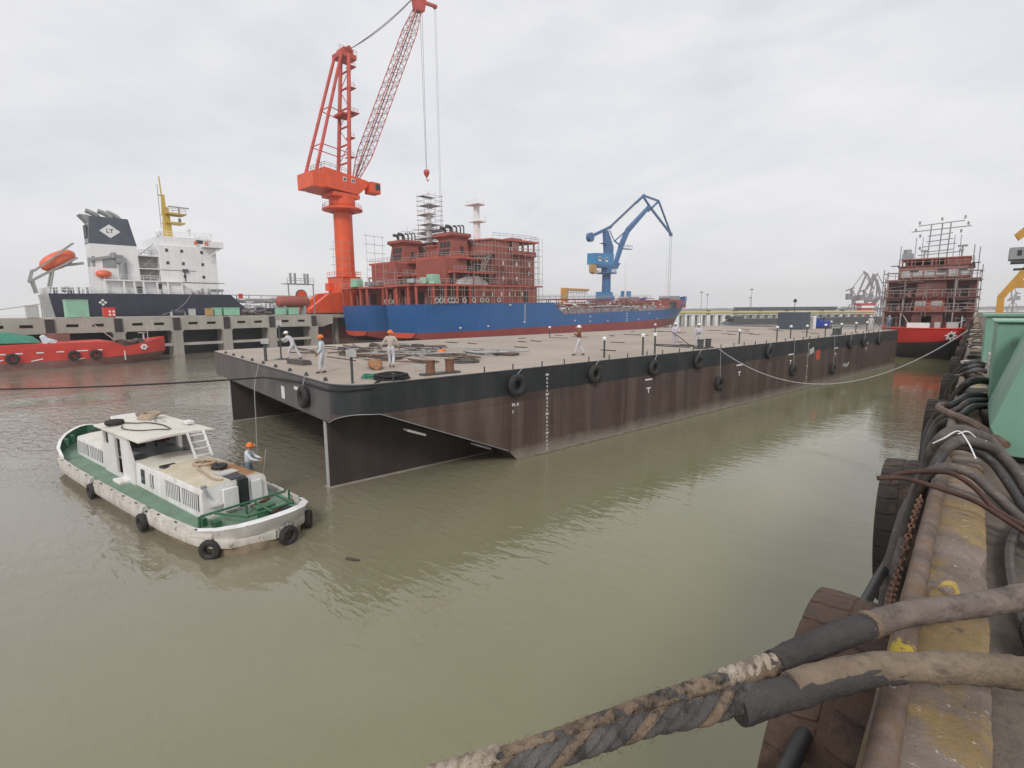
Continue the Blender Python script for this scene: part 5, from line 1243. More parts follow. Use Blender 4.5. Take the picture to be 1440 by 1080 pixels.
# clutter on the pier
def cabinet(x, y, dx, dy, dz, mat, label, cat='cabinet', name='cabinet', extra=None, group=None):
    g = empty(name, (x, y, WZ), label, cat, group)
    mb = MB(); mb.bx(-dx / 2, dx / 2, -dy / 2, dy / 2, .15, dz); mb.build('body', M[mat], g, bevel=.03)
    mb = MB(); mb.bx(-dx / 2 - .05, dx / 2 + .05, -dy / 2 - .06, dy / 2 + .06, dz, dz + .09); mb.build('lid', M[mat], g)
    mb = MB(); mb.bx(-dx / 2 + .1, dx / 2 - .1, -dy / 2 + .1, dy / 2 - .1, 0, .15); mb.build('skid', M['darkgrey'], g)
    if extra == 'marks':
        mb = MB()
        for yy in (-.4, .1):
            for zz in (.35, .85): mb.bx(dx / 2, dx / 2 + .012, dy * .25 + yy - .12, dy * .25 + yy + .16, zz, zz + .3)
        mb.build('white_mark', M['mark'], g, smooth=0)
    return g
cabinet(-104, 15.9, 2.2, 2.7, 2.75, 'mint', 'large mint green cabinet on the pier below the white ship stern', 'housing', 'winch_housing')
cabinet(-104, 19.9, 1.4, 1.5, 1.6, 'signred', 'small red locker with white marks on the pier', 'locker', 'fire_locker', 'marks')
cabinet(-106, 11.0, 1.4, 1.4, 1.9, 'lightgrey', 'grey cabinet on the pier left of the mint green one')
for i, (y0, y1) in enumerate(((35.4, 36.6), (37.0, 39.7), (47.0, 48.6), (49.2, 51.2))):
    cabinet(-104.5, (y0 + y1) / 2, 1.6, y1 - y0, 1.5, 'mint', ['narrow mint green box on the pier right of the white ship bridge', 'widest mint green box on the pier right of the white ship bridge', 'mint green box on the pier below the red tank', 'mint green box on the pier nearest the orange crane base'][i], 'box', 'equipment_box')
cabinet(-104, 31.8, 1.2, .8, 1.3, 'lightgrey', 'small pale cabinet on the pier under the white ship bridge')
cabinet(-104, 34.5, 1.0, 1.0, 1.4, 'tan', 'small tan cabinet beside the narrow mint green box on the pier')
rng = random.Random(4)
g = empty('machinery_pile', (-104.5, 43, WZ), 'jumbled dark machinery parts heaped on the pier between the mint green boxes', 'machinery')
mb = MB()
for i in range(26): mb.box((rng.uniform(-.8, .8), rng.uniform(-2.8, 2.8), rng.uniform(.1, .9)), (rng.uniform(.3, 1), rng.uniform(.2, 1.3), rng.uniform(.1, .5)), rz=rng.uniform(0, 3), ry=rng.uniform(-.5, .5))
mb.build('scrap', M['brownsteel'], g)
mb = MB()
for i in range(10): mb.cyl((rng.uniform(-.8, .8), rng.uniform(-2.8, 2.8), .5), (rng.uniform(-.8, .8), rng.uniform(-2.8, 2.8), rng.uniform(.5, 1.6)), .07)
mb.build('pipe', M['steel'], g)
g = empty('mooring_winch', (-104, 29.6, WZ), 'dark mooring winch on the pier in front of the navy hull', 'winch')
mb = MB(); mb.cyl((0, -.8, .75), (0, .8, .75), .38, n=12); mb.cyl((0, -.85, .75), (0, -.75, .75), .6, n=12); mb.cyl((0, .75, .75), (0, .85, .75), .6, n=12); mb.build('drum', M['darkgrey'], g)
mb = MB(); mb.bx(-.6, .6, -1.1, 1.1, 0, .2); mb.bx(-.3, .3, .9, 1.1, .2, .9); mb.bx(-.3, .3, -1.1, -.9, .2, .9); mb.build('frame', M['lightgrey'], g)
g = empty('horizontal_tank', (-106.5, 51.5, WZ), 'dull red horizontal tank on saddles left of the orange crane base', 'tank')
mb = MB(); P = [(.02, -3.6), (.7, -3.45), (1.1, -3.1), (1.15, 0), (1.15, 2.6), (1.1, 3.0), (.7, 3.3), (.02, 3.4)]
mb.lathe(P, (0, 0, 2.75), 'Y', 20); mb.build('shell', M['primer'], g, smooth=60)
mb = MB()
for y in (-2.2, 2.0): mb.bx(-1, 1, y - .2, y + .2, 0, 1.9)
mb.build('saddle', M['grey'], g)
g = empty('cable_reel', (-109.0, 54.6, WZ), 'upright red and dark cable reel beside the orange crane base', 'reel')
mb = MB(); mb.cyl((-.2, 0, 4.2), (.2, 0, 4.2), 1.05, n=24); mb.build('drum', M['orange'], g)
mb = MB(); mb.lathe([(1.06, -.2), (1.2, -.2), (1.2, .2), (1.06, .2), (1.06, -.2)], (0, 0, 4.2), 'X', 24); mb.bx(-.25, .25, -.3, .3, 0, 3.05); mb.build('rim', M['darkgrey'], g)
# hand-rail + meters on platform behind tank
g = empty('pipe_rack', (-112, 55.5, WZ), 'pipe rack with upright ventilators behind the red tank', 'rack')
mb = MB(); mb.bx(-1.5, 1.5, -3, 3, 6.6, 6.75); mb.rail([(1.4, -3, 6.75), (1.4, 3, 6.75)], 1.1, .05)
for y in (-2.8, 2.8): mb.bx(1.2, 1.4, y - .1, y + .1, 0, 6.6)
for y in (-1.6, -.6, 1.6, 2.3): mb.cyl((0, y, 6.7), (0, y, 9.0), .25)
mb.build('frame', M['grey'], g)

# ================================================================ SHIPS
def tanker_hull(root, B, st, zbound, mats, transom=True):
    """st: list of (y_deck, y_low, half deck, half low, z deck, z low); topsides and bottom as two parts"""
    top = MB(); bot = MB(); deck = MB()
    def row(i, f):
        yd, yl, wd, wl, zd, zl = st[i]; z = zd + (zl - zd) * f
        ff = f ** 1.3
        return (yd + (yl - yd) * f, wd + (wl - wd) * ff, z)
    n = len(st)
    lev = []
    for i in range(n):
        zd, zl = st[i][4], st[i][5]; zb_ = zbound(st[i][0]); fb = min(1, max(0.02, (zd - zb_) / (zd - zl)))
        lev.append([0, fb * .5, fb, fb + (1 - fb) * .35, fb + (1 - fb) * .7, 1.0])
    for side in (1, -1):
        for mbx, (a, b) in ((top, (0, 2)), (bot, (2, 5))):
            vs = []; k = b - a + 1
            for i in range(n):
                for l in range(a, b + 1):
                    y, w, z = row(i, lev[i][l]); vs.append((side * w, y, z))
            fs = [(i * k + l, i * k + l + 1, (i + 1) * k + l + 1, (i + 1) * k + l) for i in range(n - 1) for l in range(k - 1)]
            mbx.add(vs, fs)
    for mbx, (a, b) in ((top, (0, 2)), (bot, (2, 5))):     # transom
        for l in range(a, b):
            y0, w0, z0 = row(0, lev[0][l]); y1, w1, z1 = row(0, lev[0][l + 1])
            mbx.add([(-w0, y0, z0), (w0, y0, z0), (w1, y1, z1), (-w1, y1, z1)], [(0, 1, 2, 3)])
    vs = []
    for i in range(n):
        y, w, z = row(i, 0); vs += [(-w, y, z), (w, y, z)]
    deck.add([(x * .995, y, z - .02) for x, y, z in vs], [(2 * i, 2 * i + 1, 2 * i + 3, 2 * i + 2) for i in range(n - 1)])
    # a thick bottom plate closes the hull under the counter
    y, w, z = row(0, 1.0); vs = []
    for i in range(n):
        y, w, z = row(i, 1.0); vs += [(-w, y, z), (w, y, z)]
    bot.add(vs, [(2 * i, 2 * i + 1, 2 * i + 3, 2 * i + 2) for i in range(n - 1)])
    h = top.build('hull', mats[0], root, smooth=35); bot.build('hull_bottom', mats[1], root, smooth=35); deck.build('deck', mats[2], root, smooth=0)
    return h

def scaffold(mb, x0, x1, y0, y1, z0, z1, dx, dz, r=.05, jit=.5, rng=random.Random(1), boards=None):
    """pole-and-board scaffold screen in the plane x=x0 (double row to x1)"""
    for xx in (x0, x1):
        y = y0
        while y <= y1 + .01:
            mb.cyl((xx, y, z0), (xx, y, z1 + rng.uniform(0, jit)), r, n=4, cap=False); y += dx
        z = z0 + dz
        while z <= z1 + .01:
            mb.cyl((xx, y0 - rng.uniform(0, jit), z), (xx, y1 + rng.uniform(0, jit), z), r, n=4, cap=False); z += dz

def blue_ship(name, Xc, Yo, label, near):
    rng = random.Random(5 if near else 6)
    g = empty(name, (Xc, Yo, 0), label, 'ship', 'blue hulled tankers under construction'); g.rotation_euler = (R(0.8), 0, 0)
    zb_ = lambda y: 2.2 - .006 * y
    st = [(3.2, 3.4, 5.5, 4.7, 8.35, 1.1), (4.4, 5.0, 6.2, 5.4, 8.35, .7), (6.4, 7.6, 7.1, 6.2, 8.35, 0), (9.5, 11.5, 7.9, 6.6, 8.35, -1.2), (14, 16, 8.3, 7.8, 8.35, -1.5), (25, 25, 8.4, 8.3, 8.35, -1.5),
          (48, 48, 8.4, 8.4, 8.35, -1.5), (52.3, 52, 8.4, 8.4, 5.0, -1.5), (80, 80, 8.4, 8.4, 5.0, -1.5), (108, 107, 8.4, 8.2, 5.0, -1.5), (116, 114, 8.2, 7.4, 5.1, -1.5), (126, 121, 7.7, 5.6, 5.6, -1.5), (135, 128, 6.4, 3.6, 6.2, -1.5), (143, 134, 4.6, 1.8, 6.9, -1.5), (149, 139, 2.4, .6, 7.6, -1.5), (153.5, 142, .12, .05, 8.2, -1.5)]
    h = tanker_hull(g, 8.4, st, zb_, (M['blue'], M['boot'], M['primer']))
    # orange-red fresh primer under the counter
    mb = MB(); mb.loft([[Vector((x, y, z)) for x, z in ((-4.9, 2.15), (-3.6, 1.3), (0, 1.0), (3.6, 1.3), (4.9, 2.15))] for y in (3.16, 3.8)], closed=False, cap=False)
    mb.add([(-4.95, 3.15, 2.18), (-3.7, 3.15, 1.25), (-1.8, 3.15, .98), (1.8, 3.15, .98), (3.7, 3.15, 1.25), (4.95, 3.15, 2.18)], [(0, 1, 2, 3, 4, 5)])
    mb.build('counter', M['bootorange'], g, smooth=0)
    # white draught line on the side and small marks
    if near:
        mb = MB(); mb.box((8.44, 35.6, 5.6), (.03, .16, 5.0), rx=-.03); mb.box((8.44, 35.3, 3.5), (.03, .8, .2)); 
        for y, z in ((13, 3.0), (22, 3.0), (30, 7.9), (58, 3.1), (66, 4.0), (66, 2.6), (76, 2.4), (88, 4.4), (88, 3.6), (88, 2.6), (88, 1.8), (96, 2.2), (104, 4.0), (110, 2.0)): mb.box((8.435, y, z), (.03, .7, .28))
        mb.build('hull_mark', M['mark'], h, smooth=0)
    # poop: boat deck slab on pillars with the lower house behind
    mb = MB(); mb.prism([(-5.6, 2.9, 12.3), (5.6, 2.9, 12.3), (8.5, 8, 12.3), (8.5, 43, 12.3), (-8.5, 43, 12.3), (-8.5, 8, 12.3)], (0, 0, .38)); mb.build('boat_deck', M['primerlight'], g, smooth=0)
    for x, y in [(5.3, 3.4), (2.6, 3.4), (-1.6, 3.4), (-5.3, 3.4), (7.2, 6.6), (8.1, 9.2), (8.25, 12.5), (8.25, 16.5), (-8.1, 9.2), (-8.25, 14)]:
        mb = MB(); mb.bx(x - .2, x + .2, y - .2, y + .2, 8.36, 12.3); mb.build('pillar', M['primerlight'], g, smooth=0)
    mb = MB(); mb.bx(-8.1, 8.1, 18, 41, 8.36, 12.29); mb.bx(-5.0, 5.0, 8.5, 17.99, 8.36, 12.29); lh = mb.build('lower_house', M['primer'], g, smooth=0)
    mb = MB(); mb.bx(5.0, 5.04, 10, 12, 8.8, 11.4); mb.bx(5.0, 5.04, 13.5, 16, 8.6, 11.6); mb.bx(8.1, 8.13, 35.5, 37.3, 8.5, 11.3); mb.bx(-2, 1.5, 8.46, 8.5, 8.6, 11.2); mb.build('door_opening', M['dark'], lh, smooth=0)
    for y in (14.2, 21.0, 24, 27.2, 30.2, 32.2, 35.0)[1:]:
        mb = MB(); mb.bx(8.1, 8.16, y - .22, y + .22, 10.1, 11.0); mb.build('porthole', M['mark'], lh, smooth=0)
    # crowd of vents and pipes in the shadow aft
    mb = MB()
    for i in range(26): 
        y = rng.uniform(4.2, 17); x = 5.3 + rng.uniform(0, 2.0) if y > 8.4 else rng.uniform(-4, 5)
        mb.cyl((x, y, 8.36), (x, y, 8.36 + rng.uniform(.8, 3.2)), rng.uniform(.08, .25), n=6)
    mb.build('vent_pipe', M['primerdull'], g)
    # accommodation block, rounded wheelhouse top
    mb = MB(); mb.bx(-7.9, 7.9, 26.0, 40.2, 12.68, 19.9); blk = mb.build('accommodation', M['primer'], g, smooth=0, bevel=.15)
    for y, z in ((28.2, 18.0), (33.2, 18.0), (38.2, 18.0), (28.2, 14.3), (33.2, 14.3), (38.0, 15.8)):
        mb = MB(); mb.bx(7.9, 7.96, y - .25, y + .25, z - .5, z + .5); mb.build('porthole', M['mark'], blk, smooth=0)
    mb = MB()
    def bridge(z0, z1, k, y0, y1, x): return [Vector(p) for p in ((-x, y0, z0), (-x * .4, y0 - 1.2, z0), (x * .4, y0 - 1.2, z0), (x, y0, z0), (x + k, y1 - 3, z0), (x + k, y1, z0), (-x - k, y1, z0), (-x - k, y1 - 3, z0))]
    mb.prism(bridge(19.9, 0, 0, 24.6, 31.0, 7.6), (0, 0, 3.4)); wh_ = mb.build('wheelhouse', M['primer'], g, smooth=0)
    mb = MB(); mb.bx(-8.6, 8.6, 31.02, 40.2, 19.91, 21.2); mb.build('bridge_bulwark', M['primer'], wh_, smooth=0)
    mb = MB(); mb.bx(-8.8, 8.8, 30.0, 41.0, 23.35, 23.8); mb.prism(bridge(23.31, 0, .2, 24.2, 31.0, 7.8), (0, 0, .3)); mb.build('bridge_roof', M['primerlight'], wh_, smooth=0)
    mb = MB()
    for y in (31.3, 33.2, 35.2, 37.2, 39.4):
        for s in (-1, 1): mb.box((s * 8.4, y, 22.28), (.3, .35, 2.15))
    for x in (-6, -4, -2, 0, 2, 4, 6): mb.box((x, 40.0, 22.28), (.3, .3, 2.15))
    mb.bx(8.3, 8.45, 31.3, 32.9, 21.2, 23.35)
    mb.build('window_post', M['primerdull'], wh_, smooth=0)
    mb = MB(); mb.bx(-5, 5, 31.1, 31.4, 21.2, 23.3); mb.bx(-7.7, -3, 25, 31, 23.8, 24.6); mb.bx(3.5, 6.5, 33, 37, 23.8, 24.5); mb.build('roof_box', M['primerdull'], wh_, smooth=0)
    mb = MB(); mb.rail([(7.6, 25, 23.8), (8.6, 31, 23.8), (8.6, 40.6, 23.8), (-8.6, 40.6, 23.8)], 1.15, .045, 4, 2.0); mb.rail([(8.3, 27, 12.7), (8.4, 42.5, 12.7)], 1.1, .04, 4, 2); mb.build('top_rail', M['steel'], wh_, smooth=0)
    # engine casing, two open balconies, funnel
    mb = MB(); mb.bx(-5.2, 5.2, 12.0, 18.6, 12.68, 18.6); mb.bx(-3, 3.0, 18.61, 25.9, 12.68, 18.6); cs = mb.build('engine_casing', M['primer'], g, smooth=0)
    mb = MB(); mb.bx(-6.3, 6.0, 15.4, 23.6, 18.62, 19.05); mb.bx(-6.3, 2.0, 12.0, 15.39, 18.62, 19.05); mb.build('funnel_deck', M['primerlight'], g, smooth=0)
    mb = MB(); mb.bx(5.25, 7.6, 12.4, 18.6, 15.3, 15.65); mb.bx(3.05, 7.6, 18.61, 25.9, 15.3, 15.65); mb.bx(-7.6, -5.25, 12.4, 25.9, 15.3, 15.65); mb.build('upper_deck', M['primerlight'], g, smooth=0)
    mb = MB(); mb.bx(5.2, 5.25, 13.2, 14.2, 12.8, 14.8); mb.bx(3.0, 3.05, 19, 25, 13.0, 15.0); mb.bx(3.0, 3.05, 19, 25.5, 16, 18.4); mb.build('dark_bay', M['dark'], cs, smooth=0)
    for x, y in ((7.4, 12.6), (7.4, 18.5), (7.4, 24.2), (-7.4, 12.6), (-7.4, 22), (5.8, 19.6), (5.8, 23.3)):
        mb = MB(); mb.bx(x - .12, x + .12, y - .12, y + .12, 12.69 if x > 6 or x < 0 else 15.66, 15.3 if abs(x) > 6 else 18.62); mb.build('pillar', M['primerdull'], g, smooth=0)
    mb = MB(); mb.rail([(-6.1, 12.1, 19.05), (1.8, 12.1, 19.05), (1.8, 15.5, 19.05), (5.9, 15.5, 19.05), (5.9, 23.5, 19.05)], 1.1, .045, 4, 1.2); mb.rail([(7.5, 12.5, 15.65), (7.5, 25.8, 15.65)], 1.1, .045, 4, 1.2); mb.rail([(5.5, 3.1, 12.68), (8.3, 8.2, 12.68), (8.3, 26, 12.68)], 1.1, .05, 4, 1.3); mb.rail([(-5.5, 3.1, 12.68), (5.5, 3.1, 12.68)], 1.1, .05, 4, 1.3)
    mb.build('guard_rail', M['steel'], g, smooth=0)
    mb = MB()
    for (p, q_) in (((6.8, 21.6, 15.65), (6.8, 25.0, 20.4)), ((6.6, 15.5, 12.7), (6.6, 18.0, 15.6)), ((3, 26, 19.05), (3, 22.5, 23.4))):
        p, q_ = Vector(p), Vector(q_)
        for dx in (-.45, .45): mb.bar(p + Vector((dx, 0, 0)), q_ + Vector((dx, 0, 0)), .09, .25); mb.tube([p + Vector((dx, 0, 1)), q_ + Vector((dx, 0, 1))], .04, 4)
        for k in range(11): c = p.lerp(q_, (k + .5) / 11); mb.box(c, (.9, .25, .05))
    mb.build('stairway', M['steel'], g, smooth=0)
    fn = MB(); fn.loft([[Vector((sx * a, y, z)) for sx, y in ((-1, y0), (1, y0), (1, y1), (-1, y1))] for a, y0, y1, z in ((3.2, 16.2, 21.6, 19.05), (2.65, 16.9, 21.3, 23.4))]); f_ = fn.build('funnel', M['primer'], g, smooth=0)
    fn = MB(); fn.loft([[Vector((sx * a, y, z)) for sx, y in ((-1, y0), (1, y0), (1, y1), (-1, y1))] for a, y0, y1, z in ((2.65, 16.9, 21.3, 23.4), (3.4, 15.9, 22.1, 24.1), (3.35, 16.0, 22.0, 24.75), (3.0, 16.5, 21.5, 24.8))]); fn.build('funnel_cap', M['primer'], f_, smooth=0)
    mb = MB()
    for k in range(2):
        for j in range(3):
            x0 = -1.9 + j * 1.3; z0 = 19.75 + k * 1.7
            t0 = (z0 - 19.05) / 4.35 * .7 + 4.92; t1 = (z0 + 1.4 - 19.05) / 4.35 * .7 + 4.92
            mb.prism([(x0, 11.28 + t0 - .02, z0), (x0 + 1.1, 11.28 + t0 - .02, z0), (x0 + 1.1, 11.28 + t1 - .02, z0 + 1.4), (x0, 11.28 + t1 - .02, z0 + 1.4)], (0, -.03, 0))
    mb.build('louvre', M['dark'], f_, smooth=0)
    mb = MB(); mb.prism([(3.06, 18.8, 20), (3.06, 19.8, 20), (2.83, 19.8, 21.8), (2.83, 18.8, 21.8)], (.06, 0, 0)); mb.build('door_opening', M['dark'], f_, smooth=0)
    mb = MB()
    for k, (x, y, r_, h_) in enumerate(((-1.6, 18.2, .38, 1.5), (.4, 18.4, .45, 1.6), (1.4, 19.2, .22, 1.7), (1.9, 20.0, .18, 1.8), (2.2, 20.8, .16, 1.9))):
        mb.tube(curve([(x, y, 24.7), (x, y, 24.7 + h_ * .7), (x, y - .5 * r_ * 2, 24.7 + h_), (x, y - 2.6 * r_ - .4, 24.7 + h_ + .05)], 5), r_, 8)
    mb.build('exhaust_pipe', M['darkgrey'], f_)
    # radar mast
    mb = MB(); mb.box((0, 27.4, 28.3), (1.3, 1.3, 8.6), top=(.8, .8)); mb.prism([(-2.6, 25.6, 32.4), (2.4, 25.6, 32.4), (1.4, 29, 32.4), (-1.4, 29, 32.4)], (0, 0, .25)); mb.prism([(-1.8, 26.2, 28.4), (1.8, 26.2, 28.4), (1.2, 29.4, 28.4), (-1.2, 29.4, 28.4)], (0, 0, .25))
    mb.cyl((1.9, 28, 32.6), (1.9, 28, 33.9), .12); mb.cyl((1.5, 29, 28.6), (1.5, 29, 29.8), .12); mb.cyl((0, 27.4, 32.6), (0, 27.4, 33.4), .1); mb.rail([(-2.3, 25.7, 32.65), (2.2, 25.7, 32.65)], .8, .04, 4, 1.2)
    mb.build('radar_mast', M['whitetrim'], g, smooth=0)
    # liferaft rings / tyres along the rail
    for i in range(11):
        y = [7.2, 8.2, 9.2, 10.2, 11.2, 12.2, 14.6, 17.6, 20.2, 22.0, 26.0][i]
        mb = MB(); mb.lathe([(.5 + .16 * math.cos(a), .12 * math.sin(a)) for a in [2 * math.pi * k / 6 for k in range(7)]], (8.35 - max(0, 10 - y) * .3, y, 9.1), 'X', 14); mb.build('mooring_roller', M['lightgrey'], g, smooth=60)
    # cargo deck: catwalk, pipe runs, manifold
    mb = MB()
    for k, x in enumerate((-2.4, -1.6, -.8, .8, 1.6, 2.4)): mb.cyl((x, 52, 7.1 + .25 * (k % 3)), (x, 118, 7.1 + .25 * (k % 3)), .2, n=6)
    for y in range(54, 118, 4): mb.bx(-3, 3, y - .1, y + .1, 6.9, 7.05); mb.bx(2.7, 2.9, y - .1, y + .1, 5, 6.9); mb.bx(-2.9, -2.7, y - .1, y + .1, 5, 6.9)
    mb.bx(-.6, .6, 45, 121, 9.3, 9.42)
    for y in range(46, 121, 5): mb.bx(-.5, -.4, y - .1, y + .1, 7, 9.3); mb.bx(.4, .5, y - .1, y + .1, 7, 9.3)
    mb.build('pipe_deck', M['primerdull'], g, smooth=0)
    mb = MB(); mb.cyl((4.6, 54, 8.2), (4.6, 110, 8.2), .16, n=5); mb.cyl((3.6, 53, 9.2), (3.6, 117, 9.2), .12, n=5); mb.cyl((5.6, 60, 6.6), (5.6, 112, 6.6), .16, n=5); mb.build('cargo_pipe', M['boot'], g)
    mb = MB()
    for i in range(150):
        y = rng.uniform(53, 119); x = rng.uniform(1, 7.8); h_ = rng.uniform(.4, 3.0) * (1 if x < 5 else .6)
        if i % 3: mb.cyl((x, y, 5), (x, y, 5 + h_), rng.uniform(.06, .25), n=5)
        else: mb.box((x, y, 5 + h_ / 2), (rng.uniform(.3, 1.2), rng.uniform(.3, 1.6), h_))
    mb.build('deck_fitting', M['grey'], g, smooth=0)
    mb = MB()
    for i in range(60):
        y = rng.uniform(53, 119); x = rng.uniform(3, 8); z = rng.uniform(5.2, 8.6)
        mb.box((x, y, z), (rng.uniform(.1, .4), rng.uniform(.3, 2.0), rng.uniform(.08, .35)))
    mb.build('white_fitting', M['whitetrim'], g, smooth=0)
    mb = MB(); mb.rail([(8.3, 53, 5), (8.3, 108, 5), (8.0, 118, 5.1), (7.4, 127, 5.6)], 1.1, .045, 4, 2.2, (1, .66, .33)); mb.rail([(.7, 50, 9.4), (.7, 120, 9.4)], 1.1, .05, 4, 3); mb.build('deck_rail', M['steel'], g, smooth=0)
    mb = MB(); mb.bx(6.2, 7.6, 68, 84, 6.9, 7.1); mb.bx(6.6, 7.8, 88, 98, 6.4, 6.7); mb.build('gangway_stow', M['lightgrey'], g, smooth=0)
    # forecastle
    mb = MB(); mb.prism([(-7.6, 121, 5.3), (7.6, 121, 5.3), (7.0, 131, 5.3), (5.0, 141.5, 5.3), (2.3, 149, 5.3), (0, 152.6, 5.3), (-2.3, 149, 5.3), (-5, 141.5, 5.3), (-7, 131, 5.3)], (0, 0, 3.4)); fc = mb.build('forecastle', M['primer'], g, smooth=0)
    mb = MB(); mb.bx(7.2, 7.66, 122, 128, 5.7, 7.9); mb.build('open_bay', M['dark'], fc, smooth=0)
    mb = MB(); mb.prism([(8.3, 117, 5.2), (8.1, 121.5, 5.2), (7.0, 133, 6.3), (4.75, 143.2, 7.1), (2.5, 149.6, 7.7), (.25, 153.9, 8.2), (0.2, 155.2, 10.1), (2.6, 150.8, 9.6), (4.9, 144.0, 9.1), (5.9, 139, 8.7)], (-.12, 0, 0)) if False else None
    vs = []; 
    for (xd, yd, zd, h_) in ((6.4, 135, 6.2, .3), (5.4, 139.5, 6.6, 1.5), (4.6, 143, 6.9, 1.8), (2.4, 149, 7.6, 1.9), (.1, 153.6, 8.2, 2.0)): vs += [(xd, yd, zd - .1), (xd * 1.04 + .05, yd + .4, zd + h_), (xd * .97, yd + .1, zd + h_), (xd * .93, yd - .3, zd - .1)]
    mb = MB()
    for s in (1, -1):
        mb.add([(s * a, b, c) for a, b, c in vs], [(i * 4 + k, i * 4 + (k + 1) % 4, (i + 1) * 4 + (k + 1) % 4, (i + 1) * 4 + k) for i in range(4) for k in range(4)])
    mb.build('bow_bulwark', M['blue'], g, smooth=40)
    mb = MB(); mb.bx(-2, 2.2, 138, 143, 8.7, 10.2); mb.cyl((-2.5, 134, 9.5), (2.5, 134, 9.5), .8); mb.bx(3.4, 4.4, 131, 134, 8.7, 10); mb.build('windlass', M['grey'], fc)
    mb = MB(); mb.cyl((0, 134.5, 8.7), (0, 134.5, 20.5), .45, .25, n=8); mb.cyl((0, 134.5, 20.5), (0, 134.5, 26.5), .12); mb.box((0, 134.5, 14.2), (2.4, .6, .25)); mb.build('foremast', M['whitetrim'], g)
    return g
nb_ = blue_ship('tanker', -95.25, 67.3, 'nearer blue tanker under construction with red oxide superstructure and bare white radar mast', True)
fb_ = blue_ship('tanker', -113.8, 67.3, 'farther blue tanker moored behind, with scaffolding round its radar mast', False)
rng = random.Random(9)
g = empty('scaffold', (-95.25, 67.3, 0), 'pale pole scaffold round the front of the nearer tanker superstructure', 'scaffold'); g.rotation_euler = (R(.8), 0, 0)
mb = MB()
scaffold(mb, 8.35, 9.4, 18.0, 41, 12.7, 22.6, 2.4, 1.5, .05, .6, rng); scaffold(mb, 8.7, 9.5, 4, 40, 8.4, 12.2, 3.2, 1.5, .045, .6, rng)
for z in (14, 16, 18, 20, 22, 24): mb.cyl((9, 41.3, z), (9 - 2, 43.6, z), .05, n=4)
for y in (41.6, 43): mb.cyl((8.4, y, 8.4), (8.4, y, 25), .06, n=4); mb.cyl((7, y, 8.4), (7, y, 25), .06, n=4)
mb.build('poles', M['scaf'], g, smooth=0)
mb = MB()
for y, z in ((20, 14.1), (30, 14.1), (36, 17.1), (26, 17.2), (33, 20.2), (22, 11.3), (32, 11.3)): mb.bx(8.4, 9.3, y - 2.2, y + 2.2, z, z + .07)
mb.build('boards', M['tan'], g, smooth=0)
def tower(name, loc, hw_, h, dz, label, taper=0.0):
    g = empty(name, loc, label, 'scaffold'); mb = MB(); bd = MB()
    for sx in (-1, 1):
        for sy in (-1, 0, 1): mb.cyl((sx * hw_, sy * hw_, 0), (sx * hw_, sy * hw_, h), .055, n=4)
    z = 0; k = 0
    while z < h:
        w_ = hw_ + .5
        for s in (-1, 1): mb.cyl((-w_, s * hw_, z), (w_, s * hw_, z), .05, n=4); mb.cyl((s * hw_, -w_, z), (s * hw_, w_, z), .05, n=4)
        if k % 2 == 0: 
            bd.bx(-hw_ * .95, -hw_ * .1 if k % 4 else hw_ * .9, -hw_ * .95, hw_ * .9, z, z + .08)
        z += dz; k += 1
    mb.build('poles', M['scaf'], g, smooth=0); bd.build('boards', M['grey'], g, smooth=0); return g
tower('scaffold', (-113.8, 94.8, 25.1), 2.3, 13.2, 1.25, 'tall thin scaffold tower round the radar mast of the farther tanker')
g = empty('scaffold', (-113.8, 94.8, 23.4), 'wide lower scaffold staging at the foot of the farther tanker mast', 'scaffold')
mb = MB(); bd = MB()
for z in (0, 1.6, 3.2, 5.0):
    for s in (-1, 0, 1): mb.cyl((-6, s * 4, z), (6.4, s * 4, z), .055, n=4); mb.cyl((s * 5, -6, z), (s * 5, 6, z), .055, n=4)
    bd.bx(-4.8, 4.8, -3.8 + .6 * z, 2.5, z, z + .09)
for sx in (-5, 0, 5):
    for sy in (-4, 0, 4): mb.cyl((sx, sy, 0), (sx, sy, 6.5), .055, n=4)
mb.build('poles', M['scaf'], g, smooth=0); bd.build('boards', M['grey'], g, smooth=0)
g = empty('scaffold', (-113.8, 67.3, 0), 'pole scaffold on the left of the farther tanker funnel', 'scaffold')
mb = MB(); scaffold(mb, -7, 7.5, 2.2, 6.8, 12.8, 24.2, 2.2, 1.9, .05, 1.0, rng); scaffold(mb, 8.3, 9.2, 6, 30, 12.7, 17, 3.2, 1.7, .05, .6, rng); mb.build('poles', M['scaf'], g, smooth=0)
# tarped pallets, timber and gear on the boat decks of the tankers
def decktop(name, x, y, z, d, mat, label, cat, grp=None, rz=0):
    mb = MB(); mb.box((0, 0, d[2] / 2), d, top=(.9, .85)); o = mb.build(name, M[mat] if isinstance(mat, str) else mat, bevel=.1); o.location = (x, y, z); o.rotation_euler.z = rz; return tag(o, label, cat, grp)
decktop('tarped_pallet', -91.2, 76.4, 12.95, (2.2, 2.6, 2.1), 'mint', 'mint tarped pallet on the boat deck of the nearer tanker, left of its casing', 'pallet')
decktop('tarped_pallet', -112.5, 70.4, 12.75, (2.5, 2.2, 2.0), 'mint', 'mint tarped pallet on the boat deck of the farther tanker', 'pallet')
for i in range(12):
    near = i < 8; y = rng.uniform(69, 86) if near else rng.uniform(68, 76)
    decktop('covered_bundle', (-89.6 if near else -107.8) - rng.uniform(0, 2.5), y, 12.9, (rng.uniform(1, 1.8), rng.uniform(1, 3), rng.uniform(.6, 1.4)), rng.choice(['lightgrey', 'grey', 'mint', 'primerdull']), 'covered bundle of gear among the heap on the tanker boat decks', 'bundle', 'bundles heaped on the tanker boat decks', rng.uniform(0, 1))
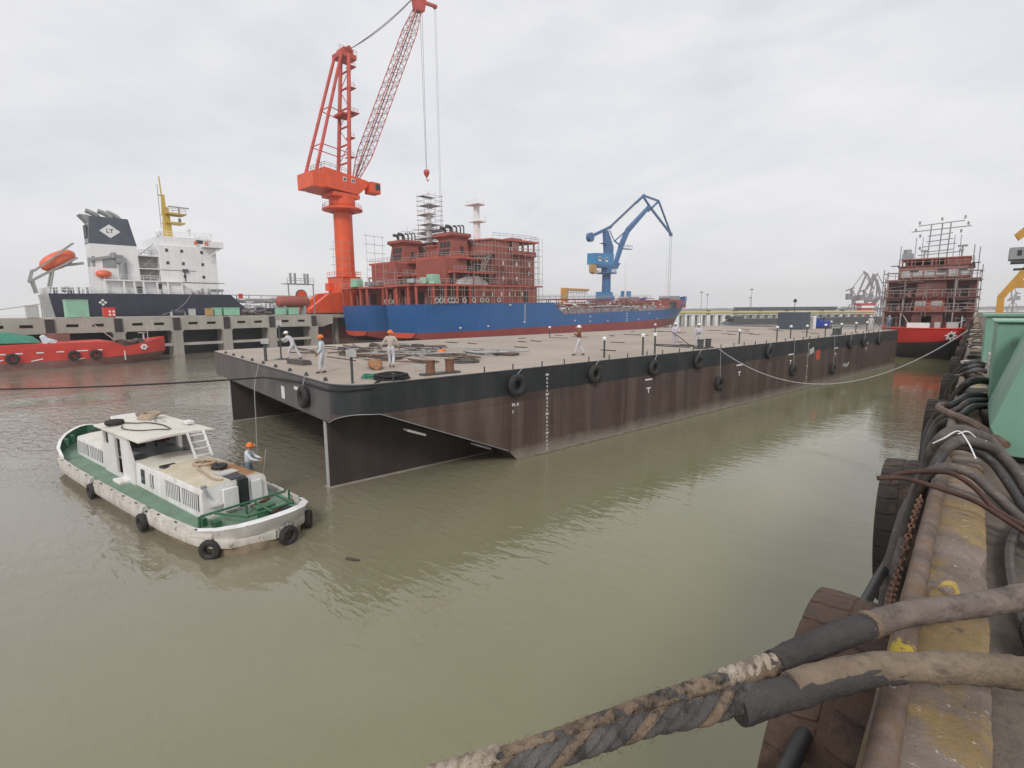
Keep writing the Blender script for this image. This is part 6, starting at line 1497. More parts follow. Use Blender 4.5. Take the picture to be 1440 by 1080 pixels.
mb = MB(); mb.loft([[Vector((x, y, z)) for x, z in ((-.6, 0), (.6, 0), (.2, z_))] for y, z_ in ((-3, .8), (0, 1.9), (4, 2.1), (7, .6))]); o = mb.build('canvas_cover', M['lightgrey'], smooth=0); o.location = (-88.7, 84, 12.95); tag(o, 'long pale tent of canvas along the boat deck edge of the nearer tanker', 'canvas')

# ---------------------------------------------------------------- white tanker behind the pier
ws = empty('tanker', (-141.0, 16.6, 0), 'white tanker with navy hull, slate funnel and yellow mast moored behind the pier', 'ship')
st = [(0, 1.5, 7.0, 5.4, 10.9, 2.0), (2, 4, 7.8, 6.4, 10.9, 0), (7, 9, 8.2, 7.6, 10.95, -1.5), (20, 20, 8.3, 8.3, 11.0, -1.5), (32.5, 32.5, 8.3, 8.3, 11.1, -1.5), (35.5, 35.5, 8.3, 8.3, 8.0, -1.5), (60, 60, 8.3, 8.3, 7.8, -1.5), (90, 88, 8.2, 8, 8.0, -1.5), (104, 98, 5.5, 4, 9.5, -1.5), (112, 104, .2, .1, 11.5, -1.5)]
wh_hull = tanker_hull(ws, 8.3, st, lambda y: 3.0, (M['navy'], M['boot'], M['darkgrey']))
mb = MB(); mb.add([(-7.02, -.03, 10.9), (7.02, -.03, 10.9), (5.6, 1.3, 2.6), (-5.6, 1.3, 2.6)], [(0, 1, 2, 3)])
for x in (-4, -1.5, 1, 3.5, 6): mb.bx(x - .15, x + .15, -.12, 0.1, 4, 10.9)
mb.build('transom', M['lightgrey'], ws, smooth=0)
mb = MB()
for a in range(4): mb.box((8.34, 8.0 + .42 * math.cos(a * math.pi / 2), 9.2 + .42 * math.sin(a * math.pi / 2)), (.04, .42, .42), rx=R(45))
mb.box((8.34, 8.4, 7.6), (.04, 1.3, .14), rx=.1); mb.build('white_emblem', M['mark'], wh_hull, smooth=0)
mb = MB(); mb.tube(curve([(8.34, 24, 10.9), (8.42, 22.6, 9.0), (8.5, 20.5, 7.4), (8.8, 18, 6.6)], 5), .06, 5); mb.build('hanging_rope', M['greyrope'], ws)
# funnel casing
mb = MB(); mb.loft([[Vector((sx, y, z)) for sx, y in ((3.6, y0), (x, y0), (x, y1), (3.6, y1))] for x, y0, y1, z in ((7.3, 7.0, 15.2, 11.0), (7.3, 7.1, 15.0, 20.9))]); cs = mb.build('engine_casing', M['white'], ws, smooth=0)
mb = MB(); mb.loft([[Vector((sx, y, z)) for sx, y in ((3.6, y0), (x, y0), (x, y1), (3.6, y1))] for x, y0, y1, z in ((7.32, 7.05, 15.05, 20.905), (7.2, 7.7, 14.0, 26.3))]); fn = mb.build('funnel', M['slate'], cs, smooth=0)
mb = MB(); mb.loft([[Vector((sx, y, z)) for sx, y in ((3.65, y0), (x, y0), (x, y1), (3.65, y1))] for x, y0, y1, z in ((6.9, 7.0, 7.2, 20.95), (6.7, 7.4, 7.65, 25.0), (6.7, 6.2, 7.7, 26.5))]); mb.build('funnel_lip', M['grey'], fn, smooth=0)
mb = MB(); mb.bx(4.0, 6.6, 7.0, 7.15, 22, 24.6); mb.build('louvre', M['dark'], fn, smooth=0)
for i, (x, y) in enumerate(((4.5, 8.6), (5.6, 10.4), (5.0, 11.9))):
    mb = MB(); mb.tube(curve([(x, y + 1.2, 26.2), (x, y + .6, 26.9), (x, y - .4, 27.4), (x, y - 1.0, 27.6)], 4), .48, 10); mb.build('exhaust_pipe', M['steel'], fn)
Mf = basis((7.268, 10.7, 23.55), (0, 1, 0), Vector((-.1, -.02, 5.4)))
mb = MB(); mb.prism([Mf @ Vector(p) for p in ((-1.75, 0, .03), (0, -1.35, .03), (1.75, 0, .03), (0, 1.35, .03))], Mf.to_3x3() @ Vector((0, 0, .05))); em = mb.build('emblem', M['mark'], fn, smooth=0)
lettering('emblem_letters', 'LT', 1.15, M['slate'], fn, Mf @ Matrix.Translation((0, 0, .09)), .02)
mb = MB(); mb.bx(7.3, 7.36, 8.9, 11.2, 16.2, 18.4); mb.bx(7.3, 7.36, 7.2, 7.7, 16.4, 18.4); mb.bx(4.5, 6.5, 7.0, 7.06, 16.4, 18.2); mb.build('vent_louvre', M['grey'], cs, smooth=0)
# bridge block
mb = MB(); mb.bx(-7.8, 7.8, 18.8, 30.2, 11.05, 21.6); blk = mb.build('accommodation', M['white'], ws, smooth=0, bevel=.05)
for y, z in ((20.3, 20.5), (23.2, 20.5), (27.2, 20.5), (20.3, 17.8), (23.3, 17.8), (27.2, 17.8), (23.4, 15.0), (27.2, 15.0)):
    mb = MB(); mb.bx(7.79, 7.84, y - .28, y + .28, z - .33, z + .33); mb.build('window', M['glass'], blk, smooth=0)
mb = MB(); mb.bx(7.8, 7.86, 18.9, 31.5, 13.6, 13.75); mb.bx(7.8, 8.1, 23.0, 24.1, 15.9, 16.6); mb.bx(7.8, 7.95, 23.3, 23.5, 14, 16); mb.bx(7.8, 7.85, 18.8, 25.8, 16.2, 16.3); mb.build('trim', M['darkgrey'], blk, smooth=0)
mb = MB(); mb.bx(-7, 7.0, 19.5, 26.5, 21.6, 23.6); mb.bx(-6, 6, 26.5, 30.0, 21.6, 23.9); mb.bx(-9.4, 9.4, 27.2, 31.4, 21.62, 21.8); mb.bx(-9.4, 9.4, 31.2, 31.4, 21.8, 23.0); mb.bx(9.25, 9.4, 27.2, 31.2, 21.8, 22.9); mb.bx(-9.4, -9.25, 27.2, 31.2, 21.8, 22.9); br_ = mb.build('wheelhouse', M['white'], ws, smooth=0)
mb = MB(); mb.bx(-6.05, 6.05, 26.45, 30.06, 22.6, 23.4); mb.build('bridge_window', M['glass'], br_, smooth=0)
mb = MB(); mb.rail([(6.8, 19.6, 23.6), (6.8, 26.4, 23.6), (6.8, 30, 23.9), (-6, 30, 23.9)], 1.1, .05, 4, 1.3); mb.cyl((5, 26, 23.9), (5, 26, 25.6), .1); mb.lathe([(.01, 25.4), (.5, 25.6), (.5, 26.1), (.01, 26.5)], (5.4, 25.6, -.3), n=10); mb.lathe([(.01, 23.5), (.6, 23.7), (.6, 24.5), (.01, 25.0)], (6, 19.6, 0), n=10); mb.bar((8.6, 28, 19.4), (8.9, 31, 21.6), .2); mb.build('top_rail', M['whitetrim'], br_)
mb = MB(); mb.box((9.45, 25.6, 22.3), (.1, .6, .8)); mb.lathe([(.2, -.08), (.42, -.08), (.42, .08), (.2, .08), (.2, -.08)], (9.45, 27.8, 22.4), 'X', 14); mb.build('lifebuoy', M['lifeorange'], br_)
# stair tower between casing and bridge: decks, rails
mb = MB()
for z in (13.6, 16.3, 19.0): mb.bx(-7, 7.4, 15.1, 18.79, z, z + .18)
mb.build('stair_deck', M['white'], ws, smooth=0)
mb = MB()
for z in (13.7, 16.4, 19.1): mb.rail([(7.3, 15.2, z), (7.3, 18.7, z)], 1.1, .05, 4, .9); mb.bar((6.6, 15.4, z), (6.6, 18.2, z + 2.6), .5, .12)
mb.bx(5.6, 5.8, 15.1, 18.79, 11, 19); mb.build('stair', M['steel'], ws, smooth=0)
mb = MB(); mb.bx(5.0, 5.59, 15.12, 18.77, 11.05, 19.0); mb.build('recess', M['dark'], ws, smooth=0)
# open promenade arcade
mb = MB(); mb.bx(7.5, 8.35, 8.6, 22.6, 13.6, 13.85); 
for y in (8.7, 11.9, 13.7, 15.3, 17.8, 19.8, 22.5): mb.bx(7.95, 8.3, y - .16, y + .16, 11.05, 13.6)
mb.bx(5.5, 7.4, 8.7, 18.7, 11.05, 13.6); mb.bar((8.2, 22.6, 13.5), (8.2, 25.4, 11.1), .2)
mb.build('arcade', M['white'], ws, smooth=0)
mb = MB(); mb.rail([(8.25, 8.8, 11.05), (8.25, 22.4, 11.05)], 1.0, .04, 4, 1.0); mb.rail([(8.3, 8.8, 13.85), (8.3, 18, 13.85)], 1.0, .04, 4, 1.2); mb.rail([(-6.5, .3, 10.95), (6.9, .3, 10.95), (8.1, 6, 10.95), (8.1, 8.6, 10.95)], 1.2, .06, 4, .8); mb.rail([(8.2, 23, 11.05), (8.2, 32.3, 11.1)], 1.0, .04, 4, 1.2)
mb.build('guard_rail', M['whitetrim'], ws, smooth=0)
mb = MB(); mb.bx(7.35, 7.42, 14.2, 15.4, 11.3, 12.6); mb.bx(7.35, 7.42, 18.2, 19.6, 12.0, 13.2); mb.bx(7.81, 7.87, 28.3, 31.2, 11.8, 12.3); mb.build('dark_panel', M['darkgrey'], ws, smooth=0)
mb = MB()
for i in range(16): y = random.uniform(1, 8); x = random.uniform(2, 7); mb.cyl((x, y, 10.9), (x, y, 10.9 + random.uniform(.5, 1.6)), .2, n=6)
for i in range(12): y = random.uniform(24, 31); mb.cyl((8, y, 11), (8, y, 11 + random.uniform(.5, 1.6)), .12, n=5)
mb.cyl((3, 3, 11.8), (6, 3, 11.8), .6); mb.build('mooring_gear', M['grey'], ws)
# provision crane
mb = MB(); mb.cyl((7.4, 12.2, 13.8), (7.4, 12.2, 17.6), .75, n=12); mb.box((7.4, 12.0, 17.8), (1.4, 1.8, 1.0)); mb.bar((7.4, 12.4, 18.6), (7.4, 10.2, 18.8), .5); mb.bar((7.4, 10.4, 18.5), (7.4, 6.7, 17.6), .45, .5); mb.cyl((7.4, 10.8, 18.2), (7.4, 10.8, 19.3), .45); mb.build('provision_crane', M['grey'], ws)
def boat_hull(mb, L, Bm, H):
    rings = []
    for t in (-1, -.85, -.5, 0, .5, .85, 1):
        w_ = (1 - abs(t) ** 2.6) * .95 + .05; rings.append([Vector((Bm / 2 * w_ * math.cos(a), t * L / 2, H / 2 * w_ ** .5 * math.sin(a))) for a in [2 * math.pi * k / 12 for k in range(12)]])
    mb.loft(rings)
rb = MB(); boat_hull(rb, 2.7, 1.7, 1.6); o = rb.build('rescue_boat', M['lifeorange'], smooth=60); o.location = (-133.2, 25.4, 14.9); tag(o, 'small orange rescue boat hung beside the white tanker funnel', 'boat')
rb = MB(); boat_hull(rb, 6.4, 3.0, 3.2); o = rb.build('lifeboat', M['lifeorange'], smooth=60); o.location = (-139.0, 19.3, 17.6); o.rotation_euler = (R(31), 0, 0); tag(o, 'orange free fall lifeboat tilted on its ramp at the white tanker stern', 'boat')
mb = MB()
for dx in (-1.6, 1.6): mb.bar((2 + dx, -2.0, 13.2), (2 + dx, 5.6, 18.2), .3, .4); mb.cyl((2 + dx, -1.2, 11), (2 + dx, -1.6, 13.6), .18); mb.cyl((2 + dx, .6, 11), (2 + dx, 1.6, 15.4), .18); mb.bar((2 + dx, -2.0, 13.2), (2 + dx, -1.3, 15.6), .25); mb.bar((2 + dx, -1.2, 15.2), (2 + dx, 5.2, 21.0), .22, .3)
mb.bar((.4, 5.2, 21), (3.6, 5.2, 21), .25); mb.bar((3, 3.5, 16.6), (3, 6.6, 17.2), .5); mb.bar((.4, -1.9, 13.3), (3.6, -1.9, 13.3), .25); mb.build('lifeboat_ramp', M['steel'], ws)
# mast
mb = MB(); mb.box((.5, 22.9, 27.2), (1.5, 1.7, 7.2), top=(.6, .6)); mb.box((.5, 22.6, 31.5), (.8, .9, 4), top=(.6, .6)); mb.cyl((.5, 22.4, 33), (.5, 22.2, 37.4), .14); mb.bx(-1.5, 2.5, 22.4, 26.5, 29.2, 29.5); mb.bx(-1.3, 2.3, 22.4, 26.2, 27.2, 27.5); mb.bx(.3, .7, 21.6, 23, 33.2, 33.4); mb.build('mast', M['yellow'], ws, smooth=0)
mb = MB(); mb.rail([(2.4, 22.5, 29.5), (2.4, 26.4, 29.5)], .9, .05, 4, 1); mb.cyl((.5, 25.6, 29.5), (.5, 25.6, 31), .2); mb.box((.5, 25.6, 31.1), (.3, 4.2, .25)); mb.cyl((.5, 25.6, 27.5), (.5, 25.6, 28.6), .3); mb.cyl((.9, 21.6, 26), (.9, 21.6, 35.5), .07); mb.build('radar', M['steel'], ws)
# main deck pipes
mb = MB()
for k, x in enumerate((-2, -1, 0, 1, 2, 5)): mb.cyl((x, 35, 9.6 + .3 * (k % 3)), (x, 86, 9.6 + .3 * (k % 3)), .22, n=6)
mb.bx(-.8, .8, 33, 90, 11.2, 11.35)
for y in range(36, 88, 3): mb.bx(-2.5, 2.5, y - .1, y + .1, 9.3, 9.45); mb.bx(2.3, 2.5, y - .1, y + .1, 7.8, 11.3)
mb.build('pipe_deck', M['lightgrey'], ws, smooth=0)
mb = MB()
for i in range(90):
    y = random.uniform(35, 80); x = random.uniform(2, 8); h_ = random.uniform(.4, 3.0)
    if i % 2: mb.cyl((x, y, 7.8), (x, y, 7.8 + h_), random.uniform(.08, .25), n=5)
    else: mb.box((x, y, 7.8 + h_ * .6), (random.uniform(.2, .8), random.uniform(.3, 2.2), random.uniform(.15, .7)))
mb.build('deck_fitting', M['grey'], ws, smooth=0)
mb = MB()
for i in range(40):
    y = random.uniform(35, 80); x = random.uniform(4, 8); mb.box((x, y, random.uniform(8.2, 11)), (.2, random.uniform(.4, 2.6), random.uniform(.1, .4)))
mb.rail([(8.2, 36, 7.9), (8.2, 88, 7.9)], 1.1, .05, 4, 2, (1, .66, .33)); mb.build('white_fitting', M['whitetrim'], ws, smooth=0)
mb = MB(); mb.box((6, 35.6, 10.9), (.1, 1.0, 1.1)); mb.box((6, 52, 10.6), (.6, .6, .8)); mb.build('red_locker', M['signred'], ws)
mb = MB(); mb.tube(sag((-134.5, 16.8, 9.2), (-140, -30, 5.0), 1.4), .08, 6); tag(mb.build('mooring_line', M['greyrope']), 'grey mooring line sagging left from the white tanker stern', 'rope')

# ---------------------------------------------------------------- red workboat at the pier
rbt = empty('workboat', (-94.2, 5, 0), 'low red workboat with stained bottom moored along the pier at the left', 'boat')
st = [(-24, 4.0, 4.0, 2.3), (-10, 4.2, 4.2, 2.2), (4, 4.2, 4.1, 2.2), (10, 4.2, 3.9, 2.25), (14, 4.0, 3.2, 2.5), (16.5, 3.4, 2.2, 2.95), (18.3, 2.3, 1.1, 3.3), (19.3, 1.0, .3, 3.45), (19.6, .1, .1, 3.5)]
top = MB(); bot = MB(); dk = MB()
for s in (1, -1):
    k = 3
    T = [[(s * (wd * .985 if j == 1 else wd), y, z) for j, z in ((0, zd), (1, .98 + max(0, y - 10) * .05))] for y, wd, wl, zd in st]
    top.add([p for r_ in T for p in r_], [(i * 2, i * 2 + 1, i * 2 + 3, i * 2 + 2) for i in range(len(st) - 1)])
    Bo = [[(s * wd * .985, y, .98 + max(0, y - 10) * .05), (s * wl, y - max(0, y - 12) * .25, -1.0)] for y, wd, wl, zd in st]
    bot.add([p for r_ in Bo for p in r_], [(i * 2, i * 2 + 1, i * 2 + 3, i * 2 + 2) for i in range(len(st) - 1)])
dk.add([p for y, wd, wl, zd in st for p in ((-wd * .98, y, zd - .35), (wd * .98, y, zd - .35))], [(2 * i, 2 * i + 1, 2 * i + 3, 2 * i + 2) for i in range(len(st) - 1)])
hh = top.build('hull', M['redboat'], rbt, smooth=40); bot.build('hull_bottom', M['redboatlow'], rbt, smooth=40); dk.build('deck', M['redboatlow'], rbt, smooth=0)
mb = MB(); mb.bx(-3.6, 3.7, -24, 12.2, 2.0, 3.25); mb.prism([(3.7, 12.2, 2.1), (3.7, 12.2, 3.25), (3.3, 14.2, 2.2)], (-7, 0, 0)); mb.build('coaming', M['redboat'], rbt, smooth=0, bevel=.05)
mb = MB()
for y in range(-20, 12, 2): mb.bx(4.2, 4.26, y + .2, y + random.uniform(.9, 1.5), 2.05, 2.2)
mb.box((4.24, 13.5, 1.2), (.05, .12, 1.3)); 
for a in range(6): mb.box((3.62 - .05 * a * 0, 16.0 + .3 * math.cos(a), 2.2 + .26 * math.sin(a)), (.3, .26, .22), rx=a)
for yy, zz in ((4.2, 1.2), (.5, 1.3), (8.4, 1.0)): mb.box((4.2, yy, zz), (.06, 1.2, .12), rx=.2)
mb.build('white_mark', M['mark'], hh, smooth=0)
for y, l_ in ((1.9, 'tyre on the red workboat side nearest the left edge'), (7.9, 'left of the two close tyres on the red workboat side'), (10.2, 'right of the two close tyres on the red workboat side')):
    tyre_obj('fender_tyre', (-94.2 + 4.4, 5 + y, 1.55), .68, 0, l_, 'tyres hung on the red workboat', wd=.35)
mb = MB(); rings = []
for y, w_, h_ in ((-24, 3.4, 1.9), (-8, 3.4, 1.8), (-2, 3.4, 1.7), (2, 3.3, 1.5), (4.2, 3.1, .9), (5.0, 2.9, .15)): rings.append([Vector((x * w_, y + .2 * math.sin(x * 5), h_ * (1 - abs(x) ** 3 * .9) + .05 * math.sin(y * 3 + x * 7))) for x in (-1, -.7, -.3, 0, .3, .7, 1)])
mb.loft(rings, closed=False, cap=False); mb.loft([[p - Vector((0, 0, .05)) for p in r_] for r_ in rings], closed=False, cap=False)
o = mb.build('tarpaulin', M['tarpgreen'], smooth=40); o.location = (-94.2, 5, 3.26); tag(o, 'green tarpaulin spread over the hatch of the red workboat', 'tarpaulin')
mb = MB(); mb.box((0, 0, .5), (.7, 1.0, 1.2), rx=.5, top=(.5, .5)); mb.box((.2, .7, .2), (.5, .9, .6), rx=-.4); o = mb.build('bundle', M['shirtwhite'], bevel=.1); o.location = (-91.0, 10.3, 3.28); tag(o, 'white and blue cloth bundle at the end of the green tarpaulin', 'bundle')
mb = MB(); mb.cyl((-1, 14.4, 2.2), (-.6, 9.8, 7.0), .07); mb.cyl((2, 17, 3.2), (2, 17, 5.2), .05); mb.cyl((1.4, 16.6, 3.2), (1.4, 16.6, 4.2), .12); mb.box((1.5, 16.4, 4.2), (.3, .9, .1)); mb.build('davit', M['lightgrey'], rbt)
mb = MB(); mb.bx(-2.2, 1.2, 13.8, 15.6, 2.2, 3.1); mb.cyl((-2, 16.2, 2.9), (2, 16.2, 2.9), .4); mb.tube(curve([(-2, 13, 2.6), (0, 14, 3.2), (2.5, 15, 2.9), (1, 16, 3.3)], 5), .15, 6); mb.build('windlass', M['brownsteel'], rbt)
mb = MB(); mb.bx(-2, -1.2, 5.5, 8.5, 3.26, 4.4); mb.build('deck_house', M['redboatlow'], rbt, smooth=0)

# ---------------------------------------------------------------- orange tower crane on the pier
oc = empty('tower_crane', (-126.3, 75.9, WZ), 'tall orange jib crane on a round column with a red lattice boom', 'crane')
def L(x, Y, Z): return Vector((x, Y - 75.9, Z - WZ))
mb = MB(); mb.lathe([(2.5, 9.62), (2.42, 12), (2.38, 26.4), (2.5, 27.2)], n=28); mb.lathe([(3.3, 27.9), (3.3, 30.3)], n=28); mb.build('column', M['orange'], oc, smooth=60)
mb = MB(); mb.lathe([(2.9, 26.0), (5.1, 26.6), (5.1, 26.95), (3.0, 27.9), (2.9, 27.9)], n=28); mb.rail([Vector((4.9 * math.cos(a), 4.9 * math.sin(a), 26.95)) for a in [2 * math.pi * k / 16 for k in range(17)]], 1.1, .05, 4, 3); mb.build('ring_platform', M['orange'], oc, smooth=30)
mb = MB(); mb.bx(-3.7, 3.5, -3.2, 2.2, 5.6, 9.4); mb.bx(-3.9, 3.7, -3.4, 2.4, 9.4, 9.62); mb.build('base_house', M['orange'], oc, smooth=0, bevel=.08)
mb = MB(); mb.bx(-3.4, -1.6, -4.2, -3.25, 6.0, 8.0); mb.rail([(3.6, -3.3, 9.65), (3.6, 2.3, 9.65), (-3.8, 2.3, 9.65)], 1.2, .05, 4, 1.2); mb.rail([(3.6, -3.3, 9.65), (-3.8, -3.3, 9.65)], 1.2, .05, 4, 1.2); mb.build('side_box', M['orange'], oc, smooth=0)
for s in (-1, 1):
    mb = MB(); mb.prism([(s * 3.6, -12.5, .3), (s * 3.6, 12.5, .3), (s * 3.6, 12.5, 1.6), (s * 3.6, 4.5, 5.58), (s * 3.6, -3.4, 5.58), (s * 3.6, -7.0, 5.2), (s * 3.6, -12.5, 1.2)], (-s * 1.4, 0, 0)); mb.build('portal_side', M['orange'], oc, smooth=0, bevel=.05)
mb = MB(); mb.bx(-3, 3, -4, 4, 3.0, 5.57); mb.build('portal_beam', M['orange'], oc, smooth=0)
mb = MB()
for s in (-1, 1):
    for y in (-11, 11): mb.bx(s * 2.9 - .6, s * 2.9 + .6, y - 1.4, y + 2.2, 0, .29)
mb.build('bogie', M['darkgrey'], oc)
# machinery house (slightly up-swept underside at both ends)
mb = MB(); mb.prism([(3.2, -6.3, 31.2), (3.2, 3.0, 30.6), (3.2, 6.0, 33.2), (3.2, 6.0, 34.6), (3.2, -6.3, 36.0)], (-9.6, 0, 0)); hs = mb.build('machinery_house', M['orange'], oc, smooth=0, bevel=.12)
mb = MB(); mb.bx(-4.6, 3.22, -9.5, -6.31, 30.9, 34.6); mb.build('counterweight', M['orange'], oc, smooth=0, bevel=.1)
mb = MB(); mb.bx(-3, 3, -4, 3.5, 29.6, 30.59); mb.build('slew_ring', M['orange'], oc, smooth=0)
for y in (-.8, 1.6):
    mb = MB(); mb.bx(3.2, 3.26, y - .5, y + .5, 33.4, 34.4); w1 = mb.build('window', M['mark'], hs, smooth=0)
    mb = MB(); mb.bx(3.26, 3.29, y - .36, y - .04, 33.55, 34.2); mb.bx(3.26, 3.29, y + .04, y + .36, 33.55, 34.2); mb.build('pane', M['glass'], w1, smooth=0)
mb = MB(); mb.bx(1.2, 4.2, 6.1, 9.2, 31.5, 34.4); cb = mb.build('driver_cab', M['orange'], oc, smooth=0, bevel=.15)
mb = MB(); mb.bx(4.2, 4.24, 7.6, 9.0, 32.4, 34); mb.bx(1.5, 4.0, 9.2, 9.24, 32.2, 34); mb.build('cab_window', M['glass'], cb, smooth=0)
mb = MB(); mb.rail([(3.1, -6.2, 36.0), (-6.2, -6.2, 36.0)], 1.2, .06, 4, 1.2); mb.rail([(3.1, -6.2, 36.0), (3.1, 0, 35.3)], 1.2, .06, 4, 1.5)
for y in (-6, -5): mb.cyl((-1, y, 36), (-1, y, 38.4), .06)
mb.build('roof_rail', M['steel'], oc, smooth=0)
# A-frame: two vertical front legs, two raking back stays, platforms
mb = MB()
topz = 65.0
for x in (-2.8, 2.6): mb.cyl((x, .9, 34.8), (x * .7, 2.9, topz), .5, n=10)
mb.build('front_leg', M['cranered'], oc)
mb = MB()
for x in (-2.8, 2.6): mb.cyl((x, -8.2, 34.6), (x * .62, 1.0, topz - .4), .4, n=8)
mb.build('back_stay', M['cranered'], oc)
mb = MB()
zs = [38.5, 43, 47.5, 52, 57, 61]
for k, z in enumerate(zs):
    t = (z - 35) / 30; a = (-2.8 * (1 - .3 * t), .9 + 2 * t, z); b = (2.6 * (1 - .3 * t), .9 + 2 * t, z)
    mb.cyl(a, b, .24, n=6)
    if k + 1 < len(zs):
        t2 = (zs[k + 1] - 35) / 30; mb.cyl(b if k % 2 else a, ((-2.8 if k % 2 else 2.6) * (1 - .3 * t2), .9 + 2 * t2, zs[k + 1]), .1, n=5)
mb.build('ladder_rung', M['cranered'], oc)
mb = MB()
for z in (41.5, 50.8):
    t = (z - 35) / 30; yb = -8.2 + 9.2 * t; xb = 1 - .38 * t; xf = 1 - .3 * t
    q_ = [(-2.8 * xb, yb, z), (2.6 * xb, yb, z), (2.6 * xf, .9 + 2 * t, z - .8), (-2.8 * xf, .9 + 2 * t, z - .8)]
    for a, b in zip(q_, q_[1:] + q_[:1]): mb.cyl(a, b, .13, n=5)
mb.build('frame_tie', M['cranered'], oc)
mb = MB()
for z in (40, 44.8, 51, 57, 62.2):
    t = (z - 35) / 30; y = .9 + 2 * t; s_ = 1.6 if z == 51 else 1.0
    mb.bx(-.2, 1.9 + .4 * s_, y + .4, y + 1.6 * s_ + .3, z, z + .2); mb.rail([(1.9, y + .5, z + .2), (1.9, y + 1.5 * s_ + .3, z + .2)], 1.1, .05, 4, 1)
mb.bx(-2.2, 1.8, .2, 3.6, 50.2, 50.7); mb.build('platform', M['cranered'], oc, smooth=0)
mb = MB(); mb.bx(-2.6, 1.8, .8, 5.2, topz - .8, topz + .3); mb.bx(-2.0, 1.4, 1.8, 4.6, topz + .3, topz + 1.5); mb.cyl((-2.2, 3.4, topz + 1.5), (1.6, 3.4, topz + 1.5), .7, n=10); mb.rail([(1.8, .3, topz + .3), (1.8, 5.2, topz + .3)], 1.1, .05, 4, 1); mb.build('head_sheave', M['cranered'], oc, smooth=0)
# lattice boom
b0 = L(-.3, 80.2, 41.2); b1 = L(-.3, 103.5, 92.5)
ax = (b1 - b0).normalized(); sx_ = Vector((1, 0, 0)); sy_ = ax.cross(sx_).normalized()
mb = MB(); mbl = MB()
nb2 = 26
def bw(t): return (1.45 if t > .08 else .5 + t * 12) * (1 if t < .85 else 1 - (t - .85) * 2.6)
cs_ = []
for i in range(nb2 + 1):
    t = i / nb2; w_ = min(1.5, .55 + t * 7) * (1 if t < .85 else 1 - (t - .85) * 3.2)
    c = b0.lerp(b1, t); cs_.append([c + sx_ * (i_ * w_) + sy_ * (j_ * w_ * .95) for i_, j_ in ((-1, -1), (1, -1), (1, 1), (-1, 1))])
for k in range(4): mb.tube([r_[k] for r_ in cs_], .13, 5)
mb.build('boom_chord', M['cranered'], oc)
for i in range(nb2):
    for k in range(4):
        l_ = (k + 1) % 4
        mbl.cyl(cs_[i][k], cs_[i][l_], .055, n=4, cap=False)
        a, b = (k, l_) if i % 2 else (l_, k)
        mbl.cyl(cs_[i][a], cs_[i + 1][b], .06, n=4, cap=False)
mbl.tube([b0.lerp(b1, t / 10) - sy_ * .2 for t in range(11)], .16, 5)
mbl.build('boom_lacing', paint('dark_red_lacing', (0.16, 0.06, 0.055), .6, .2), oc, smooth=0)
tip = b1
mb = MB(); mb.prism([tip + Vector((1.0, -1.2, -1.5)), tip + Vector((1.0, 1.4, -1.0)), tip + Vector((1.0, 2.2, 2.2)), tip + Vector((1.0, -.6, 3.2)), tip + Vector((1.0, -1.8, 1.8))], (-2, 0, 0)); mb.bar(tip + Vector((0, 1.5, 1.9)), tip + Vector((0, 6.4, 2.6)), .8, .7); mb.cyl(tip + Vector((.5, 6.2, 2.4)), tip + Vector((-.5, 6.2, 2.4)), .5); mb.build('boom_head', M['cranered'], oc, smooth=0)
mb = MB()
for dx in (-.9, -.3, .4): mb.tube(sag(L(dx, 79.4, topz + WZ + 1.4), tip + Vector((dx * .6, -.8, 2.8)), 1.2 + dx * .3, 14), .06, 4)
for dy in (0.4, 1.2): mb.cyl(tip + Vector((0, dy, .8)), Vector((0, tip.y + .9 + (dy - .8) * .3, 48.5 - WZ)), .05, n=4)
for dy in (5.9, 6.4): mb.cyl(tip + Vector((0, dy, 2.1)), Vector((0, tip.y + dy, 10.5)), .045, n=4)
mb.build('hoist_wire', M['wire'], oc, smooth=0)
hk = Vector((0, tip.y + .9, 47.2 - WZ))
mb = MB(); mb.lathe([(.01, 1.4), (.7, 1.2), (.95, .5), (.7, -.2), (.3, -.8), (.01, -.9)], hk, 'Z', 10); mb.tube(curve([hk + Vector((0, 0, -.8)), hk + Vector((0, .1, -1.6)), hk + Vector((0, .5, -1.9)), hk + Vector((0, .7, -1.4))], 4), .14, 5); mb.build('hook_block', M['cranered'], oc)

# ---------------------------------------------------------------- blue level-luffing crane
bc = empty('luffing_crane', (-126, 206, WZ), 'blue level luffing crane with pale blue cab standing behind the tanker bow', 'crane')
def Q(Y, Z, x=0.0): 
    return Vector((x, (Y - 203.5) * 1.0243, (Z - 7.3) * 1.0243 + 7.3 - WZ))
mb = MB(); mb.cyl((0, 0, 1.5), (0, 0, Q(203, 22).z), 2.1, 1.9, n=20); mb.build('column', M['craneblue'], bc, smooth=60)
mb = MB()
for s in (-1, 1): mb.bx(s * 5 - 1, s * 5 + 1, -9, 9, .6, 2.4); mb.bx(-5, 5, s * 6 - 1.2, s * 6 + 1.2, 2.4, 4.6)
mb.bx(-2.6, 2.6, -3, 3, 2.4, 6.5); mb.build('portal', M['craneblue'], bc, smooth=0)
mb = MB(); mb.bx(2.2, 4.4, -12.0, -1.5, 4.4, 8.0); mb.bx(2, 4, 9.5, 15.5, 4.4, 8.8); mb.build('switch_house', M['cranebluel'], bc, smooth=0)
mb = MB(); mb.cyl((0, 0, Q(203, 22.3).z), (0, 0, Q(203, 22.7).z), 4.6, n=20); mb.rail([Vector((4.4 * math.cos(a), 4.4 * math.sin(a), Q(203, 22.7).z)) for a in [2 * math.pi * k / 12 for k in range(13)]], 1.1, .06, 4, 3); mb.build('ring_platform', M['craneblue'], bc, smooth=30)
